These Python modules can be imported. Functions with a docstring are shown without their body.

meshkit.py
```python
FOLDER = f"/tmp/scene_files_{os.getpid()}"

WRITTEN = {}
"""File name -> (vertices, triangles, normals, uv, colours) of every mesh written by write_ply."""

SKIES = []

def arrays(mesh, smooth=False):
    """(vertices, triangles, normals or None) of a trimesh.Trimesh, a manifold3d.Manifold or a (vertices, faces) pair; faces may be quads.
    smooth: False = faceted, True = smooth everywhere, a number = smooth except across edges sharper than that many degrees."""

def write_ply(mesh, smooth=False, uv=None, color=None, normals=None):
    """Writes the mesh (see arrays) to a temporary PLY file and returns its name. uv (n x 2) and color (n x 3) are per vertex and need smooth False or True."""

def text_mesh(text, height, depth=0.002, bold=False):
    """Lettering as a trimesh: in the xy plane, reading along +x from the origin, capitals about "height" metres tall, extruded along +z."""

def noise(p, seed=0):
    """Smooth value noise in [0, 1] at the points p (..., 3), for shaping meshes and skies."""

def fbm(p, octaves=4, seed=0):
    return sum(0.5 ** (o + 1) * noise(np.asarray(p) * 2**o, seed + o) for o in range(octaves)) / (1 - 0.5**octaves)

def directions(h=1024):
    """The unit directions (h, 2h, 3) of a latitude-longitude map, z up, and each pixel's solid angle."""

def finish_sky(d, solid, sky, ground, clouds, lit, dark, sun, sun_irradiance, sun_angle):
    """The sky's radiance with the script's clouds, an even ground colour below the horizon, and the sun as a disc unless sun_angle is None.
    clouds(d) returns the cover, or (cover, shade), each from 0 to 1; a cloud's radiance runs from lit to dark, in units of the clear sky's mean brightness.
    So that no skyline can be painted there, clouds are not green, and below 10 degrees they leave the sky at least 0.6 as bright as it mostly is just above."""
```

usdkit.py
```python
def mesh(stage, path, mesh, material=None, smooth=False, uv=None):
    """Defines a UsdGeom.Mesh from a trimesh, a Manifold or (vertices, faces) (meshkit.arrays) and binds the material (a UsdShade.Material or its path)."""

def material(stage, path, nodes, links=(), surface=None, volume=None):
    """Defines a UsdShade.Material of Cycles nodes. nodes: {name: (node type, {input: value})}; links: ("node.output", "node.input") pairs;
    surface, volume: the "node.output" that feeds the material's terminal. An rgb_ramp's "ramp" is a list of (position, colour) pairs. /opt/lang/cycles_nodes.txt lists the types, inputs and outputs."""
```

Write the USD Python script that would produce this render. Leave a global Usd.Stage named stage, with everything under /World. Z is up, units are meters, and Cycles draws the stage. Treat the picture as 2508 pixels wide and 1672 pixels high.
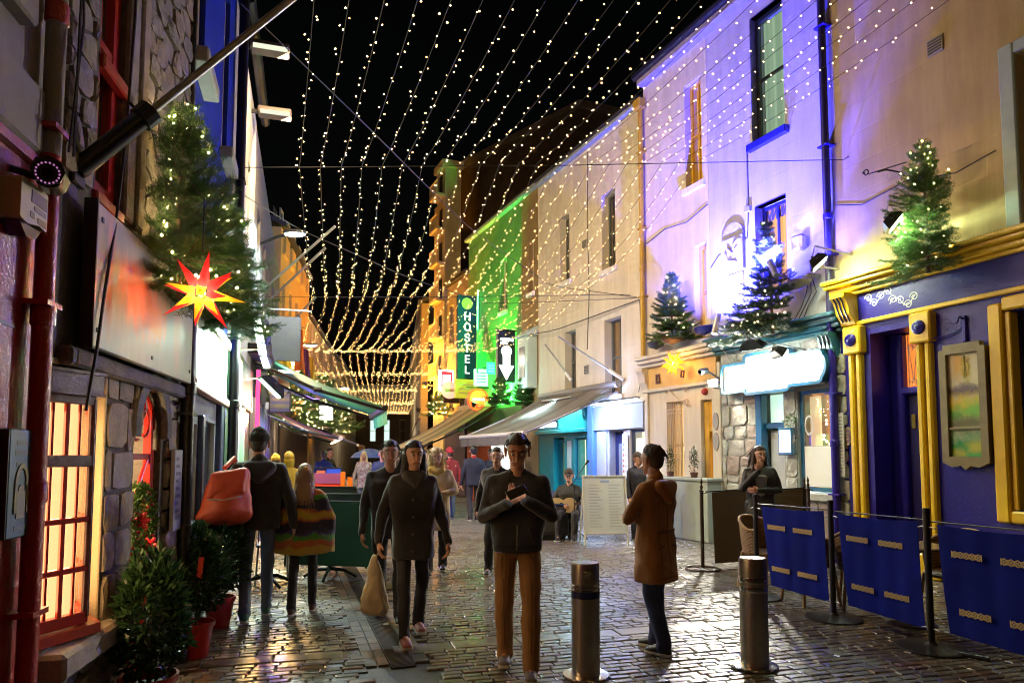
import math, random
import numpy as np, trimesh, usdkit, meshkit
import manifold3d as m3
import shapely.geometry as sg
from shapely.ops import unary_union
from shapely import affinity
from pxr import Usd, UsdGeom, UsdLux, UsdShade, Sdf, Gf

stage = Usd.Stage.CreateInMemory()
UsdGeom.SetStageUpAxis(stage, 'Z'); UsdGeom.SetStageMetersPerUnit(stage, 1.0)
UsdGeom.Xform.Define(stage, '/World'); UsdGeom.Scope.Define(stage, '/World/Looks')

# ------------------------------------------------------------------ camera, night sky, exposure
EYE, TILT = 1.58, math.atan(114 / 1672.0)
cam = UsdGeom.Camera.Define(stage, '/World/camera')
cam.AddTranslateOp().Set(Gf.Vec3d(0, 0, EYE)); cam.AddRotateXOp().Set(90 + math.degrees(TILT))
cam.CreateFocalLengthAttr(24.0); cam.CreateHorizontalApertureAttr(36.0); cam.CreateVerticalApertureAttr(24.0)
cam.CreateVerticalApertureOffsetAttr(164 / 2508.0 * 36)
cam.CreateExposureAttr(1.75)
dome = UsdLux.DomeLight.Define(stage, '/World/sky')
skym = usdkit.material(stage, '/World/Looks/night_sky', {
    's': ('sky_texture', {'sky_type': 'single_scattering', 'sun_disc': False, 'sun_elevation': 0.02, 'sun_rotation': 2.6}),
    't': ('mix_color', {'blend_type': 'multiply', 'fac': 1.0, 'b': (1.0, 0.9, 0.8)}),
    'b': ('background_shader', {'strength': 0.0005})}, [('s.color', 't.a'), ('t.result', 'b.color')], surface='b.background')
UsdShade.MaterialBindingAPI.Apply(dome.GetPrim()).Bind(skym)
dome.GetPrim().SetCustomDataByKey('kind', 'structure')

# ------------------------------------------------------------------ helpers: names, things, parts
used, rng = {}, np.random.default_rng(7)
random.seed(5)

def numbered(parent, name):
    k = parent + '/' + name; n = used.get(k, 0); used[k] = n + 1
    return k if n == 0 else '%s_%03d' % (k, n)

class Node:
    def __init__(s, path, loc): s.path, s.loc, s.prim = path, np.array(loc, float), stage.GetPrimAtPath(path)

def data(prim, **kw):
    for k, v in kw.items():
        if v: prim.SetCustomDataByKey(k, v)

def thing(name, label, cat, loc=(0, 0, 0), group=None, kind=None, rz=0):
    p = numbered('/World', name); x = UsdGeom.Xform.Define(stage, p)
    x.AddTranslateOp().Set(Gf.Vec3d(*map(float, loc)))
    if rz: x.AddRotateZOp().Set(rz)
    data(x.GetPrim(), label=label, category=cat, group=group, kind=kind)
    return Node(p, loc)

def part(T, name, mesh, m, smooth=False, label=None, kind=None, local=False):
    v, f = arr(mesh)
    p = numbered(T.path, name)
    if not local: v = v - T.loc
    pr = usdkit.mesh(stage, p, (v, f), m, smooth=smooth).GetPrim()
    data(pr, label=label, kind=kind)
    return Node(p, T.loc if not local else (0, 0, 0))

def solo(name, mesh, m, label, cat, smooth=False, group=None, kind=None):
    v, f = arr(mesh); p = numbered('/World', name)
    c = np.array([v[:, 0].mean(), v[:, 1].mean(), v[:, 2].min()])
    g = usdkit.mesh(stage, p, (v - c, f), m, smooth=smooth)
    UsdGeom.Xformable(g).AddTranslateOp().Set(Gf.Vec3d(*map(float, c)))
    data(g.GetPrim(), label=label, category=cat, group=group, kind=kind)
    return Node(p, c)

def structure(name, mesh, m, smooth=False, kind='structure'):
    v, f = arr(mesh); p = numbered('/World', name)
    g = usdkit.mesh(stage, p, (v, f), m, smooth=smooth); data(g.GetPrim(), kind=kind)
    return Node(p, (0, 0, 0))

def copy_of(proto, name, loc, rz, label, cat, group=None):
    p = numbered('/World', name); x = UsdGeom.Xform.Define(stage, p)
    x.GetPrim().GetReferences().AddInternalReference(proto.path); x.GetPrim().SetInstanceable(True)
    x.ClearXformOpOrder(); x.AddTranslateOp().Set(Gf.Vec3d(*map(float, loc)))
    x.AddRotateZOp(opSuffix='turn').Set(float(rz))
    data(x.GetPrim(), label=label, category=cat, group=group)
    return Node(p, loc)

# ------------------------------------------------------------------ helpers: meshes as (vertices, triangles)
def arr(m):
    if isinstance(m, MB): return m.get()
    v, f, _ = meshkit.arrays(m); return v, f

class MB:
    def __init__(s): s.v, s.f, s.n = [], [], 0
    def add(s, m):
        v, f = arr(m); s.v.append(v); s.f.append(f + s.n); s.n += len(v); return s
    def get(s): return np.vstack(s.v), np.vstack(s.f)

def join(*ms):
    b = MB()
    for m in ms: b.add(m)
    return b.get()

BOXF = np.array([[0,2,1],[1,2,3],[4,5,6],[5,7,6],[0,1,4],[1,5,4],[2,6,3],[3,6,7],[0,4,2],[2,4,6],[1,3,5],[3,7,5]])

def hexa(c): return np.array(c, float), BOXF

def abox(x0, x1, y0, y1, z0, z1):
    return hexa([(x, y, z) for z in (z0, z1) for y in (y0, y1) for x in (x0, x1)])

def cbox(sx, sy, sz, ch=0.01, c=(0, 0, 0)):
    h = np.array([sx, sy, sz]) / 2; pts = []
    ch = min(ch, h.min() * .9)
    for sgn in np.array(np.meshgrid([-1, 1], [-1, 1], [-1, 1])).T.reshape(-1, 3):
        for k in range(3):
            q = h - ch; q[k] = h[k]; pts.append(sgn * q)
    hl = trimesh.convex.convex_hull(np.array(pts)); return np.array(hl.vertices) + c, np.array(hl.faces)

def turn(m, ax, deg, about=(0, 0, 0)):
    v, f = arr(m); R = trimesh.transformations.rotation_matrix(math.radians(deg), ax)[:3, :3]
    return (v - about) @ R.T + about, f

def move(m, d): v, f = arr(m); return v + np.array(d, float), f
def scaled(m, s): v, f = arr(m); return v * np.array(s, float), f

def frame_of(t):
    t = np.asarray(t, float); t = t / (np.linalg.norm(t) + 1e-12)
    a = np.cross(t, (0, 0, 1.0) if abs(t[2]) < .9 else (1.0, 0, 0)); a /= np.linalg.norm(a)
    return t, a, np.cross(t, a)

def tube(pts, r, n=8, cap=True):
    p = np.array(pts, float); k = len(p); r = np.broadcast_to(r, (k,))
    t = np.gradient(p, axis=0); t /= np.linalg.norm(t, axis=1, keepdims=True) + 1e-12
    ref = np.array([0, 0, 1.0]) if np.abs(t[:, 2]).max() < .95 else (np.array([1.0, 0, 0]) if np.abs(t[:, 0]).max() < .95 else np.array([.31, .9, .3]))
    a = np.cross(t, ref); a /= np.linalg.norm(a, axis=1, keepdims=True) + 1e-12; b = np.cross(t, a)
    g = np.arange(n) * 2 * np.pi / n
    v = (p[:, None] + r[:, None, None] * (np.cos(g)[None, :, None] * a[:, None] + np.sin(g)[None, :, None] * b[:, None])).reshape(-1, 3)
    i, j = np.meshgrid(np.arange(k - 1), np.arange(n), indexing='ij')
    A, B, C, D = i * n + j, i * n + (j + 1) % n, (i + 1) * n + (j + 1) % n, (i + 1) * n + j
    f = np.vstack([np.stack([A, B, C], -1).reshape(-1, 3), np.stack([A, C, D], -1).reshape(-1, 3)])
    if cap:
        c0, c1 = len(v), len(v) + 1; v = np.vstack([v, p[:1], p[-1:]]); q = np.arange(n)
        f = np.vstack([f, np.stack([np.full(n, c0), (q + 1) % n, q], 1), np.stack([np.full(n, c1), (k - 1) * n + q, (k - 1) * n + (q + 1) % n], 1)])
    return v, f

def lathe(profile, c=(0, 0, 0), n=20):
    p = np.array(profile, float); k = len(p); g = np.arange(n) * 2 * np.pi / n
    v = np.stack([p[:, None, 0] * np.cos(g), p[:, None, 0] * np.sin(g), np.repeat(p[:, 1:2], n, 1)], -1).reshape(-1, 3) + c
    i, j = np.meshgrid(np.arange(k - 1), np.arange(n), indexing='ij')
    A, B, C, D = i * n + j, i * n + (j + 1) % n, (i + 1) * n + (j + 1) % n, (i + 1) * n + j
    return v, np.vstack([np.stack([A, B, C], -1).reshape(-1, 3), np.stack([A, C, D], -1).reshape(-1, 3)])

def ball(c, r, sub=2, s=(1, 1, 1)):
    m = trimesh.creation.icosphere(sub, 1.0); return np.array(m.vertices) * r * np.array(s) + c, np.array(m.faces)

def extrude(poly, h):
    ms = [trimesh.creation.extrude_polygon(g, h, engine='earcut') for g in getattr(poly, 'geoms', [poly]) if g.area > 1e-7]
    m = trimesh.util.concatenate(ms); return np.array(m.vertices), np.array(m.faces)

def sheet(P, nu, nv, fn=None):
    """bilinear patch over four corners, fn(u, v, points) may displace"""
    u, w = np.meshgrid(np.linspace(0, 1, nu + 1), np.linspace(0, 1, nv + 1), indexing='ij')
    P = np.array(P, float)
    q = (P[0] * ((1 - u) * (1 - w))[..., None] + P[1] * (u * (1 - w))[..., None] + P[2] * (u * w)[..., None] + P[3] * ((1 - u) * w)[..., None])
    if fn is not None: q = fn(u, w, q)
    i, j = np.meshgrid(np.arange(nu), np.arange(nv), indexing='ij'); n = nv + 1
    A, B, C, D = i * n + j, (i + 1) * n + j, (i + 1) * n + j + 1, i * n + j + 1
    return q.reshape(-1, 3), np.vstack([np.stack([A, B, C], -1).reshape(-1, 3), np.stack([A, C, D], -1).reshape(-1, 3)])

def thick(m, d):
    """a sheet given thickness d along its normals (two sides and no rim need be seen)"""
    v, f = arr(m); t = trimesh.Trimesh(v, f, process=False); n = t.vertex_normals
    e = trimesh.grouping.group_rows(np.sort(t.edges, 1), require_count=1); k = len(v); ed = t.edges[e]
    rim = np.vstack([np.stack([ed[:, 0], ed[:, 1] + k, ed[:, 1]], 1), np.stack([ed[:, 0], ed[:, 0] + k, ed[:, 1] + k], 1)])
    return np.vstack([v + n * d / 2, v - n * d / 2]), np.vstack([f, f[:, ::-1] + k, rim])

# ------------------------------------------------------------------ facades: s along the wall, z up, o out into the street
def ray(px, py):
    a, b = (px - 1254) / 1672.0, -(py - 1000) / 1672.0
    return np.array([a, math.cos(TILT) - b * math.sin(TILT), math.sin(TILT) + b * math.cos(TILT)])

def ground(px, py, z=0.0):
    d = ray(px, py); return np.array([0, 0, EYE]) + d * (z - EYE) / d[2]

def depth(px, py, Y):
    d = ray(px, py); return np.array([0, 0, EYE]) + d * Y / d[1]

class Facade:
    """vertical wall plane through p0 with plan direction d; o is measured towards the street"""
    def __init__(s, p0, d, side):
        s.p = np.array([p0[0], p0[1], 0.0]); d = np.array([d[0], d[1], 0.0]); s.d = d / np.linalg.norm(d)
        n = np.array([s.d[1], -s.d[0], 0]); s.n = n if side == 'left' else -n
        s.R = np.stack([s.d, [0, 0, 1.0], s.n], 1); s.flip = np.linalg.det(s.R) < 0
    def at(s, px, py, o=0.0):
        d = ray(px, py); e = np.array([0, 0, EYE]); q = s.p + s.n * o
        t = ((q - e) @ s.n) / (d @ s.n); P = e + t * d
        return (P - s.p) @ s.d, P[2]
    def w(s, a, z, o=0.0): return s.p + s.d * a + s.n * o + np.array([0, 0, z])
    def to(s, m):                       # (s, z, o) mesh to world
        v, f = arr(m); return s.p + v @ s.R.T, (f[:, ::-1] if s.flip else f)
    def box(s, s0, s1, z0, z1, o0, o1):
        a, b = min(s0, s1), max(s0, s1)
        return s.to(abox(a, b, min(z0, z1), max(z0, z1), o0, o1))
    def bev(s, s0, s1, z0, z1, o0, o1, ch=.01):
        return s.to(cbox(abs(s1 - s0), abs(z1 - z0), abs(o1 - o0), ch, ((s0 + s1) / 2, (z0 + z1) / 2, (o0 + o1) / 2)))
    def rect(s, x0, y0, x1, y1, o=0.0):  # photo corners (top left, bottom right) to (s0, s1, z0, z1)
        a, z1 = s.at(x0, y0, o); b, z0 = s.at(x1, y1, o)
        return min(a, b), max(a, b), min(z0, z1), max(z0, z1)
    def poly(s, pts, o0, o1): return s.to(move(extrude(sg.Polygon(pts) if isinstance(pts, list) else pts, o1 - o0), (0, 0, o0)))
    def wall(s, s0, s1, z0, z1, holes=(), d=.32):
        p = sg.box(s0, z0, s1, z1)
        for h in holes: p = p.difference(h if hasattr(h, 'area') else sg.box(h[0], h[2], h[1], h[3]))
        return s.poly(p, -d, 0)
    def tube(s, pts, r, n=8): return tube([s.w(*q) for q in pts], r, n)

# ------------------------------------------------------------------ materials
MAT = {}
def M(name, c, r=.5, c2=None, sc=5.0, bump=0.0, bs=60.0, metal=0.0, coat=0.0, em=None, es=0.0, r2=None, spec=.5, mott=None, sheen=0):
    if name in MAT: return MAT[name]
    n, l = {'p': ('principled_bsdf', {'base_color': c, 'roughness': r, 'metallic': metal, 'coat_weight': coat, 'coat_roughness': .08, 'specular_ior_level': spec, 'sheen_weight': sheen}), 'g': ('geometry', {})}, []
    if c2 is not None or r2 is not None:
        n['t'] = ('noise_texture', {'scale': sc, 'detail': 5, 'roughness': .6}); l.append(('g.position', 't.vector'))
        n['k'] = ('map_range', {'from_min': .32, 'from_max': .68, 'clamp': True}); l.append(('t.fac', 'k.value'))
    if c2 is not None:
        n['m'] = ('mix_color', {'a': c, 'b': c2}); l += [('k.result', 'm.fac'), ('m.result', 'p.base_color')]
    if r2 is not None:
        n['q'] = ('map_range', {'to_min': r, 'to_max': r2}); l += [('k.result', 'q.value'), ('q.result', 'p.roughness')]
    if bump:
        n['bn'] = ('noise_texture', {'scale': bs, 'detail': 4, 'roughness': .6}); n['bb'] = ('bump', {'strength': bump, 'distance': .01})
        l += [('g.position', 'bn.vector'), ('bn.fac', 'bb.height'), ('bb.normal', 'p.normal')]
        if coat: l.append(('bb.normal', 'p.coat_normal'))
    if em is not None: n['p'][1].update(emission_color=em, emission_strength=es)
    MAT[name] = usdkit.material(stage, '/World/Looks/' + name, n, l, surface='p.BSDF'); return MAT[name]

def E(name, c, s):
    if name not in MAT: MAT[name] = usdkit.material(stage, '/World/Looks/' + name, {'e': ('emission', {'color': c, 'strength': s})}, [], surface='e.emission')
    return MAT[name]

def ruled(name, F, c, c2, bw, bh, r=.7, strength=.25, stain=.85):
    """painted render with faint block courses and rain streaks, in the wall's own s and z"""
    if name in MAT: return MAT[name]
    n = {'g': ('geometry', {}), 'd': ('vector_math', {'math_type': 'dot_product', 'vector2': tuple(F.d)}), 'x': ('separate_xyz', {}), 'c': ('combine_xyz', {}),
         'b': ('brick_texture', {'scale': 1.0, 'brick_width': bw, 'row_height': bh, 'mortar_size': .012, 'mortar_smooth': .6, 'color1': (1, 1, 1), 'color2': (.92, .92, .92), 'mortar': (.2, .2, .2)}),
         't': ('noise_texture', {'scale': 1.1, 'detail': 7, 'roughness': .68}), 'k': ('map_range', {'from_min': .3, 'from_max': .7, 'clamp': True}), 'm': ('mix_color', {'a': c, 'b': c2}),
         'mp': ('mapping', {'scale': (4.2, .42, 1)}), 'st': ('noise_texture', {'scale': 1.0, 'detail': 6, 'roughness': .7}), 'sk': ('map_range', {'from_min': .40, 'from_max': .62, 'to_min': stain, 'to_max': 1.0, 'clamp': True}), 'sm': ('mix_color', {'blend_type': 'multiply', 'fac': 1.0}),
         'bn': ('noise_texture', {'scale': 38, 'detail': 5, 'roughness': .65}), 'bl': ('noise_texture', {'scale': 3.0, 'detail': 3}), 'ad': ('math', {'math_type': 'multiply_add', 'value2': .55}), 'ae': ('math', {'math_type': 'multiply_add', 'value2': 1.6}), 'bb': ('bump', {'strength': strength, 'distance': .012, 'invert': True}), 'p': ('principled_bsdf', {'roughness': r})}
    l = [('g.position', 'd.vector1'), ('g.position', 'x.vector'), ('d.value', 'c.x'), ('x.z', 'c.y'), ('c.vector', 'b.vector'), ('g.position', 't.vector'), ('t.fac', 'k.value'), ('k.result', 'm.fac'),
         ('c.vector', 'mp.vector'), ('mp.vector', 'st.vector'), ('st.fac', 'sk.value'), ('m.result', 'sm.a'), ('sk.result', 'sm.b'), ('sm.result', 'p.base_color'),
         ('g.position', 'bn.vector'), ('g.position', 'bl.vector'), ('bn.fac', 'ad.value1'), ('b.fac', 'ad.value3'), ('bl.fac', 'ae.value1'), ('ad.value', 'ae.value3'), ('ae.value', 'bb.height'), ('bb.normal', 'p.normal')]
    MAT[name] = usdkit.material(stage, '/World/Looks/' + name, n, l, surface='p.BSDF'); return MAT[name]

def glass(name, tint=(1, 1, 1), rough=.02):
    if name not in MAT:
        MAT[name] = usdkit.material(stage, '/World/Looks/' + name, {'t': ('transparent_bsdf', {'color': tint}), 'g': ('glossy_bsdf', {'roughness': rough, 'color': (1, 1, 1)}), 'f': ('layer_weight', {'blend': .5}),
            'q': ('math', {'math_type': 'power', 'value2': 4.0}), 'r': ('map_range', {'to_min': .05, 'to_max': .8}), 'm': ('mix_closure', {})},
            [('f.facing', 'q.value1'), ('q.value', 'r.value'), ('r.result', 'm.fac'), ('t.BSDF', 'm.closure1'), ('g.BSDF', 'm.closure2')], surface='m.closure')
    return MAT[name]

PANE = glass('window_glass')
BLACK = M('black_paint', (.012, .012, .014), .35, bump=.05)
IRON = M('dark_iron', (.02, .02, .022), .4, metal=.6)
STEEL = M('brushed_steel', (.46, .43, .38), .3, c2=(.34, .31, .28), sc=14, metal=1.0, r2=.42)
GALV = M('galvanised_metal', (.42, .42, .42), .45, c2=(.3, .3, .31), sc=20, metal=.8)
WHITE = M('white_paint', (.72, .72, .70), .5, c2=(.6, .6, .58), sc=3, bump=.06)
CORDM = M('dark_cable', (.015, .015, .015), .6)
DARKIN = M('dark_interior', (.01, .01, .011), .8)

def lamp(T, name, P, aim, size, color, power, spread=None):
    """a rectangular lamp glass that shines along aim; power is its radiance"""
    p = numbered(T.path if T else '/World', name); L = UsdLux.RectLight.Define(stage, p)
    L.CreateWidthAttr(size[0]); L.CreateHeightAttr(size[1]); L.CreateColorAttr(Gf.Vec3f(*color)); L.CreateIntensityAttr(float(power))
    t, a, b = frame_of(aim); z = -t; m = Gf.Matrix4d(1.0)
    for i, r in enumerate((a, np.cross(z, a), z)): m.SetRow(i, Gf.Vec4d(*map(float, r), 0))
    off = np.array(P, float) - (T.loc if T else 0); m.SetRow(3, Gf.Vec4d(*map(float, off), 1)); L.AddTransformOp().Set(m)
    if spread:
        sh = UsdLux.ShapingAPI.Apply(L.GetPrim()); sh.CreateShapingConeAngleAttr(spread); sh.CreateShapingConeSoftnessAttr(.5)
    return L

# ------------------------------------------------------------------ the walls of the street
L1 = Facade((-1.55, 0), (-.2, 1), 'left'); L2 = Facade((-1.01, 0), (-.30, 1), 'left'); L3 = Facade((-3.97, 0), (-.165, 1), 'left')
R1 = Facade((8.88, 0), (-.391, 1), 'right'); R2 = Facade((9.48, 0), (-.45, 1), 'right')
ST = np.array([-.286, 1.0, 0]) / math.hypot(.286, 1); SW = np.array([ST[1], -ST[0], 0])   # along and across the street

def painting(name, F, base, base2, blots, sc=9.0, r=.5, streak=(1, 1), bump=0.0, coat=0):
    """a board painted in soft patches, each (s, z, half width, half height, colour)"""
    ox = float(F.p @ F.d)
    n = {'g': ('geometry', {}), 'd': ('vector_math', {'math_type': 'dot_product', 'vector2': tuple(F.d)}), 'o': ('math', {'math_type': 'subtract', 'value2': ox}), 'x': ('separate_xyz', {}),
         'c': ('combine_xyz', {}), 'mp': ('mapping', {'scale': (streak[0], streak[1], 1)}), 't': ('noise_texture', {'scale': sc, 'detail': 6, 'roughness': .65}), 'k': ('map_range', {'from_min': .35, 'from_max': .65, 'clamp': True}),
         'm': ('mix_color', {'a': base, 'b': base2}), 'p': ('principled_bsdf', {'roughness': r, 'coat_weight': coat})}
    l = [('g.position', 'd.vector1'), ('d.value', 'o.value1'), ('g.position', 'x.vector'), ('o.value', 'c.x'), ('x.z', 'c.y'), ('c.vector', 'mp.vector'), ('mp.vector', 't.vector'), ('t.fac', 'k.value'), ('k.result', 'm.fac')]
    last = 'm.result'
    for i, (s, z, a, b, c) in enumerate(blots):
        n['s%d' % i] = ('vector_math', {'math_type': 'subtract', 'vector2': (s, z, 0)}); n['v%d' % i] = ('vector_math', {'math_type': 'multiply', 'vector2': (1 / a, 1 / b, 0)})
        n['l%d' % i] = ('vector_math', {'math_type': 'length'}); n['a%d' % i] = ('math', {'math_type': 'multiply_add', 'value2': 1.6}); n['r%d' % i] = ('map_range', {'from_min': 2.15, 'from_max': 1.2, 'clamp': True})
        n['x%d' % i] = ('mix_color', {'b': c})
        l += [('c.vector', 's%d.vector1' % i), ('s%d.vector' % i, 'v%d.vector1' % i), ('v%d.vector' % i, 'l%d.vector1' % i), ('t.fac', 'a%d.value1' % i), ('l%d.value' % i, 'a%d.value3' % i),
              ('a%d.value' % i, 'r%d.value' % i), ('r%d.result' % i, 'x%d.fac' % i), (last, 'x%d.a' % i)]; last = 'x%d.result' % i
    l.append((last, 'p.base_color'))
    MAT[name] = usdkit.material(stage, '/World/Looks/' + name, n, l, surface='p.BSDF'); return MAT[name]

def folds(name, F, c, c2, s, period=.09):
    """light behind a hanging curtain, brighter and darker along its folds"""
    if name not in MAT:
        n = {'g': ('geometry', {}), 'd': ('vector_math', {'math_type': 'dot_product', 'vector2': tuple(F.d)}), 'x': ('combine_xyz', {}), 'w': ('noise_texture', {'scale': 1 / period, 'detail': 2}),
             'k': ('map_range', {'from_min': .35, 'from_max': .65, 'clamp': True}), 'm': ('mix_color', {'a': c, 'b': c2}), 'e': ('emission', {'strength': s})}
        MAT[name] = usdkit.material(stage, '/World/Looks/' + name, n, [('g.position', 'd.vector1'), ('d.value', 'x.x'), ('x.vector', 'w.vector'), ('w.fac', 'k.value'), ('k.result', 'm.fac'), ('m.result', 'e.color')], surface='e.emission')
    return MAT[name]

def window(T, F, rc, fm, back, bars=(1, 1), din=.14, fw=.055, sill=None, sillp=.07, pm=None, name='window', label=None, bo=-.335, lip=None):
    s0, s1, z0, z1 = rc; b = MB(); o0, o1 = -din - .05, -din
    b.add(F.box(s0, s0 + fw, z0, z1, o0, o1)).add(F.box(s1 - fw, s1, z0, z1, o0, o1)).add(F.box(s0 + fw, s1 - fw, z0, z0 + fw, o0, o1)).add(F.box(s0 + fw, s1 - fw, z1 - fw, z1, o0, o1))
    xs, zs = np.linspace(s0 + fw, s1 - fw, bars[0] + 2), np.linspace(z0 + fw, z1 - fw, bars[1] + 2); t = .018
    for x in xs[1:-1]: b.add(F.box(x - t, x + t, z0 + fw, z1 - fw, o0 + .008, o1 - .008))
    for z in zs[1:-1]: b.add(F.box(s0 + fw, s1 - fw, z - t * 1.3, z + t * 1.3, o0 + .004, o1 - .004))
    W = part(T, name, b, fm, label=label)
    for i in range(bars[0] + 1):
        for j in range(bars[1] + 1):
            part(W, 'pane', F.box(xs[i], xs[i + 1], zs[j], zs[j + 1], o0 + .022, o0 + .028), pm or PANE)
    if back is not None: part(W, 'curtain' if back is not DARKIN else 'dark_room', F.box(s0 - .05, s1 + .05, z0 - .05, z1 + .05, bo - .02, bo), back)
    if sill is not None: part(W, 'sill', F.bev(s0 - .08, s1 + .08, z0 - .13, z0 - .002, -din, sillp, .012), sill)
    return W

def stones(T, F, s0, s1, z0, z1, mats, holes=(), rows=(.14, .24), lens=(.16, .42), h=.035, o=0.0, joint=.007, seed=1, name='stone', lim=300, jit=.30):
    """rubble: cells of a jittered lattice, each a block with a broken face"""
    from scipy.spatial import Voronoi
    R = np.random.default_rng(seed); cut = unary_union([x if hasattr(x, 'area') else sg.box(x[0], x[2], x[1], x[3]) for x in holes]) if holes else None
    rh, ln = sum(rows) / 2, sum(lens) / 2; P = []
    for i, z in enumerate(np.arange(z0 - 1.5 * rh, z1 + 2 * rh, rh)):
        for x in np.arange(s0 - 2 * ln + (i % 2) * ln / 2, s1 + 2 * ln, ln): P.append(((x + R.uniform(-jit, jit) * ln) / ln, (z + R.uniform(-jit, jit) * .7 * rh) / rh))
    reg = sg.box(s0, z0, s1, z1); k = 0; cells = []
    if cut is not None: reg = reg.difference(cut.buffer(joint))
    if jit < .2:                      # coursed blocks of uneven height and length
        z = z0
        while z < z1 - .03:
            hz = R.uniform(*rows); hz = z1 - z if z1 - z - hz < .08 else hz; x = s0 - R.uniform(0, lens[0])
            while x < s1:
                L = R.uniform(*lens); two = hz > .2 and R.random() < .22; zs_ = [(0, hz * .5), (hz * .5, hz)] if two else [(0, hz)]
                for a_, b_ in zs_:
                    q = np.array([(x, z + a_), (x + L * .5, z + a_), (x + L, z + a_), (x + L, z + b_), (x + L * .5, z + b_), (x, z + b_)]) + R.normal(0, .010, (6, 2)); cells.append(sg.Polygon(q))
                x += L
            z += hz
    else:
        V = Voronoi(np.array(P)); cells = [sg.Polygon(V.vertices[V.regions[i]] * (ln, rh)) for i in V.point_region if V.regions[i] and -1 not in V.regions[i]]
    for p in cells:
        if not p.is_valid or not p.intersects(reg): continue
        p = p.intersection(reg).buffer(-joint * 1.6, join_style=1, quad_segs=1).buffer(joint * .6, quad_segs=1)
        for g in getattr(p, 'geoms', [p]):
            if g.area < .0012 or g.geom_type != 'Polygon': continue
            e = g.exterior; n = 11; ring = np.array([e.interpolate(t, True).coords[0] for t in np.arange(n) / n])
            if not e.is_ccw: ring = ring[::-1]
            c = np.array(g.representative_point().coords[0]); hh = h * R.uniform(.5, 1.25)
            r1 = c + (ring - c) * .965; r2 = c + (ring - c) * R.uniform(.5, .75, (n, 1)); tl = R.normal(0, .35, 2)
            d1 = hh * R.uniform(.62, 1.0, n); d2 = hh * R.uniform(.8, 1.2, n) + ((r2 - c) @ tl) * .12
            v = np.vstack([np.c_[ring, np.full(n, o - .02)], np.c_[r1, o + d1], np.c_[r2, o + d2], [[c[0], c[1], o + hh * R.uniform(.9, 1.2)]]])
            i = np.arange(n); i2 = (i + 1) % n; f = []
            for lv in (0, n): f += [np.stack([lv + i, lv + i2, lv + n + i2], 1), np.stack([lv + i, lv + n + i2, lv + n + i], 1)]
            f.append(np.stack([2 * n + i, 2 * n + i2, np.full(n, 3 * n)], 1))
            if k < lim: part(T, name, F.to((v, np.vstack(f))), mats[R.integers(len(mats))])
            k += 1

STONE = [M('limestone_%s' % n, c, .78, c2=d, sc=7, bump=.9, bs=38) for n, c, d in (('warm', (.30, .25, .18), (.16, .13, .10)), ('grey', (.25, .23, .20), (.13, .12, .11)), ('pale', (.36, .31, .24), (.2, .17, .14)))]
MORTAR = M('old_mortar', (.12, .105, .09), .9, c2=(.07, .06, .055), sc=10, bump=.8, bs=50)

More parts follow.
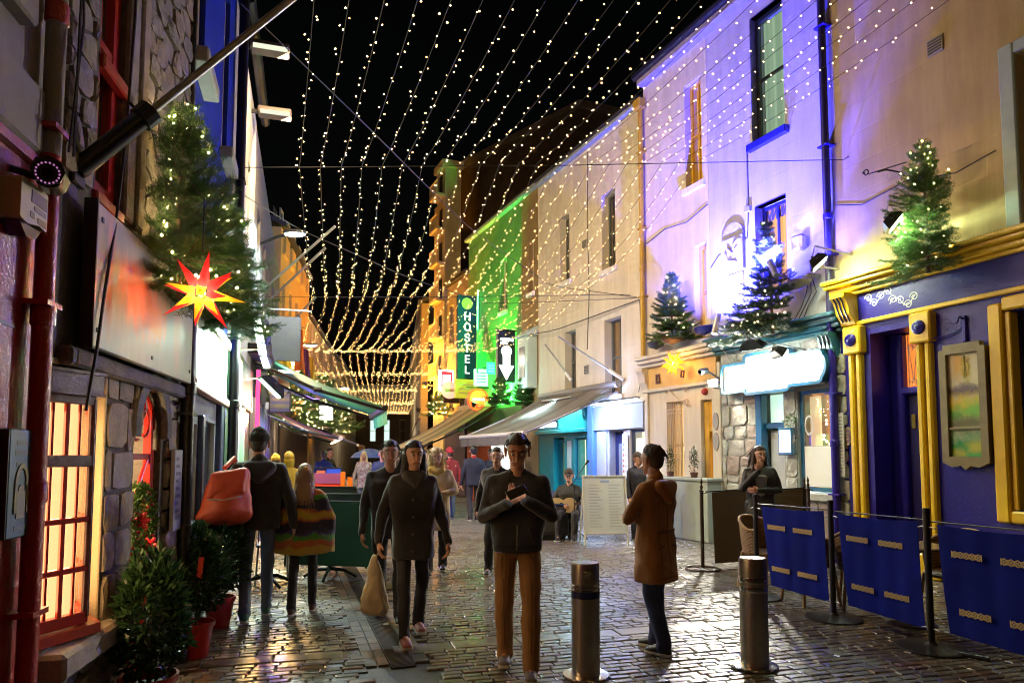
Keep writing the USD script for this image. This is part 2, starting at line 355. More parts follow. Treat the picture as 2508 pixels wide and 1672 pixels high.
# ------------------------------------------------------------------ left: red fronted building with a grey upper storey
REDP = M('gloss_dark_red_paint', (.46, .018, .012), .3, c2=(.34, .012, .009), sc=3, bump=.6, bs=55, coat=.6)
GREYR = M('grey_cream_render', (.30, .27, .23), .8, c2=(.22, .20, .175), sc=2.5, bump=.4, bs=70)
SLATE = M('dark_slate_render', (.10, .10, .11), .75, c2=(.14, .14, .15), sc=3, bump=.4)
T = thing('red_shop_building', 'near building with dark red gloss ground floor wall and grey cream upper storey', 'building', L1.w(1.4, 0))
part(T, 'ground_floor_wall', L1.wall(-3.0, 3.10, 0, 2.90), REDP)
part(T, 'upper_wall', L1.wall(-3.0, 3.27, 3.22, 9.0, holes=[(1.7, 2.80, 3.55, 5.6)]), GREYR)
part(T, 'fascia', L1.bev(-3.0, 3.02, 2.905, 3.215, -.3, .05, .02), GREYR)
part(T, 'fascia_soffit', L1.box(-3.0, 3.0, 2.86, 2.903, -.1, .04), REDP)
part(T, 'corner_pilaster', L1.bev(3.105, 3.275, 0, 2.9, -.3, .015, .01), M('dark_red_paint', (.16, .012, .012), .45, bump=.2, coat=.2))
part(T, 'plinth', L1.bev(-3, 2.95, 0, .35, -.1, .03), M('dark_red_paint', 0))
part(T, 'wall_joint', L1.box(-3, 2.95, 2.12, 2.135, -.02, .006), M('dark_red_paint', 0))
window(T, L1, (1.7, 2.80, 3.55, 5.6), M('cream_wood', (.5, .44, .32), .5), DARKIN, sill=GREYR)
def downpipe(name, label, F, pts, r, segs, brackets=(), cat='drainpipe', sock=()):
    """segs: (z0, z1, material) lengths of one pipe"""
    T = thing(name, label, cat, F.w(pts[0], segs[0][0]))
    for z0, z1, m in segs: part(T, 'pipe', F.tube([(pts[0], z0, pts[1]), (pts[0], z1, pts[1])], r, 14), m, smooth=40)
    for z in sock: part(T, 'socket', F.to(turn(lathe([(r * 1.03, 0), (r * 1.22, .01), (r * 1.22, .08), (r * 1.03, .1)], n=14), (1, 0, 0), -90, ) if 0 else move(turn(lathe([(r * 1.02, -.05), (r * 1.2, -.04), (r * 1.2, .04), (r * 1.02, .05)], n=14), (1, 0, 0), -90), (pts[0], z, pts[1]))), segs[0][2], smooth=40)
    for z in brackets: part(T, 'bracket', F.box(pts[0] - r * 1.7, pts[0] + r * 1.7, z - .012, z + .012, 0, pts[1] + r * 1.12), segs[0][2])
    return T
downpipe('drainpipe', 'fat drainpipe painted red below and grey above beside the security camera', L1, (3.055, .06), .042, [(0, 2.93, REDP), (2.93, 8.8, GREYR)], (.9, 2.25, 3.05), sock=(1.42, 2.2, 3.6, 4.4))
# alarm box, camera, plaque
T = thing('alarm_box', 'cream burglar alarm box with blue lens on the dark red wall', 'alarm box', L1.w(2.98, 2.45))
cream = M('cream_plastic', (.62, .56, .42), .4, c2=(.5, .44, .32), sc=9)
part(T, 'case', L1.poly(sg.Polygon([(2.765, 2.725), (2.995, 2.725), (2.995, 2.555), (2.93, 2.565), (2.83, 2.545), (2.765, 2.555)]).buffer(-.012).buffer(.012), .0, .085), cream)
part(T, 'blue_lens', L1.poly(sg.Polygon([(2.79, 2.545), (2.97, 2.55), (2.93, 2.505), (2.85, 2.495)]), .005, .072), M('blue_lens', (.02, .03, .16), .15, coat=.5))
part(T, 'panel', L1.box(2.85, 2.985, 2.645, 2.70, .085, .088), M('faded_purple_print', (.16, .09, .11), .5))
for a, b, c, d in ((2.875, 2.98, 2.615, 2.635), (2.845, 2.88, 2.58, 2.605), (2.91, 2.985, 2.57, 2.595)): part(T, 'print', L1.box(a, b, c, d, .085, .0875), M('faded_brown_print', (.26, .18, .09), .5))
T = thing('security_camera', 'black bullet security camera with ring of infrared dots beside the red drainpipe', 'camera', L1.w(3.13, 2.78))
P = L1.w(2.855, 2.755, .15); ax = np.array([.45, -.85, -.12]); ax /= np.linalg.norm(ax)
part(T, 'body', tube([P - ax * .10, P + ax * .06], .055, 20), BLACK, smooth=30)
part(T, 'sun_shield', tube([P - ax * .11 + (0, 0, .012), P + ax * .085 + (0, 0, .012)], .062, 8), BLACK)
part(T, 'lens', tube([P + ax * .058, P + ax * .089], .022, 16), M('lens_black', (.004, .004, .005), .05))
t_, a_, b_ = frame_of(ax)
part(T, 'infrared_ring', join(*[ball(P + ax * .088 + .042 * (math.cos(g) * a_ + math.sin(g) * b_), .0045, 0) for g in np.arange(18) * 2 * math.pi / 18]), M('infrared_dots', (.3, .16, .3), .3, em=(.5, .2, .45), es=.25))
part(T, 'arm', tube([L1.w(2.84, 2.78, 0), P - ax * .08], .016), BLACK)
T = thing('wall_plaque', 'teal rectangular plaque with worn lettering and yellow horseshoe emblem on dark red wall', 'plaque', L1.w(2.95, 1.3))
TEAL = M('weathered_teal_paint', (.10, .20, .24), .45, c2=(.06, .13, .17), sc=12, bump=.1, coat=.2)
pc0 = 2.86
part(T, 'board', L1.bev(2.84, 3.045, 1.235, 1.69, .0, .055, .006), TEAL); part(T, 'side_edge', L1.box(2.836, 2.86, 1.24, 1.685, .0, .052), BLACK)
ug = sg.LineString([(2.895, 1.345)] + [(2.945 + .046 * math.cos(g), 1.45 + .085 * math.sin(g)) for g in np.linspace(math.pi, 0, 12)] + [(2.995, 1.345)]).buffer(.010)
part(T, 'emblem', L1.poly(ug, .055, .060), M('worn_yellow_paint', (.36, .28, .08), .5, c2=(.16, .17, .13), sc=30))
part(T, 'emblem_base', L1.poly(sg.box(2.91, 1.315, 2.98, 1.43).union(sg.Point(2.945, 1.435).buffer(.022)), .055, .058), M('worn_cream_paint', (.28, .26, .2), .5))
for z, w in ((1.63, .10), (1.59, .12), (1.54, .09), (1.275, .09)): part(T, 'worn_line', L1.box(2.945 - w / 2, 2.945 + w / 2, z - .010, z + .010, .055, .0562), M('faded_lettering', (.15, .19, .19), .6))
# upper cables on the pipe
for i, (x0, x1) in enumerate(((3.04, 3.09), (3.09, 3.05))):
    solo('pipe_cable', L1.tube([(x0, 2.95, .14), (x1 + .02, 3.6, .15), (x0 + .03, 4.3, .14), (x1, 5.4, .145)], .006, 5), CORDM, ['thin slack cable hanging in front of the grey drainpipe', 'second thin cable twisted behind the slack cable on the grey drainpipe'][i], 'cable')

# ------------------------------------------------------------------ left: stone building with bow window and arched gateway
T = thing('stone_building', 'old rubble stone house with red bow window and arched red gateway', 'building', L1.w(4.4, 0)); SB = T
rw = (3.70, 4.06, 3.02, 5.6)
bay = (3.20, 3.96, .66, 2.05)
arch = sg.box(4.47, 0, 5.03, 1.76).union(sg.Point(4.75, 1.76).buffer(.28, 16))
part(T, 'rubble_core', L1.wall(3.285, 5.50, 0, 9.0, holes=[rw, bay, arch], d=.5), MORTAR)
stones(T, L1, 3.29, 5.46, 2.98, 8.2, STONE[:2] + [STONE[1]], holes=[(rw[0] - .06, rw[1] + .30, 2.9, 5.9)], rows=(.10, .22), lens=(.14, .42), h=.03, seed=3)
stones(T, L1, 3.975, 4.455, .12, 2.12, [STONE[0], STONE[2]], holes=[arch.buffer(.02)], rows=(.20, .30), lens=(.24, .5), h=.03, seed=8, jit=.14)
stones(T, L1, 5.04, 5.47, .05, 2.12, STONE, holes=[arch.buffer(.06)], rows=(.18, .32), lens=(.25, .4), h=.035, seed=9, jit=.14)
stones(T, L1, 3.30, 4.45, .0, .52, STONE[:2], rows=(.10, .18), lens=(.14, .3), h=.035, seed=10)
part(T, 'jamb_stone', L1.bev(4.07, 4.22, 3.0, 5.62, -.2, .035, .012), STONE[1]); part(T, 'jamb_stone', L1.bev(4.235, 4.36, 3.0, 5.62, -.2, .05, .012), STONE[0])
part(T, 'window_lintel', L1.bev(3.6, 4.4, 5.63, 5.9, -.2, .04, .012), STONE[1])
part(T, 'arch_ring', L1.poly(sg.Point(4.75, 1.76).buffer(.38, 16).intersection(sg.box(4, 1.70, 5.4, 2.3)).difference(arch), -.1, .045), M('dark_grey_render', (.15, .145, .135), .85, c2=(.08, .08, .075), sc=9, bump=.8))
part(T, 'sign_ledge', L1.bev(3.34, 5.44, 2.02, 2.115, -.05, .07, .015), M('dark_grey_render', 0))
part(T, 'bay_soffit', L1.box(3.22, 3.98, 2.02, 2.045, -.5, .01), M('cream_reveal_plaster', (.52, .43, .28), .8, c2=(.44, .36, .23), sc=4, bump=.5))
part(T, 'bay_reveal', L1.bev(3.945, 3.975, .66, 2.02, -.45, .012, .006), M('cream_reveal_plaster', 0))
REDW = M('bright_red_gloss_paint', (.42, .018, .010), .3, c2=(.34, .012, .008), sc=8, bump=.08, bs=120, coat=.3)
W = window(T, L1, rw, REDW, REDW, bars=(0, 2), din=.03, fw=.09, label='tall narrow red sash window seen edge on')
part(W, 'rail', L1.bev(rw[0], rw[1] + .02, 3.72, 3.80, -.03, .03, .01), REDW)
part(W, 'sill', L1.bev(rw[0] - .02, rw[1] + .02, 2.95, 3.02, -.05, .03, .01), REDW)
# bow window: two facets with bars, curved cornice, red board and stone sill
V = [L1.w(3.30, 0, -.11), L1.w(3.645, 0, .06), L1.w(3.93, 0, -.10)]
BOWM = M('purple_brown_gloss_paint', (.12, .05, .06), .28, c2=(.2, .12, .13), sc=20, bump=.25, bs=110, coat=.4)
B = thing('bow_window', 'glowing bow window with red glazing bars and curved purple cornice', 'window', L1.w(3.5, .7))
def facet(A, C, n, zs, wm):
    d = C - A; L = np.linalg.norm(d); F = Facade((A[0], A[1]), d, 'left'); xs = np.linspace(0, L, n + 1)
    for k, x in enumerate(xs):
        part(B, 'mullion', F.bev(x - (.018 if k in (0, n) else .012 if k == n - 2 else .007), x + (.018 if k in (0, n) else .012 if k == n - 2 else .007), zs[0], zs[-1], -.008, .012 if k in (0, n, n - 2) else .007, .003), BOWM if k in (0, n) and wm else REDW)
    for k, z in enumerate(zs): part(B, 'rail', F.bev(0, L, z - (.03 if k in (0, len(zs) - 2, len(zs) - 1) else .014), z + (.03 if k in (0, len(zs) - 2, len(zs) - 1) else .014), -.028, .016, .004), BOWM if k >= len(zs) - 2 else REDW)
    for i in range(n):
        for j in range(len(zs) - 1): part(B, 'pane', F.box(xs[i], xs[i + 1], zs[j], zs[j + 1], -.006, -.001), PANE)
    return F, L
zs = [.76, .99, 1.20, 1.42, 1.57, 1.86] if False else [.75, 1.0, 1.25, 1.55, 1.87]
fa = facet(V[0], V[1], 5, zs, True); fb = facet(V[1], V[2], 2, zs, True)
WARM = (1.0, .60, .26)
BOWL = folds('lit_blind', L1, (1.0, .60, .25), (1.0, .50, .18), .46, .2)
for F, L in (fa, fb): part(B, 'lit_blind', F.box(-.02, L + .02, .72, 1.9, -.10, -.09), BOWL)
lamp(B, 'window_light', L1.w(3.70, 1.3, -.02), (L1.d * .86 + L1.n * .5), (.14, 1.0), (1.0, .58, .24), 9)
lamp(B, 'window_light', L1.w(3.50, 1.3, -.04), (L1.n * .9 - L1.d * .4), (.2, 1.0), (1.0, .58, .24), 3)
def bowplan(o): return [tuple((np.array([(p - L1.p) @ L1.d, (p - L1.p) @ L1.n]))) for p in (V[0] + L1.n * o, V[1] + L1.n * o + L1.d * o * .35, V[2] + L1.n * o * .6 + L1.d * o * .6)]
def bowslab(o, z0, z1, ch=0):
    q = bowplan(o); P = sg.Polygon(q + [(q[2][0], -.6), (q[0][0], -.6)]).buffer(.06).buffer(-.06) if ch else sg.Polygon(q + [(q[2][0], -.6), (q[0][0], -.6)])
    v, f = extrude(P, z1 - z0); return L1.p + v[:, :1] * L1.d + v[:, 1:2] * L1.n + np.c_[np.zeros((len(v), 2)), v[:, 2] + z0], f
part(B, 'bow_cornice', bowslab(.045, 1.90, 2.0), BOWM, smooth=30); part(B, 'cornice_bead', bowslab(.06, 1.995, 2.012), BOWM); part(B, 'bead', bowslab(.055, 1.885, 1.899), BOWM)
part(B, 'red_board', bowslab(.07, .665, .715), M('orange_red_gloss_paint', (.45, .05, .015), .3, c2=(.36, .035, .01), sc=6, coat=.3, bump=.1))
part(B, 'stone_sill', L1.to(cbox(1.02, .13, .50, .02, (3.80, .585, -.13))), M('pale_sill_stone', (.42, .36, .27), .75, c2=(.32, .27, .2), sc=8, bump=.6, bs=45))
# painted signboard, notice, gate, wreath
bl = [(4.25, 2.50, .42, .17, (.85, .20, .02)), (4.05, 2.62, .28, .14, (.75, .13, .03)), (4.45, 2.42, .22, .10, (.80, .24, .02)), (3.62, 2.72, .16, .16, (.48, .42, .14)), (3.95, 2.80, .45, .13, (.16, .2, .42)), (3.66, 2.55, .05, .3, (.6, .3, .2)), (4.95, 2.45, .10, .3, (.62, .42, .36))]
SIGNM = painting('painted_signboard', L1, (.50, .50, .46), (.42, .43, .41), bl, sc=3.0, streak=(5, .9), r=.4)
T = thing('signboard', 'wide weathered white signboard with blurred orange and blue paint above the gateway', 'sign', L1.w(4.4, 2.13))
part(T, 'board', L1.bev(3.47, 5.36, 2.13, 2.88, .07, .11, .006), SIGNM); part(T, 'edge', L1.box(3.455, 3.467, 2.12, 2.89, .05, .115), BLACK)
for s, z in ((3.52, 2.22), (5.3, 2.22), (5.28, 2.8), (3.53, 2.8), (4.4, 2.2)): part(T, 'bolt', L1.box(s - .012, s + .012, z - .012, z + .012, .11, .116), IRON)
T = thing('lantern', 'small house shaped lantern glowing inside the arched gateway', 'lantern', L1.w(4.62, 1.72, -.5)); part(T, 'case', L1.poly([(4.56, 1.62), (4.68, 1.62), (4.68, 1.72), (4.62, 1.79), (4.56, 1.72)], -.56, -.46), BLACK); part(T, 'lit_pane', L1.box(4.575, 4.665, 1.635, 1.705, -.459, -.456), E('lantern_glass', (1, .66, .3), 4)); part(T, 'hanger', L1.tube([(4.62, 1.79, -.5), (4.62, 2.04, -.5)], .006, 5), IRON)
lamp(T, 'light', L1.w(4.62, 1.67, -.44), (L1.n * .5 + L1.d * .3 - np.array([0, 0, .6])), (.09, .07), (1, .66, .32), 420); lamp(T, 'back_light', L1.w(4.62, 1.60, -.5), (-L1.n * .5 - np.array([0, 0, .8])), (.09, .07), (1, .66, .32), 300)
LG = Facade((L1.p + L1.n * .115)[:2], L1.d[:2], 'left')
T = thing('arched_gate', 'red iron gate with scrolls inside the stone archway', 'gate', LG.w(4.75, 0))
def garc(s, z, r, a0, a1, t=.011, o=-.16): return LG.tube([(s + r * math.cos(g), z + r * math.sin(g), o) for g in np.linspace(a0, a1, 14)], t, 6)
for nm, ms in (('post', [LG.box(4.93, 4.975, 0, 1.9, -.20, -.15)]), ('post', [LG.box(4.985, 5.01, 0, 1.62, -.19, -.15)]), ('top_arc', [garc(4.75, 1.76, .245, 0, math.pi, .016)]), ('rail', [LG.box(4.49, 4.93, 1.55, 1.59, -.18, -.16)]),
               ('brace', [LG.tube([(4.50, 1.1, -.17), (4.92, 1.55, -.17)], .014)]), ('lower_rail', [LG.box(4.49, 4.93, .5, .53, -.18, -.16)]),
               ('scroll', [garc(4.62, 1.05, .12, -.5, 2.6), garc(4.78, .85, .16, .2, 3.6), garc(4.7, .62, .11, 2.5, 6.2), garc(4.6, .42, .14, -.6, 2.4), garc(4.84, .30, .1, 1.0, 4.5)]),
               ('scroll', [garc(4.66, 1.78, .10, 0, 5), garc(4.82, 1.80, .09, -2, 3), garc(4.75, 1.9, .07, 0, 6)])):
    [part(T, nm, m_, REDW) for m_ in ms]
for i in range(5): part(T, 'bar', LG.tube([(4.52 + .09 * i, .02, -.17), (4.52 + .09 * i, .5, -.17)], .009, 6), REDW)
part(SB, 'gateway_back_wall', L1.box(4.2, 5.3, 0, 2.3, -1.0, -.92), MORTAR)
stones(SB, L1, 4.3, 5.2, .0, 2.1, [STONE[0], STONE[2]], rows=(.16, .26), lens=(.2, .4), h=.03, o=-.92, seed=21, jit=.16)
T = thing('notice_board', 'narrow grey notice with lines of print between the gateway and black drainpipe', 'notice', L1.w(5.2, 1.0))
part(T, 'panel', L1.bev(5.13, 5.33, 1.02, 1.62, .045, .075, .004), M('grey_notice', (.26, .26, .27), .5))
for k in range(9): part(T, 'print_line', L1.box(5.17, 5.29 - .03 * (k % 3), 1.10 + .055 * k, 1.125 + .055 * k, .075, .0765), M('notice_print', (.1, .1, .12), .6))
downpipe('drainpipe', 'tall black drainpipe at the corner of the stone building', L1, (5.43, .075), .050, [(0, 2.2, BLACK), (2.2, 3.2, BLACK)], (.5, 1.9), sock=(2.1, 1.0))

# flagpole in its black holder
T = thing('flagpole', 'thick grey steel flagpole rising from a black wall holder over the left pavement', 'flagpole', L1.w(3.55, 3.0))
a = depth(185, 375, 3.62); 
A0 = L1.w(3.46, 3.05, .03); d0 = (depth(700, 10, 3.9) - A0)
u = d0 / np.linalg.norm(d0)
part(T, 'pole', tube([A0 + u * .35, A0 + u * 3.2], .021, 14), M('galvanised_pole', (.35, .34, .33), .4, metal=.9, c2=(.26, .26, .26), sc=25), smooth=40)
part(T, 'holder', tube([A0 - u * .03, A0 + u * .44], .05, 16), BLACK, smooth=40)
part(T, 'clamp', tube([A0 + u * .40, A0 + u * .48], .066, 12), BLACK); part(T, 'wing_bolt', tube([A0 + u * .42 - (0, 0, 0), A0 + u * .36 + np.array([-.02, -.02, .11])], .009), IRON)
part(T, 'wall_plate', L1.bev(3.39, 3.53, 2.95, 3.17, .0, .025, .008), BLACK)
solo('hanging_cable', tube([L1.w(4.05, 5.6, .06), L1.w(4.0, 4.2, .07), L1.w(3.9, 3.4, .08), L1.w(3.75, 2.9, .1), L1.w(3.55, 2.45, .13), L1.w(3.47, 2.1, .13), L1.w(3.45, 1.8, .10)], .008, 6), CORDM, 'black cable draped down the stone wall past the flagpole and signboard', 'cable')

# ------------------------------------------------------------------ left: blue house and the shops after it
BLUE = M('ultramarine_render', (.014, .035, .40), .6, c2=(.012, .026, .30), sc=3, bump=.35, bs=50, spec=.1)
BLUEG = M('blue_grey_rendered_apron', (.26, .27, .30), .8, c2=(.17, .18, .22), sc=12, bump=.7, bs=55)
T = thing('blue_house', 'narrow house with deep blue upper wall and cream window surrounds', 'building', L2.w(7.2, 0)); creamw = M('cream_window_surround', (.45, .38, .2), .6, c2=(.38, .32, .17))
w1, w2 = (5.70, 6.26, 4.95, 6.9), (7.62, 8.08, 4.95, 6.9)
holes = [(5.84, 6.52, 1.0, 1.86), (6.85, 7.75, 1.0, 1.92)]
part(T, 'upper_wall', L2.wall(5.62, 8.75, 2.86, 7.6, holes=[w1, w2]), BLUE)
part(T, 'shop_wall', L2.wall(5.72, 8.45, 0, 2.86, holes=holes), BLUEG)
for w in (w1, w2):
    window(T, L2, w, creamw, M('cream_blind', (.42, .36, .2), .8), sill=M('pale_stone_trim', (.36, .33, .28), .7, c2=(.28, .26, .22), bump=.3), sillp=.13, din=.05, fw=.12, bars=(0, 1))
part(T, 'black_quoin', L2.bev(5.545, 5.62, 3.1, 7.6, -.2, .04), BLACK)
CREAMLIT = folds('lit_shop_interior', L2, (1.0, .82, .46), (.9, .66, .30), .55, .5)
for h in holes: window(T, L2, h, M('blue_black_paint', (.02, .03, .08), .4), CREAMLIT, bars=(1, 0), din=.06, fw=.04, sill=M('blue_black_paint', 0))
part(T, 'timber_mullion', L2.bev(6.56, 6.70, .2, 1.95, -.2, .05), M('blue_black_paint', 0)); part(T, 'shop_pilaster', L2.bev(7.85, 8.1, 0, 2.2, -.2, .06), M('blue_black_paint', 0))
part(T, 'shop_pilaster', L2.bev(5.70, 5.80, 0, 2.1, -.2, .04), M('slate_blue_paint', (.06, .09, .18), .4, bump=.2))
part(T, 'gutter', L2.tube([(5.6, 7.62, .12), (8.8, 7.62, .12)], .07), IRON)
T = thing('lit_signboard', 'pale shop signboard brightly lit by floodlights left of the awning', 'sign', L2.w(7, 2.16))
part(T, 'board', L2.bev(5.84, 8.25, 2.22, 2.80, .02, .06, .006), painting('faded_white_sign', L2, (.62, .66, .60), (.5, .55, .5), [(6.9, 2.48, .3, .16, (.3, .33, .31)), (7.5, 2.5, .2, .14, (.33, .36, .34))], sc=3, streak=(3, 1)))
part(T, 'frame', join(L2.bev(5.80, 8.3, 2.80, 2.90, .02, .09, .01), L2.bev(5.80, 8.3, 2.13, 2.22, .02, .09, .01)), M('terracotta_pink_paint', (.5, .24, .18), .5, c2=(.38, .2, .16), sc=9))
# floodlights on arms, aimed back at the wall
GRW = (.72, 1.0, .78)
def spotlamp(name, label, F, s, z, o, aim, col, power, size=(.16, .24), arm=True, rot=0, group=None, armdz=.1):
    P = F.w(s, z, o); a3 = F.d * aim[0] + np.array([0, 0, aim[1]]) + F.n * aim[2]; a3 /= np.linalg.norm(a3)
    T = thing(name, label, 'floodlight', P, group=group)
    t, a, b = frame_of(a3); R = np.stack([a, np.cross(-t, a), -t], 1)
    def loc(m): v, f = arr(m); return P + v @ R.T, f
    w, h = size
    hv = [(sx * w / 2 * k, sy * h / 2 * k, zz) for k, zz in ((1, 0), (1, .035), (.62, .13)) for sx in (-1, 1) for sy in (-1, 1)]
    hull = trimesh.convex.convex_hull(np.array(hv)); part(T, 'housing', loc((np.array(hull.vertices), np.array(hull.faces))), BLACK)
    part(T, 'lamp_glass', loc(abox(-w * .44, w * .44, -h * .44, h * .44, -.004, -.001)), E('lamp_glass_%d_%d_%d' % tuple(int(99 * c) for c in col), col, 14))
    lamp(T, 'light', P + a3 * .012, a3, (w * .85, h * .85), col, power)
    if arm:
        part(T, 'yoke', tube([P - a3 * .06 + a * w * .55, P - a3 * .16, P - a3 * .06 - a * w * .55], .012, 6), IRON)
        part(T, 'arm', tube([P - a3 * .15, P + np.array([0, 0, armdz]) - a3 * .10, F.w(s, z + armdz, 0)], .014, 6), GALV)
    return T
spotlamp('floodlight', 'nearest of the three dark floodlights lighting the pale shop sign', L2, 7.85, 2.98, .42, (-.75, -.25, -.75), GRW, 240, (.13, .3))
spotlamp('floodlight', 'middle of the three dark floodlights lighting the pale shop sign', L2, 8.65, 2.95, .40, (-.8, -.3, -.7), GRW, 170, (.13, .3))
spotlamp('floodlight', 'farthest of the three dark floodlights lighting the pale shop sign', L2, 9.6, 2.9, .38, (-.75, -.5, -.7), GRW, 140, (.13, .3))
spotlamp('floodlight', 'lowest dark floodlight tilted down over the green shop beside the awning', L2, 9.9, 2.52, .45, (-.25, -.8, -.7), (.7, 1.0, .7), 110, (.16, .42))

# ------------------------------------------------------------------ right: purple and yellow shop
PURP = M('gloss_purple_paint', (.022, .013, .27), .34, c2=(.016, .009, .20), sc=2.5, bump=.5, bs=55, coat=.2, spec=.3)
PURPD = M('dark_purple_door_paint', (.020, .012, .10), .3, c2=(.014, .009, .07), sc=4, bump=.15, coat=.4)
YELL = M('gloss_yellow_paint', (.80, .52, .008), .35, c2=(.70, .44, .008), sc=6, bump=.2, bs=70, coat=.35)
TAN = ruled('tan_render', R1, (.54, .42, .22), (.46, .345, .17), .9, .45, .75, .22)
T = thing('purple_shop', 'corner shop with purple front, yellow pilasters and plain tan upper wall', 'shop', R1.w(9, 0)); PS = T
door = (9.66, 10.36, 0, 3.30); swin = (5.0, 8.50, .95, 3.25); rwin = (7.0, 8.24, 4.2, 6.25)
part(T, 'upper_wall', R1.wall(3.0, 10.92, 4.15, 10.2, holes=[rwin]), TAN)
part(T, 'shop_front', R1.wall(3.0, 10.88, 0, 3.455, holes=[door, swin]), PURP)
part(T, 'fascia', R1.box(3.0, 10.80, 3.515, 3.90, -.3, .03), PURP)
part(T, 'fascia_back', R1.box(3.0, 10.88, 3.40, 4.15, -.32, -.05), PURPD)
part(T, 'fascia_moulding', R1.bev(3.0, 10.78, 3.455, 3.515, -.1, .06, .012), YELL)
for k, (za, zb, o) in enumerate(((3.90, 3.955, .10), (3.957, 4.03, .16), (4.032, 4.085, .25), (4.087, 4.15, .30))): part(T, 'cornice_moulding', R1.bev(3.0, 10.90 + o * .2, za, zb, -.1, o, .015), YELL)
def pilaster(s0, s1, zb):
    part(T, 'pilaster_block', R1.bev(s0 - .015, s1 + .015, zb - .40, zb, -.05, .13, .02), YELL)
    c = R1.to(move(turn(lathe([(.0, .055), (.03, .05), (.05, .035), (.055, .045), (.085, .03), (.095, .0)], n=22), (1, 0, 0), 0), ((s0 + s1) / 2, zb - .2, .128)))
    part(T, 'rosette', c, PURP, smooth=40)
    m = (s0 + s1) / 2
    for a, b in ((s0 + .03, m - .02), (m + .02, s1 - .03)): part(T, 'pilaster_shaft', R1.bev(a, b, .32, zb - .402, -.05, .085, .022), YELL)
    part(T, 'pilaster_base', R1.bev(s0 - .01, s1 + .01, 0, .318, -.05, .12, .02), YELL)
    part(T, 'pilaster_groove', R1.box(m - .02, m + .02, .32, zb - .41, -.02, .02), PURPD)
pilaster(10.44, 10.72, 3.44); pilaster(9.37, 9.64, 3.44)
# scrolled corbel
pr = [(0, 0), (.30, 0), (.31, -.06), (.25, -.13), (.22, -.2), (.20, -.3), (.13, -.38), (.10, -.45), (0, -.45)]
cv = extrude(sg.Polygon(pr).buffer(.03).buffer(-.03), .24)[0:2]
part(T, 'scroll_bracket', R1.to((np.c_[cv[0][:, 2] + 10.52, cv[0][:, 1] + 3.92, cv[0][:, 0]], cv[1])), YELL)
for k in range(3): part(T, 'bracket_groove', R1.tube([(10.58 + k * .06, 3.86, .315), (10.58 + k * .06, 3.79, .262), (10.58 + k * .06, 3.70, .235), (10.58 + k * .06, 3.60, .19), (10.58 + k * .06, 3.52, .13)], .011, 5), PURPD)
# doorway
part(T, 'door_recess', join(R1.box(9.60, 9.655, 0, 3.30, -.55, -.2), R1.box(10.365, 10.42, 0, 3.30, -.55, -.2), R1.box(9.6, 10.42, 3.305, 3.36, -.55, -.2)), PURP)
part(T, 'door_frame', R1.bev(10.16, 10.36, 0, 3.3, -.50, -.36, .02), PURP)
part(T, 'door_step', R1.bev(9.6, 10.4, 0, .12, -.5, .05, .015), STONE[1])
D = part(T, 'door', R1.bev(9.66, 10.16, .12, 2.42, -.50, -.45, .008), PURPD)
for a, b, c, d in ((9.70, 9.99, 1.30, 2.30), (9.70, 9.99, .9, 1.22), (9.70, 9.99, .25, .8)): part(D, 'door_panel', R1.bev(a, b, c, d, -.46, -.432, .02), PURPD)
part(D, 'brass_plate', R1.bev(10.04, 10.11, 1.95, 2.15, -.46, -.435, .006), M('brass', (.5, .36, .1), .35, metal=1.0, c2=(.3, .22, .07), sc=30))
part(T, 'transom_bar', R1.bev(9.62, 10.2, 2.43, 2.53, -.50, -.36, .02), PURP)
TR = part(T, 'transom_window', R1.box(9.66, 10.16, 2.54, 3.28, -.475, -.46), M('orange_lit_glass', (.35, .10, .02), .3, em=(.9, .20, .03), es=.42, c2=(.28, .07, .015), sc=6))
SILV = M('silver_painted_iron', (.55, .52, .46), .4, metal=.5)
def spiral(s, z, r, a0, turns, o=-.42, t=.007): return R1.tube([(s + r * (1 - .75 * k) * math.cos(a0 + k * turns * 2 * math.pi), z + r * (1 - .75 * k) * math.sin(a0 + k * turns * 2 * math.pi), o) for k in np.linspace(0, 1, 26)], t, 5)
for s in (9.72, 9.86, 9.93, 10.10): part(TR, 'grille_bar', R1.tube([(s, 2.55, -.42), (s, 3.26, -.42)], .007, 5), SILV)
for a, b in ((9.72, 9.78), (10.10, 10.03), (9.84, 9.78), (9.96, 10.03)): part(TR, 'grille_bar', R1.tube([(a, 3.15, -.42), (b, 2.6, -.42)], .007, 5), SILV)
for s, z in ((9.77, 3.08), (9.98, 3.08), (10.06, 3.08), (9.76, 2.66), (10.03, 2.60)): part(TR, 'grille_scroll', spiral(s, z, .055, 0, 1.4), SILV)
# shop window at the right
for a, b, c, d in ((8.50, 8.66, .8, 3.36), (4.9, 8.495, 3.26, 3.42), (4.9, 8.495, .80, .94)): part(T, 'window_surround', R1.bev(a, b, c, d, -.1, .085, .02), YELL)
part(T, 'window_surround', R1.bev(8.43, 8.498, .95, 3.25, -.12, .03, .012), YELL)
window(T, R1, swin, PURPD, DARKIN, bars=(3, 0), din=.12, fw=.09)
part(T, 'stall_riser', R1.bev(5, 8.4, .15, .75, -.05, .03, .02), PURP)
# upper window at the frame's edge
LBL = M('pale_blue_paint', (.40, .50, .50), .5, c2=(.32, .42, .43))
window(T, R1, rwin, LBL, DARKIN, bars=(1, 1), sill=LBL); part(T, 'window_surround', R1.bev(8.25, 8.42, 4.18, 6.4, -.1, .04, .015), LBL); part(T, 'window_surround', R1.bev(7.0, 8.245, 6.255, 6.4, -.1, .04, .015), LBL)
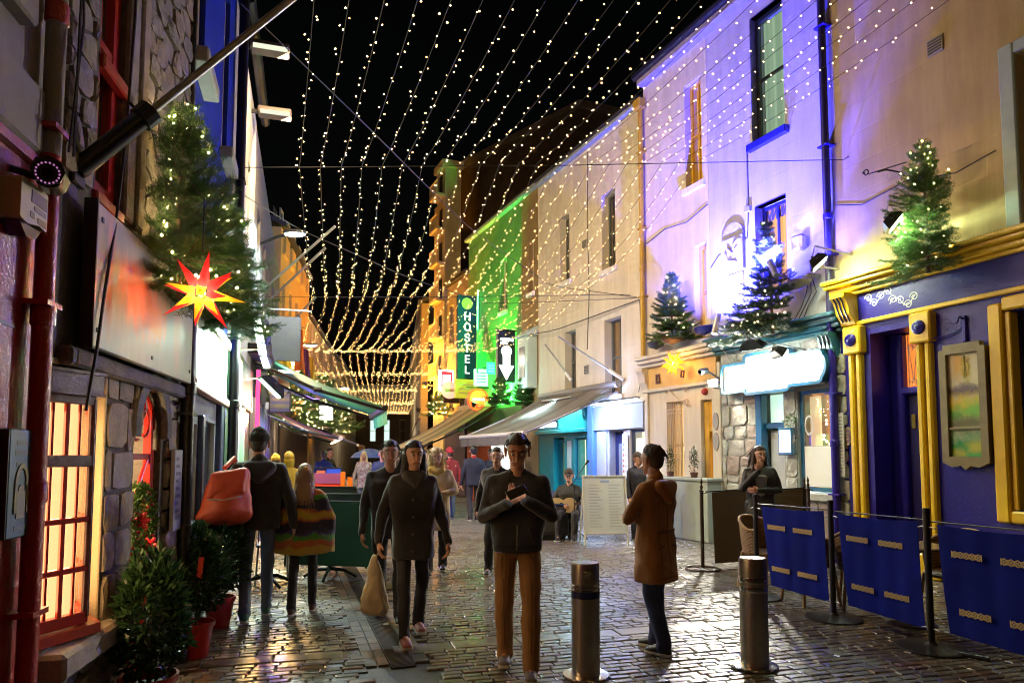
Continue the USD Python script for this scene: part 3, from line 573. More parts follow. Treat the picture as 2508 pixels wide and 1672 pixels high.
# white scroll ornament on the fascia
def curl(cs, cz, sc, fl):
    q = [(cs + fl * sc * (t * 1.6 - .8), cz + sc * .28 * math.sin(t * 7)) for t in np.linspace(0, 1, 22)]
    ms = [R1.poly(sg.LineString(q).buffer(.006), .031, .034)]
    for t in (.12, .42, .72, .95):
        u = (cs + fl * sc * (t * 1.6 - .8), cz + sc * .28 * math.sin(t * 7)); r = sc * .27
        ms.append(R1.poly(sg.LineString([(u[0] + r * (1 - k * .7) * math.cos(k * 8 * fl), u[1] + r * (1 - k * .7) * math.sin(k * 8)) for k in np.linspace(0, 1, 18)]).buffer(.0055), .031, .034))
    return join(*ms)
ORN = M('white_scroll_paint', (.6, .6, .66), .5)
part(T, 'painted_scroll', curl(10.16, 3.79, .24, 1), ORN); part(T, 'painted_scroll', curl(9.80, 3.66, .24, -1), ORN)
T = thing('oval_plaque', 'small oval plaque on the purple pier by the drainpipe', 'plaque', R1.w(10.77, 1.7))
part(T, 'rim', R1.poly(affinity.scale(sg.Point(10.775, 1.86).buffer(.07, 12), 1, 1.9), .0, .03), M('dull_brass', (.3, .24, .12), .4, metal=.8)); part(T, 'face', R1.poly(affinity.scale(sg.Point(10.775, 1.86).buffer(.055, 12), 1, 1.9), .03, .034), M('brown_plaque_face', (.12, .06, .06), .4))
for z in (1.82, 1.86, 1.9): part(T, 'worn_line', R1.box(10.745, 10.805, z - .006, z + .006, .034, .0355), M('dull_brass', 0))
downpipe('drainpipe', 'tall dark purple drainpipe between the blue lit wall and the tan wall', R1, (10.95, .10), .058, [(0, 3.6, PURP), (3.6, 10.0, M('dark_purple_pipe', (.02, .015, .06), .4))], (1.0, 2.5, 4.6, 6.3, 8.2), sock=(1.75, 5.2))
# painted picture board
pic = [(9.05, 2.72, .10, .22, (.62, .36, .05)), (8.93, 2.62, .055, .19, (.45, .36, .05)), (8.97, 2.36, .60, .07, (.12, .085, .08)), (8.95, 2.38, .13, .08, (.12, .085, .08)), (8.97, 2.15, .7, .17, (.66, .48, .01)), (8.85, 2.10, .2, .15, (.16, .42, .02)), (9.1, 2.05, .12, .14, (.10, .38, .02)), (8.97, 1.95, .7, .11, (.13, .12, .03)), (8.97, 1.62, .8, .24, (.008, .26, .03)), (8.85, 1.68, .13, .08, (.40, .40, .02)), (9.08, 1.6, .12, .07, (.34, .36, .02))]
T = thing('picture_board', 'framed painting of a green and yellow meadow hung on the purple wall', 'sign', R1.w(8.97, 1.4))
olive = M('olive_painted_frame', (.20, .155, .05), .45, c2=(.16, .12, .04), sc=8, coat=.2, bump=.1)
outer = unary_union([sg.box(8.70, 1.5, 9.24, 2.87).buffer(.02), sg.box(8.74, 2.8, 9.20, 2.95), sg.Polygon([(8.72, 1.55), (9.22, 1.55), (9.22, 1.47), (9.14, 1.43), (9.03, 1.45), (8.97, 1.40), (8.91, 1.45), (8.80, 1.43), (8.72, 1.47)])]).buffer(.02).buffer(-.02)
inner = sg.box(8.77, 1.56, 9.17, 2.83)
part(T, 'frame', R1.poly(outer.difference(inner), .03, .12), olive); part(T, 'painting', R1.box(8.76, 9.18, 1.55, 2.84, .04, .075), painting('meadow_painting', R1, (.60, .54, .34), (.52, .47, .3), pic, sc=14, streak=(1, .8), r=.45))
part(T, 'cross_bar', R1.bev(8.77, 9.17, 1.89, 1.925, .07, .105, .005), olive)
part(T, 'plant_sprig', join(*[R1.poly(affinity.rotate(sg.Point(8.955 + .04 * math.sin(k * 2.4), 2.55 + .013 * k).buffer(.02, 3), 30 * k), .0755, .079) for k in range(17)]), M('yellow_flower_paint', (.5, .33, .02), .5))
part(T, 'plant_stem', R1.tube([(8.97, 2.52, .077), (8.95, 2.65, .077), (8.96, 2.8, .077)], .006, 4), M('green_stem_paint', (.08, .16, .02), .5))
T = thing('iron_bracket', 'purple iron wall bracket above the meadow painting with a cable to the pilaster', 'bracket', R1.w(9.0, 3.0))
part(T, 'plate', R1.bev(8.95, 9.0, 2.97, 3.3, 0, .04, .008), PURP); part(T, 'hook', R1.tube([(8.97, 3.26, .04), (8.97, 3.28, .12), (8.97, 3.2, .16)], .014, 6), PURP); part(T, 'cable', R1.tube([(9.36, 3.08, .05), (9.2, 3.08, .03), (9.0, 3.16, .03)], .009, 5), PURP)
spotlamp('floodlight', 'black floodlight on a bar at the left end of the yellow cornice', R1, 10.62, 4.32, .62, (-.45, -.75, -.5), (.80, 1.0, .6), 80, (.24, .26), armdz=.2)
spotlamp('floodlight', 'black floodlight on a bar in front of the small green lit tree', R1, 9.35, 4.50, .66, (-.55, -.62, -.55), (.72, 1.0, .55), 95, (.24, .24), armdz=.2)
solo('tree_bracket', join(R1.tube([(9.75, 5.42, .0), (9.75, 5.42, .30), (9.85, 5.42, .34)], .012, 6), tube([R1.w(10.07 + .05 * (1 - k * .6) * math.cos(k * 7), 5.5 + .05 * (1 - k * .6) * math.sin(k * 7), .30) for k in np.linspace(0, 1, 18)], .010, 5), R1.tube([(9.45, 5.40, .3), (10.04, 5.47, .3)], .010, 5)), IRON, 'curled iron bracket sticking out from the small tree on the tan wall', 'bracket')

# ------------------------------------------------------------------ right: blue lit house over the stone restaurant
PLAST = ruled('pale_plaster', R2, (.50, .48, .54), (.44, .42, .48), .95, .42, .8, .20)
DKBL = M('deep_blue_window_paint', (.012, .015, .22), .35, coat=.3, c2=(.01, .012, .15)); BLK2 = M('black_green_sash', (.012, .018, .022), .35, coat=.2)
T = thing('plaster_house', 'pale plastered house washed in blue light above a stone restaurant front', 'building', R2.w(12.4, 0)); PH = T
wt, wb = (12.05, 12.78, 7.02, 9.30), (12.08, 12.76, 4.35, 5.88)
rd, rwn = (12.25, 12.82, 0, 2.62), (11.30, 11.96, 1.02, 2.60)
part(T, 'upper_wall', R2.wall(11.0, 13.95, 3.70, 9.75, holes=[wt, wb]), PLAST)
part(T, 'stone_core', R2.wall(11.0, 13.72, 0, 3.70, holes=[rd, rwn]), M('restaurant_mortar', (.34, .35, .31), .85, c2=(.24, .25, .22), sc=8, bump=.8, bs=30))
RST = [M('roughcast_stone_%d' % i, c, .8, c2=d, sc=6, bump=.9, bs=26) for i, (c, d) in enumerate((((.46, .47, .42), (.3, .31, .27)), ((.40, .38, .33), (.24, .23, .2)), ((.33, .26, .22), (.22, .18, .15))))]
for (a, b, z0, z1, sd) in ((12.84, 13.70, .2, 3.0, 4), (11.98, 12.23, .2, 2.62, 5), (11.02, 11.28, .0, 3.1, 6), (11.28, 11.98, .25, .88, 7), (11.3, 12.84, 2.64, 2.9, 12), (11.2, 13.7, 3.22, 3.4, 13)): stones(T, R2, a, b, z0, z1, RST, rows=(.22, .40), lens=(.25, .5), h=.03, seed=sd, joint=.008, jit=.13)
part(T, 'stone_ledge', R2.bev(11.2, 12.0, .88, 1.0, -.1, .10, .015), RST[0])
LITW = folds('lit_pale_curtain', R2, (.55, .78, .52), (.30, .48, .32), .20, .12); LITO = folds('lit_orange_curtain', R2, (.85, .42, .17), (.6, .27, .1), .55, .11)
window(T, R2, wt, BLK2, LITW, bars=(0, 1), din=.12, fw=.08, sill=DKBL, sillp=.10); window(T, R2, wb, DKBL, LITO, bars=(1, 0), din=.16, fw=.06)
for w in (wt, wb): part(T, 'blue_reveal', join(R2.box(w[1] - .0, w[1] + .012, w[2], w[3], -.14, .004), R2.box(w[0], w[1], w[3], w[3] + .012, -.14, .004)), DKBL)
part(T, 'window_lace', join(*[R2.poly(affinity.rotate(sg.box(s - .02, 5.62, s + .02, 5.82), random.uniform(-25, 25)), -.20, -.197) for s in np.linspace(12.16, 12.70, 13)]), M('dark_lace', (.06, .05, .05), .7))
for z0, z1, o in ((3.42, 3.48, .08), (3.482, 3.56, .14), (3.562, 3.64, .22), (3.642, 3.70, .28)): part(T, 'cornice_moulding', R2.bev(11.02, 13.9, z0, z1, -.1, o, .014), M('teal_gloss_paint', (.03, .13, .18), .35, c2=(.02, .09, .13), sc=5, bump=.2, coat=.4))
part(T, 'scroll_bracket', R2.to((np.c_[cv[0][:, 2] + 11.12, cv[0][:, 1] * .85 + 3.42, cv[0][:, 0] * .8], cv[1])), MAT['teal_gloss_paint'])
for k in range(3): part(T, 'bracket_groove', R2.tube([(11.17 + k * .07, 3.38, .255), (11.17 + k * .07, 3.26, .19), (11.17 + k * .07, 3.14, .14)], .009, 5), BLACK)
TB = M('teal_blue_frame_paint', (.02, .12, .22), .35, c2=(.016, .1, .19), coat=.3)
part(T, 'door_jamb', R2.bev(12.70, 12.84, 0, 2.64, -.1, .05, .01), TB); part(T, 'door_head', R2.bev(12.25, 12.7, 2.02, 2.12, -.14, -.04, .01), TB)
Dr = part(T, 'door', R2.bev(12.27, 12.69, .05, 2.0, -.20, -.14, .01), M('grey_white_door_paint', (.5, .52, .5), .45, c2=(.42, .44, .43)))
for a, b in ((.2, .8), (.95, 1.85)): part(Dr, 'door_panel', R2.bev(12.34, 12.62, a, b, -.15, -.125, .012), M('grey_white_door_paint', 0))
part(T, 'door_fanlight', R2.box(12.27, 12.69, 2.13, 2.6, -.17, -.16), M('pale_lit_glass', (.4, .55, .45), .2, em=(.5, .75, .6), es=.35))
WI = folds('restaurant_interior', R2, (.30, .11, .04), (.07, .05, .03), .8, .22)
window(T, R2, rwn, TB, WI, bars=(0, 0), din=.05, fw=.06, sill=TB, sillp=.06)
part(T, 'frosted_film', R2.box(11.36, 11.90, 1.09, 1.72, -.066, -.064), M('frosted_film', (.55, .55, .48), .6, em=(.8, .7, .5), es=.12))
part(T, 'cream_drape', R2.box(11.74, 11.93, 1.73, 2.52, -.28, -.24), M('cream_drape', (.5, .4, .27), .8, em=(.9, .6, .35), es=.22))
part(T, 'oval_sticker', R2.poly(affinity.scale(sg.Point(11.80, 2.05).buffer(.085, 14), 1, 1.9).difference(affinity.scale(sg.Point(11.80, 2.05).buffer(.065, 14), 1, 1.9)), -.065, -.063), WHITE)
part(T, 'interior_bulbs', join(*[ball(R2.w(11.36 + .4 * random.random(), 2.2 + .3 * random.random(), -.2), .008, 0) for _ in range(26)] + [ball(R2.w(11.4 + .3 * random.random(), 1.75 + .4 * random.random(), -.25), .02, 1) for _ in range(8)]), E('warm_bulb_dim', (1, .62, .25), 6))
part(T, 'eaves', R2.bev(11.0, 16.0, 9.66, 9.80, -.3, .20, .02), M('weathered_eaves', (.34, .31, .30), .7, c2=(.24, .22, .21), bump=.3)); part(T, 'gutter', R2.tube([(11.0, 9.84, .26), (16.0, 9.84, .26)], .075), IRON)
part(T, 'roof_slope', R2.to(hexa([(11, 9.8, .2), (16.1, 9.8, .2), (11, 9.9, .2), (16.1, 9.9, .2), (11, 12.5, -4), (16.1, 12.5, -4), (11, 12.6, -4), (16.1, 12.6, -4)])), M('dark_roof_slate', (.03, .03, .035), .7, bump=.5))
# lit sign, menu case, menu board
T = thing('restaurant_sign', 'blank stepped white sign with teal edge glaring under two floodlights', 'sign', R2.w(12.4, 2.7))
sp = unary_union([sg.box(11.32, 2.72, 13.40, 3.12), sg.box(11.95, 2.66, 12.85, 3.24), sg.Point(11.45, 2.92).buffer(.2)]).buffer(-.03).buffer(.05)
part(T, 'panel', R2.poly(sp, .16, .21), M('white_sign_enamel', (.75, .77, .76), .45, c2=(.68, .70, .69), sc=2)); part(T, 'rim', R2.poly(sp.buffer(.045).difference(sp.buffer(-.002)), .10, .23), TB)
part(T, 'strut', R2.tube([(13.55, 3.5, .1), (13.2, 3.2, .2)], .012, 5), GALV)
spotlamp('floodlight', 'black floodlight over the middle of the glaring white restaurant sign', R2, 12.35, 3.32, .52, (.1, -.85, -.5), (.82, 1.0, .95), 34, (.42, .16), armdz=.08)
spotlamp('floodlight', 'black floodlight over the right end of the glaring white restaurant sign', R2, 11.75, 3.14, .55, (-.25, -.55, -.75), (.82, 1.0, .95), 34, (.3, .16), armdz=.1)
T = spotlamp('floodlight', 'blinding white floodlight facing the street beside the restaurant sign', R2, 13.62, 2.88, .28, (-.60, -.16, .78), (1.0, .94, .78), 1250, (.19, .15), armdz=-.1)
T = thing('menu_case', 'glowing menu case with teal frame on the stone pillar by the restaurant door', 'menu', R2.w(12.1, 1.6))
part(T, 'case', R2.bev(11.98, 12.27, 1.58, 2.02, .04, .12, .008), TB); part(T, 'lit_sheet', R2.box(12.01, 12.24, 1.62, 1.98, .121, .124), E('menu_light', (.75, .88, 1.0), 1.3))
T = thing('menu_board', 'long pale menu sheet with fine print on the pier next to the purple shop', 'menu', R2.w(11.15, 1.3))
part(T, 'sheet', R2.bev(11.05, 11.26, 1.26, 2.2, .05, .07, .004), M('pale_menu_sheet', (.5, .5, .48), .6))
for k in range(17): part(T, 'print_line', R2.box(11.075, 11.235 - .04 * ((k * 7) % 3), 1.33 + .05 * k, 1.345 + .05 * k, .07, .0712), M('grey_print', (.2, .2, .22), .6))
# carved stones, blue lamps
T = thing('carved_stone', 'tall carved stone panel set in the blue lit wall left of the fir tree', 'carving', R2.w(13.4, 4.5))
part(T, 'slab', R2.bev(13.02, 13.56, 4.85, 5.50, -.05, .09, .02), M('carved_limestone', (.45, .43, .42), .8, c2=(.33, .31, .3), sc=10, bump=1.0, bs=18)); part(T, 'lower_slab', R2.bev(13.06, 13.44, 4.12, 4.84, -.05, .06, .02), M('carved_limestone', 0))
part(T, 'relief', join(*[R2.to(turn(ball((0, 0, 0), 1, 1, (.10, .035, .04)), (0, 0, 1), random.uniform(0, 180))) if 0 else R2.to(move(turn(ball((0, 0, 0), 1, 1, (.13, .03, .05)), (0, 0, 1), an), (s, z, .09))) for s, z, an in ((13.3, 5.25, 50), (13.18, 5.2, 120), (13.25, 5.05, 20), (13.4, 5.15, 80), (13.15, 5.36, 150))]), MAT['carved_limestone'], smooth=True)
part(T, 'arched_top', R2.poly(sg.Point(13.29, 5.5).buffer(.27).intersection(sg.box(13, 5.505, 14, 6)), -.05, .05), MAT['carved_limestone'])
solo('stone_corbel', R2.to(cbox(.22, .26, .17, .04, (11.76, 4.95, .085))), MAT['carved_limestone'], 'small rounded stone corbel projecting from the blue lit wall near the pipe', 'corbel')
def uplight(name, label, s, z, aim, col, power, L=.34, r=.055, o=.16, F=R2):
    a3 = F.d * aim[0] + np.array([0, 0, aim[1]]) + F.n * aim[2]; a3 /= np.linalg.norm(a3); P = F.w(s, z, o)
    T = thing(name, label, 'lamp', P); part(T, 'barrel', tube([P - a3 * L, P], r, 16, cap=False), GALV, smooth=40); part(T, 'back_cap', tube([P - a3 * (L + .01), P - a3 * L], r * 1.02, 16), GALV)
    part(T, 'bracket', tube([P - a3 * L * .85, F.w(s - .03, z - L * .9, 0)], .016, 6), GALV)
    part(T, 'lamp_glass', tube([P - a3 * .035, P - a3 * .03], r * .95, 16), E('uplight_glass', col, 6)); lamp(T, 'light', P - a3 * .02, a3, (r * 1.5, r * 1.5), col, power); return T
uplight('uplight', 'tube shaped blue uplight angled across the blue lit wall below the corbel', 11.85, 4.62, (.55, .8, -.16), (.05, .04, 1.0), 48000, o=.62)
uplight('uplight', 'blue floodlight low behind the fir tree beside the carved stone', 13.05, 4.0, (-.05, .95, -.22), (.05, .05, 1.0), 40000, o=.62)
uplight('uplight', 'slim blue uplight fixed close to the pipe on the blue lit wall', 11.12, 4.55, (-.12, .97, -.12), (.08, .07, 1.0), 1500, o=.36, L=.2)
T = thing('street_lamp', 'unlit grey street lamp head fixed to the wall above the restaurant cornice', 'street lamp', R2.w(11.7, 4.2))
part(T, 'lamp_head', move(R2.to(scaled(ball((0, 0, 0), 1, 2), (.30, .085, .13))), R2.w(11.72, 4.27, .22) - R2.p), M('lamp_grey', (.36, .36, .33), .4, c2=(.28, .28, .26)), smooth=True)
part(T, 'arm', R2.tube([(11.45, 4.35, .0), (11.5, 4.36, .2), (11.75, 4.34, .22)], .035, 8), GALV); part(T, 'cables', join(*[R2.tube([(11.5 + .04 * k, 4.3, .1), (11.45 + .1 * k, 4.1, .08), (11.6 + .07 * k, 3.9, .1), (11.7 + .1 * k, 3.72, .1)], .007, 5) for k in range(3)]), CORDM)

# ------------------------------------------------------------------ right: cream house with the yellow windows
CRM = ruled('cream_render', R2, (.66, .59, .47), (.60, .53, .42), .8, .36, .75, .16); YW = M('yellow_window_paint', (.62, .36, .02), .4, c2=(.5, .28, .015), coat=.2)
T = thing('cream_house', 'cream house with yellow framed windows and orange lit fascia', 'building', R2.w(15, 0))
y3, y2, gw, yd = (14.12, 14.62, 6.88, 9.0), (14.05, 14.42, 3.80, 5.66), (14.83, 15.36, .9, 2.66), (13.98, 14.30, 0, 2.63)
part(T, 'wall', R2.wall(13.96, 16.02, 0, 9.75, holes=[y3, y2, gw, yd]), CRM)
part(T, 'lower_pier', R2.bev(13.725, 13.955, 0, 3.3, -.3, .03, .015), CRM)
YL = folds('lit_yellow_blind', R2, (1.0, .80, .42), (.95, .68, .3), .75, .3); YD = folds('lit_amber_blind', R2, (.75, .36, .06), (.5, .22, .03), .5, .3)
window(T, R2, y3, YW, YD, bars=(1, 1), sill=WHITE); window(T, R2, y2, YW, YL, bars=(0, 1), fw=.07, sill=WHITE); G = window(T, R2, gw, M('tan_sash', (.4, .28, .12), .5), folds('lit_curtain', R2, (1.0, .62, .24), (.62, .33, .1), .8, .06), bars=(1, 1))
for k in range(9): part(G, 'grille_bar', R2.tube([(14.86 + .058 * k, .9, .02), (14.86 + .058 * k, 2.62, .02)], .008, 5), M('cream_iron', (.5, .4, .26), .4))
for z in (2.5, 2.42, 1.62, 1.5): part(G, 'grille_rail', R2.tube([(14.83, z, .02), (15.36, z, .02)], .008, 5), M('cream_iron', 0))
part(T, 'door_reveal', R2.box(14.302, 14.40, 0, 2.63, -.3, .002), CRM); part(T, 'door_frame', R2.bev(14.16, 14.30, 0, 2.6, -.2, -.08, .01), YW); part(T, 'door_transom', R2.bev(13.98, 14.16, 2.02, 2.12, -.2, -.08, .01), YW)
Dr = part(T, 'door', R2.bev(13.99, 14.16, .05, 2.0, -.24, -.18, .008), YW); part(Dr, 'door_glass', R2.box(14.02, 14.10, .9, 1.85, -.179, -.175), E('amber_light', (1, .62, .2), .9)); part(T, 'fanlight', R2.box(13.99, 14.16, 2.13, 2.6, -.22, -.21), E('amber_light', 0, 0))
ORF = M('ochre_fascia_paint', (.62, .40, .14), .6, c2=(.55, .34, .11)); CT = M('cream_trim', (.60, .55, .46), .55, c2=(.52, .47, .39), bump=.1)
part(T, 'fascia', R2.box(13.8, 16.02, 2.98, 3.42, -.05, .05), ORF)
for z0, z1, o in ((3.425, 3.50, .14), (3.502, 3.58, .22), (3.582, 3.66, .28), (2.90, 2.975, .08)): part(T, 'cornice_moulding', R2.bev(13.78, 16.1, z0, z1, -.1, o, .015), CT)
part(T, 'scroll_bracket', R2.to((np.c_[cv[0][:, 2] + 15.9, cv[0][:, 1] + 3.42, cv[0][:, 0] * .7], cv[1])), CT)
part(T, 'corner_strip', R2.bev(15.94, 16.06, 0, 2.9, -.1, .06, .012), CT)
for z in (2.20, 1.83): part(T, 'oval_plaque', R2.poly(affinity.scale(sg.Point(13.84, z).buffer(.075, 12), 1, 2.2), .03, .05), M('grey_stone_plaque', (.36, .34, .3), .7, c2=(.28, .26, .23), sc=30))
for k, (s, z) in enumerate(((15.55, 3.16), (14.75, 3.18), (14.6, 3.18))): part(T, 'fascia_letter_remnant', R2.poly(affinity.rotate(sg.box(s - .07 + .02 * k, z - .1 + .03 * k, s + .07 - .02 * k, z + .1 - .03 * k).difference(sg.box(s - .03, z - .05, s + .03, z + .05)), 10 * k), .05, .075), M('dark_red_brown', (.1, .03, .02), .5))
solo('alarm_bell', move(R2.to(turn(lathe([(0, .07), (.05, .065), (.07, .03), (.07, 0)], n=14), (1, 0, 0), 0)), R2.w(14.15, 2.78, 0) - R2.p), M('alarm_red', (.35, .03, .02), .4), 'small red alarm sounder over the yellow door', 'alarm')
T = thing('security_camera', 'grey security camera at the right end of the orange fascia', 'camera', R2.w(13.8, 3.1)); P = R2.w(13.75, 3.12, .3)
part(T, 'body', tube([P, P + R2.n * .16 + np.array([0, 0, -.03])], .06, 14), GALV, smooth=40); part(T, 'lens', tube([P + R2.n * .15 + np.array([0, -.0, -.03]), P + R2.n * .17 + np.array([0, 0, -.032])], .035, 12), MAT['lens_black']); part(T, 'arm', tube([P, R2.w(13.75, 2.98, 0)], .018), GALV)
T = thing('scroll_bracket', 'pale iron scroll bracket on the cream wall under the glowing yellow star', 'bracket', R2.w(15, 2.5))
part(T, 'arm', R2.tube([(15.25, 2.93, .05), (15.0, 2.75, .05), (14.75, 2.6, .05), (14.62, 2.55, .05)], .011, 5), M('cream_iron', 0)); [part(T, 'scroll', R2.tube([(s + .07 * (1 - k * .6) * math.cos(k * 7), z + .07 * (1 - k * .6) * math.sin(k * 7), .05) for k in np.linspace(0, 1, 16)], .009, 5), M('cream_iron', 0)) for s, z in ((15.3, 2.88), (14.68, 2.86), (14.66, 2.62))]
downpipe('drainpipe', 'mustard yellow drainpipe between the cream house and the white house', R2, (16.02, .09), .055, [(3.68, 9.2, M('mustard_pipe', (.52, .32, .02), .45, c2=(.42, .25, .02)))], (5.0, 6.5, 8.2), sock=(7.9, 5.6)); 
part(Node('/World/drainpipe_003', R2.w(16.02, 3.68)), 'hopper', R2.to(cbox(.26, .24, .2, .03, (16.02, 9.28, .11))), MAT['mustard_pipe'])

# ------------------------------------------------------------------ right: white house with the bar front and the turquoise shop below
WHR = ruled('white_painted_brick', R2, (.68, .62, .50), (.61, .55, .43), .42, .16, .75, .18)
T = thing('white_house', 'long white painted house over the blue lit bar front and turquoise shop', 'building', R2.w(18.5, 0)); WHH = T
ws = [(19.40, 19.95, 6.2, 7.98), (17.20, 17.80, 6.0, 7.86), (19.1, 19.68, 3.2, 4.82), (17.0, 17.72, 2.98, 4.78)]
gdoor, gwin = (16.95, 17.55, 0, 2.14), (15.95, 16.62, .75, 2.14)
part(T, 'upper_wall', R2.wall(16.025, 21.25, 2.72, 9.4, holes=ws), WHR)
part(T, 'ground_wall', R2.wall(16.025, 18.40, 0, 2.16, holes=[gdoor, (16.06, 16.68, .75, 2.14)]), M('pale_blue_white_paint', (.52, .52, .58), .5, c2=(.44, .44, .5)))
lits = folds('dim_room_glow', R2, (.30, .14, .03), (.10, .07, .05), .35, .7)
for k, w in enumerate(ws): window(T, R2, w, M('grey_green_sash', (.10, .11, .10), .45), (DARKIN, DARKIN, lits, lits)[k], bars=(1, 1), din=.20, fw=.05, sill=WHITE, sillp=.06)
part(T, 'fascia', R2.box(16.08, 18.36, 2.17, 2.715, -.1, .08), M('blue_grey_fascia', (.40, .44, .58), .5, c2=(.35, .39, .52), sc=2)); part(T, 'fascia_ledge', R2.bev(16.03, 18.4, 2.72, 2.76, -.1, .10, .008), WHITE)
part(T, 'door_leaf', R2.box(gdoor[0], gdoor[1], .02, 2.1, -.22, -.17), M('dark_blue_door', (.015, .02, .09), .3, coat=.3)); part(T, 'door_glass', R2.box(17.1, 17.4, .7, 1.85, -.169, -.164), M('grey_door_glass', (.2, .22, .24), .1))
G = window(T, R2, (16.06, 16.68, .75, 2.14), M('blue_black_paint', 0), folds('lit_bar_window', R2, (.85, .80, .52), (.65, .6, .36), .7, .5), bars=(0, 0), din=.05); part(G, 'window_poster', R2.box(16.12, 16.56, 1.35, 1.95, -.09, -.085), M('white_poster', (.7, .7, .62), .6, em=(.9, .9, .7), es=.3))
for k in range(5): part(G, 'poster_line', R2.box(16.2 + .03 * k, 16.46 - .02 * k, 1.5 + .07 * k, 1.512 + .07 * k, -.085, -.084), MAT['grey_print'])
part(T, 'pilaster', R2.bev(17.62, 18.0, 0, 2.14, -.05, .06, .01), M('pale_blue_white_paint', 0)); part(T, 'pilaster', R2.bev(18.12, 18.36, 0, 2.9, -.05, .12, .012), M('sky_blue_paint', (.12, .26, .5), .45))
T2 = thing('menu_board', 'tall white menu board with rows of food pictures beside the blue bar door', 'menu', R2.w(16.8, .8)); part(T2, 'board', R2.bev(16.72, 16.93, .85, 2.05, .03, .05, .004), M('white_board', (.66, .68, .74), .5))
for k in range(8):
    part(T2, 'picture', R2.box(16.85, 16.91, .95 + .12 * k, 1.01 + .12 * k, .05, .0515), M('red_food_print' if k < 6 else 'grey_print', (.4, .12, .1), .6)); part(T2, 'print_line', R2.box(16.75, 16.83, .97 + .12 * k, .985 + .12 * k, .05, .0512), MAT['grey_print'])
part(T, 'eaves', R2.bev(16.0, 21.25, 9.32, 9.42, -.3, .14, .015), M('green_grey_gutter', (.3, .34, .28), .6, c2=(.22, .25, .2))); part(T, 'roof_slope', R2.to(hexa([(16.1, 9.42, .15), (21.3, 9.42, .15), (16.1, 9.5, .15), (21.3, 9.5, .15), (16.1, 12.0, -4), (21.3, 12.0, -4), (16.1, 12.1, -4), (21.3, 12.1, -4)])), MAT['dark_roof_slate'])
# batten light over the fascia
T = thing('batten_light', 'long blue white batten light along the top of the blue bar fascia', 'lamp', R2.w(17.2, 2.8)); part(T, 'housing', R2.bev(16.1, 18.3, 2.80, 2.84, .12, .24, .01), GALV); part(T, 'tube', R2.tube([(16.12, 2.785, .18), (18.28, 2.785, .18)], .012, 8), E('batten_tube', (.62, .74, 1.0), 5))
lamp(T, 'light', R2.w(17.2, 2.77, .17), (-R2.n * .28 + np.array([0, 0, -1.0])), (.06, 2.1), (.42, .55, 1.0), 170); lamp(T, 'light', R2.w(17.2, 2.85, .18), (-R2.n * .5 + np.array([0, 0, .9])), (.06, 2.1), (.42, .5, 1.0), 36)
# flagpoles on the white wall
for lb, (a, b) in (('long pale flagpole slanting down across the lower windows of the white house', ((17.9, 4.35, 1.15), (16.85, 3.28, .05))), ('short pale flagpole beside the green edged window of the white house', ((19.85, 4.5, .5), (19.25, 3.5, .05)))):
    T = thing('flagpole', lb, 'flagpole', R2.w(*b)); A, B2 = R2.w(*a), R2.w(*b); part(T, 'pole', tube([A, B2], .022, 8), GALV); part(T, 'holder', tube([B2 + (A - B2) * .0, B2 + (A - B2) * .22], .045, 10), WHITE)
T = thing('window_awning', 'striped grey retractable awning over the turquoise shop with tube front bar', 'awning', R2.w(18.8, 3.1))
AG = M('grey_awning_canvas', (.20, .18, .15), .8, c2=(.155, .14, .115), sc=3); a0, a1, h0, h1, pj = 17.0 + .05, 20.9, 3.18, 2.06, 2.45
AGs = M('dark_awning_stripe', (.12, .11, .09), .8)
n = 11
for k in range(n):
    sa, sb = a0 + (a1 - a0) * k / n, a0 + (a1 - a0) * (k + 1) / n
    part(T, 'canvas_strip', thick(sheet([R2.w(sa, h0, .1), R2.w(sb, h0, .1), R2.w(sb, h1, pj), R2.w(sa, h1, pj)], 1, 6, lambda u, w, q: q - np.array([0, 0, .10]) * (w * (1 - w) * 4)[..., None]), .006), AG if k % 3 else AGs)
part(T, 'front_bar', R2.tube([(a0 - .06, h1 - .02, pj), (a1 + .06, h1 - .02, pj)], .055, 12), M('awning_bar', (.5, .48, .44), .4)); part(T, 'cassette', R2.tube([(a0 - .1, h0 + .02, .12), (a1, h0 + .02, .12)], .08, 10), GALV)
for s in (a0 + .04, a1 - .05): part(T, 'arm', R2.tube([(s, h0 - .16, .06), (s, h1 - .01, pj - .05)], .028, 8), M('pale_blue_arm', (.45, .48, .62), .4))
part(T, 'valance', thick(sheet([R2.w(a0, h1 - .05, pj + .03), R2.w(a1, h1 - .05, pj + .03), R2.w(a1, h1 - .26, pj + .03), R2.w(a0, h1 - .26, pj + .03)], 20, 2, lambda u, w, q: q + R2.n * (.02 * np.sin(u * 50) * w)[..., None]), .005), AGs)
TQ = M('turquoise_gloss_paint', (.012, .30, .33), .4, c2=(.01, .24, .27), sc=3, coat=.25); TQD = M('deep_turquoise_paint', (.01, .17, .20), .45)
T = thing('turquoise_shop', 'bright turquoise shop front lit from above under the grey awning', 'shop', R2.w(19.9, 0))
tw = (18.62, 19.22, .95, 2.02); td = (19.75, 20.35, 0, 2.05)
part(T, 'front', R2.wall(18.42, 21.22, .62, 2.14, holes=[tw, td]), TQ); part(T, 'base', R2.wall(18.42, 21.22, 0, .615), M('purple_grey_base', (.20, .18, .24), .6)); part(T, 'fascia', R2.bev(18.46, 19.95, 2.26, 2.84, -.1, .07, .01), TQ); part(T, 'fascia', R2.bev(20.0, 21.2, 2.26, 2.84, -.1, .05, .01), M('blue_teal_fascia', (.02, .17, .25), .4)); part(T, 'fascia_ledge', R2.bev(18.42, 21.2, 2.15, 2.25, -.1, .14, .012), TQ)
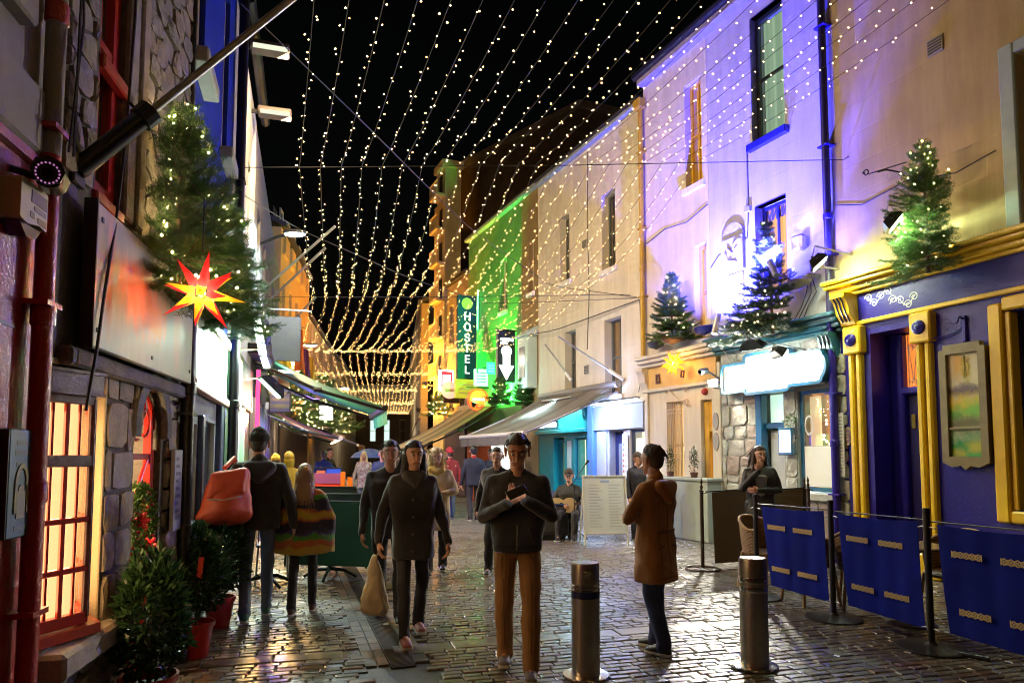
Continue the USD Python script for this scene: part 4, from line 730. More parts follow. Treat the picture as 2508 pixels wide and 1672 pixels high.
for s in (18.46, 19.92): part(T, 'scroll_bracket', R2.to((np.c_[cv[0][:, 2] * .6 + s, cv[0][:, 1] + 2.85, cv[0][:, 0] * .6], cv[1])), TQD)
window(T, R2, tw, TQD, folds('lit_turquoise_shop_window', R2, (.75, .72, .40), (.6, .58, .3), .75, .4), bars=(0, 0), din=.08); part(T, 'door_leaf', R2.box(td[0], td[1], .02, 2.0, -.2, -.15), TQD); part(T, 'door_notice', R2.box(19.9, 20.05, .9, 1.9, -.149, -.145), M('yellow_green_poster', (.45, .52, .06), .6)); part(T, 'hanging_menu', R2.box(19.34, 19.56, .8, 1.95, .01, .02), M('pale_menu_sheet', 0))
def sign_letters(T, F, text, s, z, hgt, m, o, depth_=.012, flip=True):
    v, f = arr(meshkit.text_mesh(text, hgt, depth_, bold=True)); w = v[:, 0].max(); sg_ = -1 if F.flip else 1
    q = np.c_[s + sg_ * (v[:, 0] - w / 2), v[:, 1] + z, v[:, 2] + o]; part(T, 'letters', F.to((q, f[:, ::-1] if sg_ < 0 else f)), m)
part(T, 'lit_lettering', join(*[R2.bev(20.06 + .155 * k, 20.19 + .155 * k, 2.5 + .02 * (k % 2), 2.76, .05, .06, .003) for k in range(7)] + [R2.bev(20.1 + .17 * k, 20.25 + .17 * k, 2.34, 2.46, .05, .06, .003) for k in range(6)]), E('sign_white', (.85, .95, 1), 2.2))
lamp(T, 'shop_light', R2.w(19.3, 2.97, .42), (-R2.n * .42 + np.array([0, 0, -1.0])), (.10, 1.6), (.62, 1.0, 1.0), 330); part(T, 'lamp_trough', R2.bev(18.5, 20.1, 2.985, 3.03, .34, .50, .01), GALV)

# small fittings on the upper walls
T = thing('wall_conduit', 'thin conduit with a junction box under the tall dark window on the blue lit wall', 'conduit', R2.w(12.95, 6.0)); part(T, 'pipe', R2.tube([(12.92, 6.95, .02), (12.92, 5.95, .02)], .012, 6), MAT['pale_stone_trim']); part(T, 'box', R2.bev(12.85, 12.99, 5.85, 5.95, 0, .05, .008), MAT['pale_stone_trim']); part(T, 'cable', R2.tube([(12.92, 5.85, .015), (12.96, 5.4, .012), (13.7, 5.28, .012), (13.93, 5.1, .012)], .007, 5), CORDM)
for lb, F, s, z in (('square vent grille on the tan wall near the top right', R1, 9.2, 6.9), ('square vent grille high on the white house between its upper windows', R2, 18.6, 6.9), ('square vent grille low on the white house above the bar fascia', R2, 18.55, 3.7)):
    T = thing('wall_vent', lb, 'vent', F.w(s, z)); part(T, 'frame', F.bev(s - .11, s + .11, z - .11, z + .11, 0, .025, .006), MAT['pale_stone_trim'])
    for k in range(5): part(T, 'slat', F.box(s - .09, s + .09, z - .085 + .038 * k, z - .065 + .038 * k, .025, .032), M('vent_shadow', (.08, .075, .07), .7))
for lb, F, q in (('loose cable looping along the tan wall above the small green tree', R1, [(10.85, 5.35, .02), (10.4, 5.2, .02), (9.7, 5.28, .02), (9.0, 5.12, .02), (8.5, 5.2, .02)]), ('thin cable tacked across the cream house between its two yellow windows', R2, [(13.97, 6.35, .015), (14.6, 6.2, .015), (15.3, 6.28, .015), (15.95, 6.15, .015)]), ('cable dropping from the eaves of the white house between the upper windows', R2, [(18.4, 9.2, .02), (18.45, 7.5, .02), (18.38, 5.6, .02), (18.5, 4.2, .02)])): solo('wall_cable', F.tube(q, .008, 5), CORDM, lb, 'cable')

# ------------------------------------------------------------------ the wet paved street
def pav_mat(name, stops, r0, r1):
    n = {'g': ('geometry', {}), 'o': ('object_info', {}), 'a': ('math', {'math_type': 'add'}), 'fr': ('math', {'math_type': 'fraction'}), 'rp': ('rgb_ramp', {'ramp': stops}),
         't': ('noise_texture', {'scale': 9, 'detail': 6, 'roughness': .7}), 'k': ('map_range', {'from_min': .3, 'from_max': .7, 'to_min': .55, 'to_max': 1.35}), 'm': ('mix_color', {'blend_type': 'multiply', 'fac': 1.0}),
         'w': ('noise_texture', {'scale': .9, 'detail': 4, 'roughness': .6}), 'wr': ('map_range', {'from_min': .36, 'from_max': .64, 'to_min': r0, 'to_max': r1, 'clamp': True}),
         'b': ('noise_texture', {'scale': 130, 'detail': 3, 'roughness': .7}), 'b2': ('noise_texture', {'scale': 16, 'detail': 3}), 'ba': ('math', {'math_type': 'multiply_add', 'value2': 1.6}), 'bb': ('bump', {'strength': .30, 'distance': .004}), 'p': ('principled_bsdf', {'specular_ior_level': .62, 'coat_weight': .16, 'coat_roughness': .16})}
    l = [('g.random_per_island', 'a.value1'), ('o.random', 'a.value2'), ('a.value', 'fr.value1'), ('fr.value', 'rp.fac'), ('g.position', 't.vector'), ('t.fac', 'k.value'), ('rp.color', 'm.a'), ('k.result', 'm.b'), ('m.result', 'p.base_color'),
         ('g.position', 'w.vector'), ('w.fac', 'wr.value'), ('wr.result', 'p.roughness'), ('g.position', 'b.vector'), ('g.position', 'b2.vector'), ('b2.fac', 'ba.value1'), ('b.fac', 'ba.value3'), ('ba.value', 'bb.height'), ('bb.normal', 'p.normal')]
    MAT[name] = usdkit.material(stage, '/World/Looks/' + name, n, l, surface='p.BSDF'); return MAT[name]
SETT = pav_mat('wet_setts', [(0, (.10, .088, .070)), (.35, (.135, .115, .09)), (.6, (.085, .078, .068)), (.82, (.16, .105, .06)), (1, (.13, .075, .05))], .20, .48)
FLAG = pav_mat('wet_flagstone', [(0, (.12, .108, .09)), (1, (.15, .13, .105))], .2, .42)
JOINT = M('wet_joint_sand', (.022, .018, .014), .55, c2=(.035, .028, .02), sc=12, bump=.5)
gx, gy = np.meshgrid(np.linspace(-60, 60, 25), np.linspace(-20, 120, 29), indexing='ij')
GROUND = structure('ground', sheet([(-60, -25, -.016), (60, -25, -.016), (60, 130, -.016), (-60, 130, -.016)], 8, 8), JOINT)
P_ = structure('paving', sheet([(-6, -6, -.020), (14, -6, -.020), (14, 3, -.020), (-6, 3, -.020)], 2, 2), JOINT)
def pavers(items):
    """items: (centre xy, length across, width along, z, tilt seed) to one block each with worn edges: 18 triangles"""
    n = len(items); C, Ln, Wd, Z = (np.array([i[k] for i in items], float) for k in range(4)); R = np.random.default_rng(4)
    e = np.array([(-1, -1), (1, -1), (1, 1), (-1, 1)], float)
    out = []
    for ins, dz in ((0, -.02), (.0015, -.005), (.010, 0)):
        a = e[None] * np.stack([Ln / 2 - ins, Wd / 2 - ins], 1)[:, None] + R.normal(0, .0012, (n, 4, 2))
        q = C[:, None] + a[..., :1] * SW[:2] + a[..., 1:] * ST[:2]
        tz = R.normal(0, .0016, (n, 1)) + a[..., 0] * R.normal(0, .010, (n, 1)) + a[..., 1] * R.normal(0, .016, (n, 1))
        out.append(np.concatenate([q, (np.repeat(Z[:, None], 4, 1) + dz + (tz if dz > -.01 else 0))[..., None]], -1))
    v = np.stack(out, 1).reshape(n, 12, 3); f = []
    for l in (0, 4):
        for i in range(4):
            j = (i + 1) % 4; f += [(l + i, l + j, l + 4 + j), (l + i, l + 4 + j, l + 4 + i)]
    f += [(8, 9, 10), (8, 10, 11)]
    f = np.array(f)
    return v, f
DR0 = ground(850, 1377); DRd = ground(1013, 1668) - DR0; DRd /= np.linalg.norm(DRd)       # the drain line
Lx = lambda Y: -1.55 - .2 * Y if Y < 5.4 else (-1.01 - .3 * Y if Y < 22 else -3.97 - .165 * Y)
Rx = lambda Y: 8.88 - .391 * Y if Y < 10.3 else (9.48 - .45 * Y if Y < 30 else .95 - .165 * Y)
band = np.array(ground(1560, 1545))[:2] @ ST[:2]
R = np.random.default_rng(12); items = []; rowh = .082; u = 2.6; row = 0
while u < 46:
    flag = abs(u + .1 - band) < .055
    hgt = .22 if flag else rowh
    base = ST[:2] * (u + hgt / 2); w = -9.0 + (row % 2) * .1 + R.uniform(-.02, .02)
    while w < 12:
        ln = R.uniform(.36, .6) if flag else R.uniform(.13, .195); c = base + SW[:2] * (w + ln / 2); w += ln
        if not (Lx(c[1]) - .02 < c[0] < Rx(c[1]) + .02): continue
        dd = (c - DR0[:2]) @ np.array([DRd[1], -DRd[0]])
        if -.21 < dd < .29 and 2 < c[1] < 14: continue
        if abs(c[0]) / max(c[1], .1) > .86: continue
        items.append((c, ln - .008, hgt - .008, R.normal(0, .0012), flag))
    u += hgt; row += 1
vis = lambda c: abs(c[0]) / c[1] < .76 and (c[1] > 4.72)
v_, f_ = pavers(items); near = sorted([i for i in range(len(items)) if vis(items[i][0])], key=lambda i: items[i][0][1])[:296]; ns = set(near)
for i in near: part(P_, 'paver', (v_[i], f_), FLAG if items[i][4] else SETT)
rest = [i for i in range(len(items)) if i not in ns]
vv = v_[rest].reshape(-1, 3); ff = (f_[None] + 12 * np.arange(len(rest))[:, None, None]).reshape(-1, 3)
part(P_, 'paver_field', (vv, ff), SETT, kind='stuff')
# linear drain with flag edging
T = thing('drain_channel', 'long slotted drain channel with stone edging running up the street', 'drain', (*DR0[:2], 0))
dn = np.array([DRd[1], -DRd[0], 0])
k = -6.0
while k < 5.0:
    for a, b in ((-.205, -.085), (.105, .190), (.195, .285)):
        c0 = DR0 + DRd * k; L = .21
        q = [c0 + dn * x + DRd * y + np.array([0, 0, z]) for z in (-.02, .001 + R.normal(0, .001)) for y in (.004, L - .004) for x in (a + .004, b - .004)]
        part(T, 'edging_stone', hexa(q), SETT)
    k += .21
GRT = M('wet_iron_grating', (.05, .035, .025), .4, metal=.5, c2=(.03, .022, .018), sc=30)
sl = MB()
for y in np.arange(-6, 5.2, .03):
    q = [DR0 + dn * x + DRd * (y + yy) + np.array([0, 0, z]) for z in (-.018, -.002) for yy in (0, .017) for x in (-.075, .095)]; sl.add(hexa(q))
part(T, 'grating_bars', sl, GRT, kind='stuff')
for x in (-.08, .098): part(T, 'grating_rail', hexa([DR0 + dn * (x + xx) + DRd * yy + np.array([0, 0, z]) for z in (-.018, .003) for yy in (-6, 5.2) for xx in (-.004, .004)]), GRT)
# ------------------------------------------------------------------ right, farther up: brown and green houses with hanging signs
BRN = M('ochre_brown_render', (.30, .21, .09), .75, c2=(.24, .165, .07), sc=1.5, bump=.3); GRN = M('pale_green_render', (.15, .32, .10), .7, c2=(.11, .26, .08), sc=1.4, bump=.25)
T = thing('ochre_house', 'ochre brown house with pale cyan bay between the white house and the green lit house', 'building', R2.w(21.8, 0)); wA = (21.55, 21.9, 6.35, 7.9)
part(T, 'wall', R2.wall(21.27, 22.40, 0, 9.4, holes=[wA]), BRN); window(T, R2, wA, M('cream_sash', (.4, .36, .25), .5), DARKIN, bars=(0, 1), sill=WHITE)
part(T, 'bay', R2.bev(21.35, 22.0, 3.5, 5.0, -.05, .32, .02), M('pale_cyan_paint', (.45, .58, .55), .5)); part(T, 'bay_roof', R2.to(hexa([(21.3, 5.0, .38), (22.05, 5.0, .38), (21.3, 5.02, 0), (22.05, 5.02, 0), (21.3, 5.06, .38), (22.05, 5.06, .38), (21.3, 5.3, 0), (22.05, 5.3, 0)])), M('corrugated_sheet', (.4, .48, .46), .5))
part(T, 'bay_window', R2.box(21.5, 21.85, 3.8, 4.7, .321, .335), M('grey_door_glass', 0)); part(T, 'eaves', R2.bev(21.2, 27.0, 9.34, 9.45, -.3, .16, .015), M('green_grey_gutter', 0))
lamp(T, 'bay_light', R2.w(21.7, 3.3, .9), (R2.n * -.6 + np.array([0, 0, .8])), (.3, .3), (.5, 1.0, .85), 16)
T = thing('green_house', 'house flooded with green light behind the arrow and hostel signs', 'building', R2.w(24.5, 0))
gws = [(23.5, 24.05, 6.2, 7.9), (25.2, 25.7, 4.4, 5.9), (23.6, 24.1, 3.3, 4.6)]
part(T, 'wall', R2.wall(22.41, 26.95, 0, 9.4, holes=gws), GRN)
for w in gws: window(T, R2, w, M('cream_sash', 0), DARKIN, bars=(0, 1), sill=WHITE)
part(T, 'open_casement', thick(sheet([R2.w(25.2, 5.9, 0), R2.w(24.95, 5.75, .45), R2.w(24.95, 4.3, .45), R2.w(25.2, 4.4, 0)], 1, 1), .03), M('green_casement', (.1, .3, .14), .5))
part(T, 'shop_front', R2.bev(22.45, 26.9, 0, 2.4, -.05, .06, .02), M('brick_red_paint', (.36, .07, .02), .45)); part(T, 'shop_window', R2.box(23.0, 24.6, .8, 2.1, .061, .07), E('shop_window_cool', (.85, .95, .8), .8)); part(T, 'roof_slope', R2.to(hexa([(21.2, 9.45, .1), (27, 9.45, .1), (21.2, 9.55, .1), (27, 9.55, .1), (21.2, 11.0, -4), (27, 11.0, -4), (21.2, 11.1, -4), (27, 11.1, -4)])), MAT['dark_roof_slate'])
GL = (.04, 1.0, .10)
def upl(lbl, s, z, aim, col, power, size=(.25, .16), o=.35, F=R2): return spotlamp('floodlight', lbl, F, s, z, o, aim, col, power, size, armdz=-.05)
upl('green floodlight shining up the green house behind the arrow sign', 23.3, 3.3, (.02, .93, -.36), GL, 2600, o=.6)
upl('green floodlight low between the hostel sign and the arrow sign', 24.9, 3.3, (-.1, .93, -.36), GL, 160, o=.55)
solo('neon_tube', R2.tube([(25.75, 4.3, .12), (25.75, 7.3, .12)], .022, 8), E('green_neon', (.1, 1.0, .45), 2.2), 'vertical green neon tube beside the hostel sign', 'neon')
def hang(F, s, side): return Facade(F.w(s, 0, 0)[:2], F.n[:2], side)
H = hang(R2, 22.75, 'right')
T = thing('arrow_sign', 'black hanging sign with glowing white disc over a white arrow pointing down', 'sign', H.w(.4, 3.9))
part(T, 'board', H.bev(.08, .66, 3.78, 5.35, -.08, .06, .01), M('black_sign_board', (.012, .02, .022), .4))
ar = unary_union([sg.Point(.37, 4.72).buffer(.165), sg.box(.255, 4.2, .485, 4.7), sg.Polygon([(.12, 4.28), (.62, 4.28), (.37, 3.85)])])
part(T, 'lit_arrow', H.poly(ar, .061, .072), E('sign_white_bright', (.95, 1, 1), 3.0)); part(T, 'lit_lettering', join(*[H.box(.14 + .075 * k, .20 + .075 * k, 5.03 + .01 * (k % 2), 5.12, .061, .066) for k in range(6)] + [H.box(.33 + .06 * k, .38 + .06 * k, 4.93, 4.99, .061, .066) for k in range(4)]), MAT['sign_white']); part(T, 'arm', H.box(-.02, .7, 5.36, 5.40, -.03, .0), IRON)
H = hang(R2, 26.1, 'right')
T = thing('hostel_sign', 'tall teal hanging sign with HOSTEL in stacked white letters over a yellow panel', 'sign', H.w(.4, 3.5))
part(T, 'board', H.bev(.06, .74, 4.22, 7.15, -.1, .06, .01), M('hostel_teal', (.008, .055, .085), .5, spec=.2)); part(T, 'yellow_panel', H.bev(.0, .80, 3.55, 4.2, -.1, .06, .01), M('hostel_yellow', (.42, .42, .03), .5, em=(.4, .42, .03), es=.25)); part(T, 'green_disc', H.poly(sg.Point(.40, 6.86).buffer(.20), .06, .075), M('lime_disc', (.25, .5, .04), .5, em=(.25, .5, .05), es=.3))
HL = M('hostel_letter_white', (.75, .78, .78), .4, em=(.7, .75, .75), es=.45)
for k, ch in enumerate('HOSTEL'): sign_letters(T, H, ch, .40, 6.28 - .375 * k, .27, HL, .062, .014)
for k in range(3): part(T, 'worn_line', H.box(.1, .68, 3.7 + .14 * k, 3.75 + .14 * k, .06, .063), M('pale_yellow_print', (.5, .5, .2), .5))
H = hang(R2, 25.0, 'right')
T = thing('round_sign', 'round red glowing hanging sign with pale band across the middle', 'sign', H.w(.35, 3.0)); part(T, 'disc', H.poly(sg.Point(.38, 3.42).buffer(.37, 24), -.08, .05), M('red_lit_disc', (.5, .04, .01), .4, em=(1, .06, .02), es=.6)); part(T, 'ring', H.poly(sg.Point(.38, 3.42).buffer(.365, 24).difference(sg.Point(.38, 3.42).buffer(.31, 24)), .05, .056), E('orange_ring', (1, .22, .02), .6)); part(T, 'pale_band', H.box(.16, .60, 3.38, 3.47, .052, .058), E('pale_pink_band', (1, .78, .66), .5)); part(T, 'hanger', H.box(-.02, .8, 3.80, 3.84, -.03, 0), IRON)
T = thing('square_sign', 'small glowing pale green square hanging sign above the round red sign', 'sign', H.w(.2, 3.9)); part(T, 'panel', H.bev(.05, .52, 3.88, 4.44, -.06, .04, .008), M('green_lit_panel', (.3, .6, .4), .5, em=(.25, .95, .5), es=.8)); part(T, 'print_line', join(*[H.box(.12, .45, 4.0 + .1 * k, 4.03 + .1 * k, .04, .043) for k in range(4)]), M('dark_green_print', (.1, .35, .2), .5))
H = hang(R2, 24.2, 'right'); T = thing('square_sign', 'smaller teal square hanging sign between the glowing square and the arrow', 'sign', H.w(.2, 4.2)); part(T, 'panel', H.bev(.12, .40, 4.2, 4.58, -.05, .03, .008), M('teal_lit_panel', (.05, .35, .25), .5, em=(.04, .5, .3), es=.4)); part(T, 'print_line', join(*[H.box(.16, .36, 4.27 + .09 * k, 4.30 + .09 * k, .03, .033) for k in range(3)]), M('pale_green_print', (.4, .7, .5), .5))
H = hang(R2, 28.3, 'right'); T = thing('box_sign', 'white glowing box sign with red frame beyond the hostel sign', 'sign', H.w(.4, 4)); part(T, 'box', H.bev(.1, .66, 4.0, 4.78, -.1, .05, .01), E('white_box_light', (1, .94, .9), 1.2)); part(T, 'red_frame', H.poly(sg.box(.16, 4.06, .6, 4.72).difference(sg.box(.22, 4.12, .54, 4.6)), .051, .06), M('red_sign_frame', (.5, .03, .04), .5, em=(.8, .05, .06), es=.5))
H = hang(R2, 27.2, 'right'); T = thing('blank_sign', 'dark brown rectangular hanging sign in front of the white box sign', 'sign', H.w(.4, 3.4)); part(T, 'board', H.bev(.25, .85, 3.45, 4.15, -.06, .04, .01), M('dark_brown_board', (.03, .02, .015), .5)); part(T, 'stripe', H.box(.35, .75, 3.85, 3.9, .04, .043), M('faded_stripe', (.2, .16, .12), .5)); part(T, 'hanger', H.box(-.02, .85, 4.17, 4.2, -.02, .01), IRON)
H = hang(R2, 26.6, 'right'); T = thing('round_sign', 'pale pink round hanging sign half hidden by the yellow hostel panel', 'sign', H.w(.7, 3.5)); part(T, 'disc', H.poly(sg.Point(.82, 3.86).buffer(.30, 20), -.06, .04), M('pink_disc', (.6, .25, .2), .5, em=(.95, .35, .25), es=.5)); part(T, 'pale_band', H.box(.62, 1.02, 3.8, 3.9, .041, .046), M('pale_band_print', (.7, .5, .42), .5))
# yellow lit tower with balconies, sodium lamp at its foot
YT = M('ochre_tower_stone', (.52, .40, .18), .75, c2=(.42, .32, .14), sc=2.5, bump=.5)
T = thing('ochre_tower', 'tall narrow ochre tower with small balconies lit golden from below', 'tower', R2.w(30, 0))
part(T, 'shaft', R2.box(29.5, 30.5, 0, 13.2, -.6, .08), YT); part(T, 'side_shaft', R2.box(30.5, 31.1, 0, 12.0, -.6, .0), YT); part(T, 'cap', R2.bev(29.4, 30.6, 13.2, 13.5, -.7, .22, .03), YT)
for k, z in enumerate((4.6, 6.2, 7.7, 9.2, 10.6, 12.0)):
    part(T, 'balcony', join(R2.box(29.5, 30.5, z, z + .10, .08, .42), R2.box(29.5, 30.5, z + .6, z + .65, .37, .42), *[R2.box(29.5 + .14 * j, 29.52 + .14 * j, z + .10, z + .6, .38, .41) for j in range(8)]), YT)
    part(T, 'window_slot', R2.box(29.8, 30.2, z + .15, z + 1.0, .08, .085), DARKIN)
spotlamp('floodlight', 'sodium yellow floodlight at the foot of the golden tower', R2, 29.9, 3.4, .95, (.05, .93, -.36), (1.0, .40, .02), 3500, (.3, .2), armdz=-.05)
spotlamp('floodlight', 'sodium yellow floodlight turned down the base of the golden tower', R2, 29.3, 4.3, .9, (.5, -.4, -.75), (1.0, .40, .02), 500, (.2, .2), armdz=-.05)
R3 = Facade((.95, 0), (-.165, 1), 'right')
FARB = M('far_brown_render', (.22, .18, .13), .8, c2=(.16, .13, .1), sc=1.2); FARW = M('far_cream_render', (.45, .38, .27), .8, c2=(.36, .3, .21), sc=1.2)
def farhouse(name, label, F, s0, s1, z, m, cols, rows_, wl, g=None, r=6):
    T = thing(name, label, 'building', F.w((s0 + s1) / 2, 0)); hs = [(s0 + (s1 - s0) * (i + .3) / cols, s0 + (s1 - s0) * (i + .7) / cols, 3.4 + j * 2.5, 4.9 + j * 2.5) for i in range(cols) for j in range(rows_)]
    part(T, 'wall', F.wall(s0, s1, 0, z, holes=hs), m)
    for k, h in enumerate(hs): window(T, F, h, M('far_sash', (.2, .17, .13), .5), wl if (k % 3 == 1 and wl is not None) else DARKIN, bars=(0, 1), din=.1, sill=m)
    part(T, 'roof', F.to(hexa([(s0, z, .15), (s1, z, .15), (s0, z + .15, .15), (s1, z + .15, .15), (s0, z + 2, -r), (s1, z + 2, -r), (s0, z + 2.15, -r), (s1, z + 2.15, -r)])), MAT['dark_roof_slate'])
    part(T, 'shop_front', F.bev(s0 + .1, s1 - .1, .1, 2.7, -.05, .08, .02), g or m)
    return T
farhouse('far_house', 'dim brown house between the green house and the golden tower', R2, 26.97, 29.45, 8.2, FARB, 2, 2, lits, M('dark_shop_front', (.06, .04, .05), .5))
farhouse('far_house', 'dim brown house beyond the golden tower on the right', R3, 31.2, 40, 8.5, FARB, 4, 2, lits, MAT['dark_shop_front']); farhouse('far_house', 'farthest dim house on the right side of the street', R3, 40.05, 62, 8.8, FARW, 6, 2, lits, MAT['dark_shop_front'])
T = thing('gabled_building', 'large dark gabled building rising behind the roofs on the right', 'building', (3, 33, 0)); gp = [(-3.6, 0), (12.0, 0), (12.0, 16.5), (3.4, 18.9), (-3.6, 15.6)]
GF = Facade((0, 33.5), (1, -.12), 'left'); part(T, 'gable_wall', GF.poly(gp, -1.0, 0), M('dark_brown_gable', (.05, .036, .028), .85, c2=(.04, .03, .022)))
part(T, 'verge', join(GF.to(hexa([(-3.8, 15.45, -1), (3.4, 18.9, -1), (-3.8, 15.45, .3), (3.4, 18.9, .3), (-3.8, 15.75, -1), (3.4, 19.2, -1), (-3.8, 15.75, .3), (3.4, 19.2, .3)])), GF.to(hexa([(3.4, 18.9, -1), (12.2, 16.45, -1), (3.4, 18.9, .3), (12.2, 16.45, .3), (3.4, 19.2, -1), (12.2, 16.75, -1), (3.4, 19.2, .3), (12.2, 16.75, .3)]))), M('grey_verge', (.08, .07, .065), .8))

# ------------------------------------------------------------------ left, farther up
GRS = M('dark_green_shop_paint', (.012, .10, .045), .4, c2=(.01, .07, .03), coat=.3); CRW = M('cream_wall', (.52, .50, .42), .75, c2=(.44, .42, .35), sc=2, bump=.3)
T = thing('green_shop', 'narrow cream house with dark green shop front beside the green awning', 'shop', L2.w(10.3, 0)); gw_ = [(9.3, 9.7, 4.4, 6.4), (10.9, 11.3, 4.2, 6.2)]
part(T, 'upper_wall', L2.wall(8.76, 12.3, 2.3, 7.45, holes=gw_), CRW); part(T, 'shop_front', L2.wall(8.76, 12.3, 0, 2.29, holes=[(9.75, 10.4, .1, 2.0)]), GRS)
for w in gw_: window(T, L2, w, M('pale_sash', (.5, .47, .4), .5), DARKIN, bars=(0, 1), sill=MAT['pale_stone_trim'], sillp=.12)
part(T, 'door', L2.box(9.75, 10.4, .1, 2.0, -.25, -.2), M('green_door', (.01, .12, .05), .35)); part(T, 'pilaster', L2.bev(9.55, 9.72, 0, 2.28, -.05, .08, .01), M('pale_green_trim', (.36, .46, .38), .5)); part(T, 'pilaster', L2.bev(10.44, 10.6, 0, 2.28, -.05, .08, .01), MAT['pale_green_trim']); part(T, 'fascia', L2.bev(8.8, 12.2, 2.3, 3.0, 0, .06, .01), M('dark_green_fascia', (.02, .07, .035), .45))
part(T, 'gutter', L2.tube([(8.8, 7.5, .14), (12.3, 7.5, .14)], .08), IRON)
T = thing('tall_shop_sign', 'small framed sign with green and red panels below the lowest floodlight', 'sign', L2.w(9.4, 2.2)); part(T, 'frame', L2.bev(9.0, 9.75, 2.18, 2.85, .06, .10, .008), M('red_brown_frame', (.3, .09, .05), .5)); part(T, 'panel', L2.box(9.05, 9.7, 2.42, 2.8, .101, .105), M('white_sign_panel', (.6, .66, .58), .5)); part(T, 'green_panel', L2.box(9.05, 9.7, 2.24, 2.41, .101, .105), M('pale_green_panel', (.3, .5, .36), .5))
downpipe('drainpipe', 'black drainpipe between the blue house and the green shop', L2, (8.66, .10), .06, [(0, 7.4, BLACK)], (1, 3, 5), sock=(2.2,))
solo('neon_pole', L2.tube([(12.2, 1.7, .14), (12.2, 3.05, .14)], .035, 10), E('red_neon', (1.0, .03, .10), 1.6), 'glowing red vertical neon tube at the edge of the green shop', 'neon')
for k, (s, z, lb) in enumerate(((9.6, 7.25, 'nearer of two boxy wall lamps under the left eaves'), (11.2, 7.1, 'farther of two boxy wall lamps under the left eaves'))):
    T = thing('eaves_lamp', lb, 'lamp', L2.w(s, z, .3)); part(T, 'box', L2.bev(s - .12, s + .12, z, z + .12, .1, .62, .02), M('lamp_brown', (.08, .06, .05), .5)); part(T, 'lit_strip', L2.box(s - .125, s - .12, z - .02, z + .05, .14, .6), E('dim_strip', (.8, .82, .62), .35)); part(T, 'bracket', L2.box(s - .02, s + .02, z + .02, z + .08, 0, .1), IRON); lamp(T, 'light', L2.w(s, z - .03, .52), (L2.n * .66 + L2.d * .58 - np.array([0, 0, .48])), (.22, .30), (1.0, .70, .38), 900)
NAVY = M('navy_shop_paint', (.02, .03, .08), .5)
T = thing('dark_shop_row', 'row of dim shops behind the green awning with coloured neon doorways', 'shop', L2.w(17, 0)); nw = [(13 + 1.9 * k, 13.8 + 1.9 * k, 4.6, 6.2) for k in range(5)]
part(T, 'upper_wall', L2.wall(12.32, 22.95, 2.7, 7.4, holes=nw), M('dark_grey_render_wall', (.14, .13, .12), .8, c2=(.1, .095, .09), bump=.3)); part(T, 'shop_wall', L2.box(12.32, 22.95, 0, 2.69, -.3, -.02), NAVY)
for w in nw: window(T, L2, w, M('far_sash', 0), DARKIN, bars=(0, 1), din=.1, sill=MAT['pale_stone_trim'])
for k, (s, w, c, e) in enumerate(((13.2, .35, (1, .62, .12), 1.1), (14.0, .25, (.05, .9, .3), 1.0), (14.6, .3, (.06, .05, 1), 2.0), (15.2, .15, (.1, .5, 1), 1.6), (15.7, .4, (.16, .04, 1), 2.2), (16.6, .25, (.3, .1, 1), 1.6), (17.4, .5, (.9, .75, .5), .35), (18.6, .35, (.8, .7, .55), .3), (19.6, .6, (1, .72, .38), .7), (20.9, .4, (1, .75, .4), .8), (22, .4, (.6, .8, .7), .5))):
    part(T, 'lit_doorway', L2.bev(s, s + w * 1.6, .25, 2.25, -.02, .03 + .01 * (k % 2), .005), E('doorway_glow_%d' % k, c, e * .8))
for k in range(9): part(T, 'pilaster', L2.bev(12.6 + 1.15 * k, 12.72 + 1.15 * k, 0, 2.6, -.02, .10, .01), M('pale_pilaster', (.3, .28, .25), .5))
lamp(T, 'shop_light', L2.w(15.2, 2.3, .5), np.array([.7, -.3, -.8]), (.2, 2.4), (.30, .16, 1.0), 22); lamp(T, 'shop_light', L2.w(13.3, 2.4, .4), np.array([.7, -.3, -.8]), (.2, 1.2), (1, .6, .2), 60)
OCH = M('ochre_orange_render', (.48, .30, .10), .75, c2=(.4, .25, .08), sc=1.5, bump=.2)
T = farhouse('ochre_gabled_house', 'tall ochre house glowing orange beyond the street lamp', L3, 22.4, 29.5, 9.1, OCH, 5, 3, None, M('dark_shop_front', 0), r=4); farhouse('far_house', 'far cream house on the left with the striped awnings', L3, 29.55, 44, 7.5, FARW, 6, 2, lits, M('cream_shop_front', (.4, .34, .24), .5)); farhouse('far_house', 'farthest cream house on the left side of the street', L3, 44.05, 64, 7.8, FARW, 6, 2, lits, M('cream_shop_front', 0))
lamp(T, 'facade_light', L3.w(26, 3.6, 1.2), (L3.d * .05 - L3.n * .35 + np.array([0, 0, .93])), (.4, 3.0), (1.0, .42, .06), 34)
T = thing('end_building', 'dark building closing the far end of the street with two pale lit windows', 'building', (-11, 62, 0)); EF = Facade((-16, 62.5), (1, -.1), 'left'); eh = [(3.0, 3.6, 2.8, 4.8), (4.3, 4.9, 2.8, 4.8), (5.8, 6.4, 2.8, 4.8)]
part(T, 'wall', EF.wall(0, 10, 0, 8, holes=eh), M('dark_end_wall', (.08, .065, .05), .8)); 
for k, h in enumerate(eh): window(T, EF, h, M('far_sash', 0), E('pale_cold_window', (.55, .75, .65), .5) if k < 2 else DARKIN, bars=(0, 1))
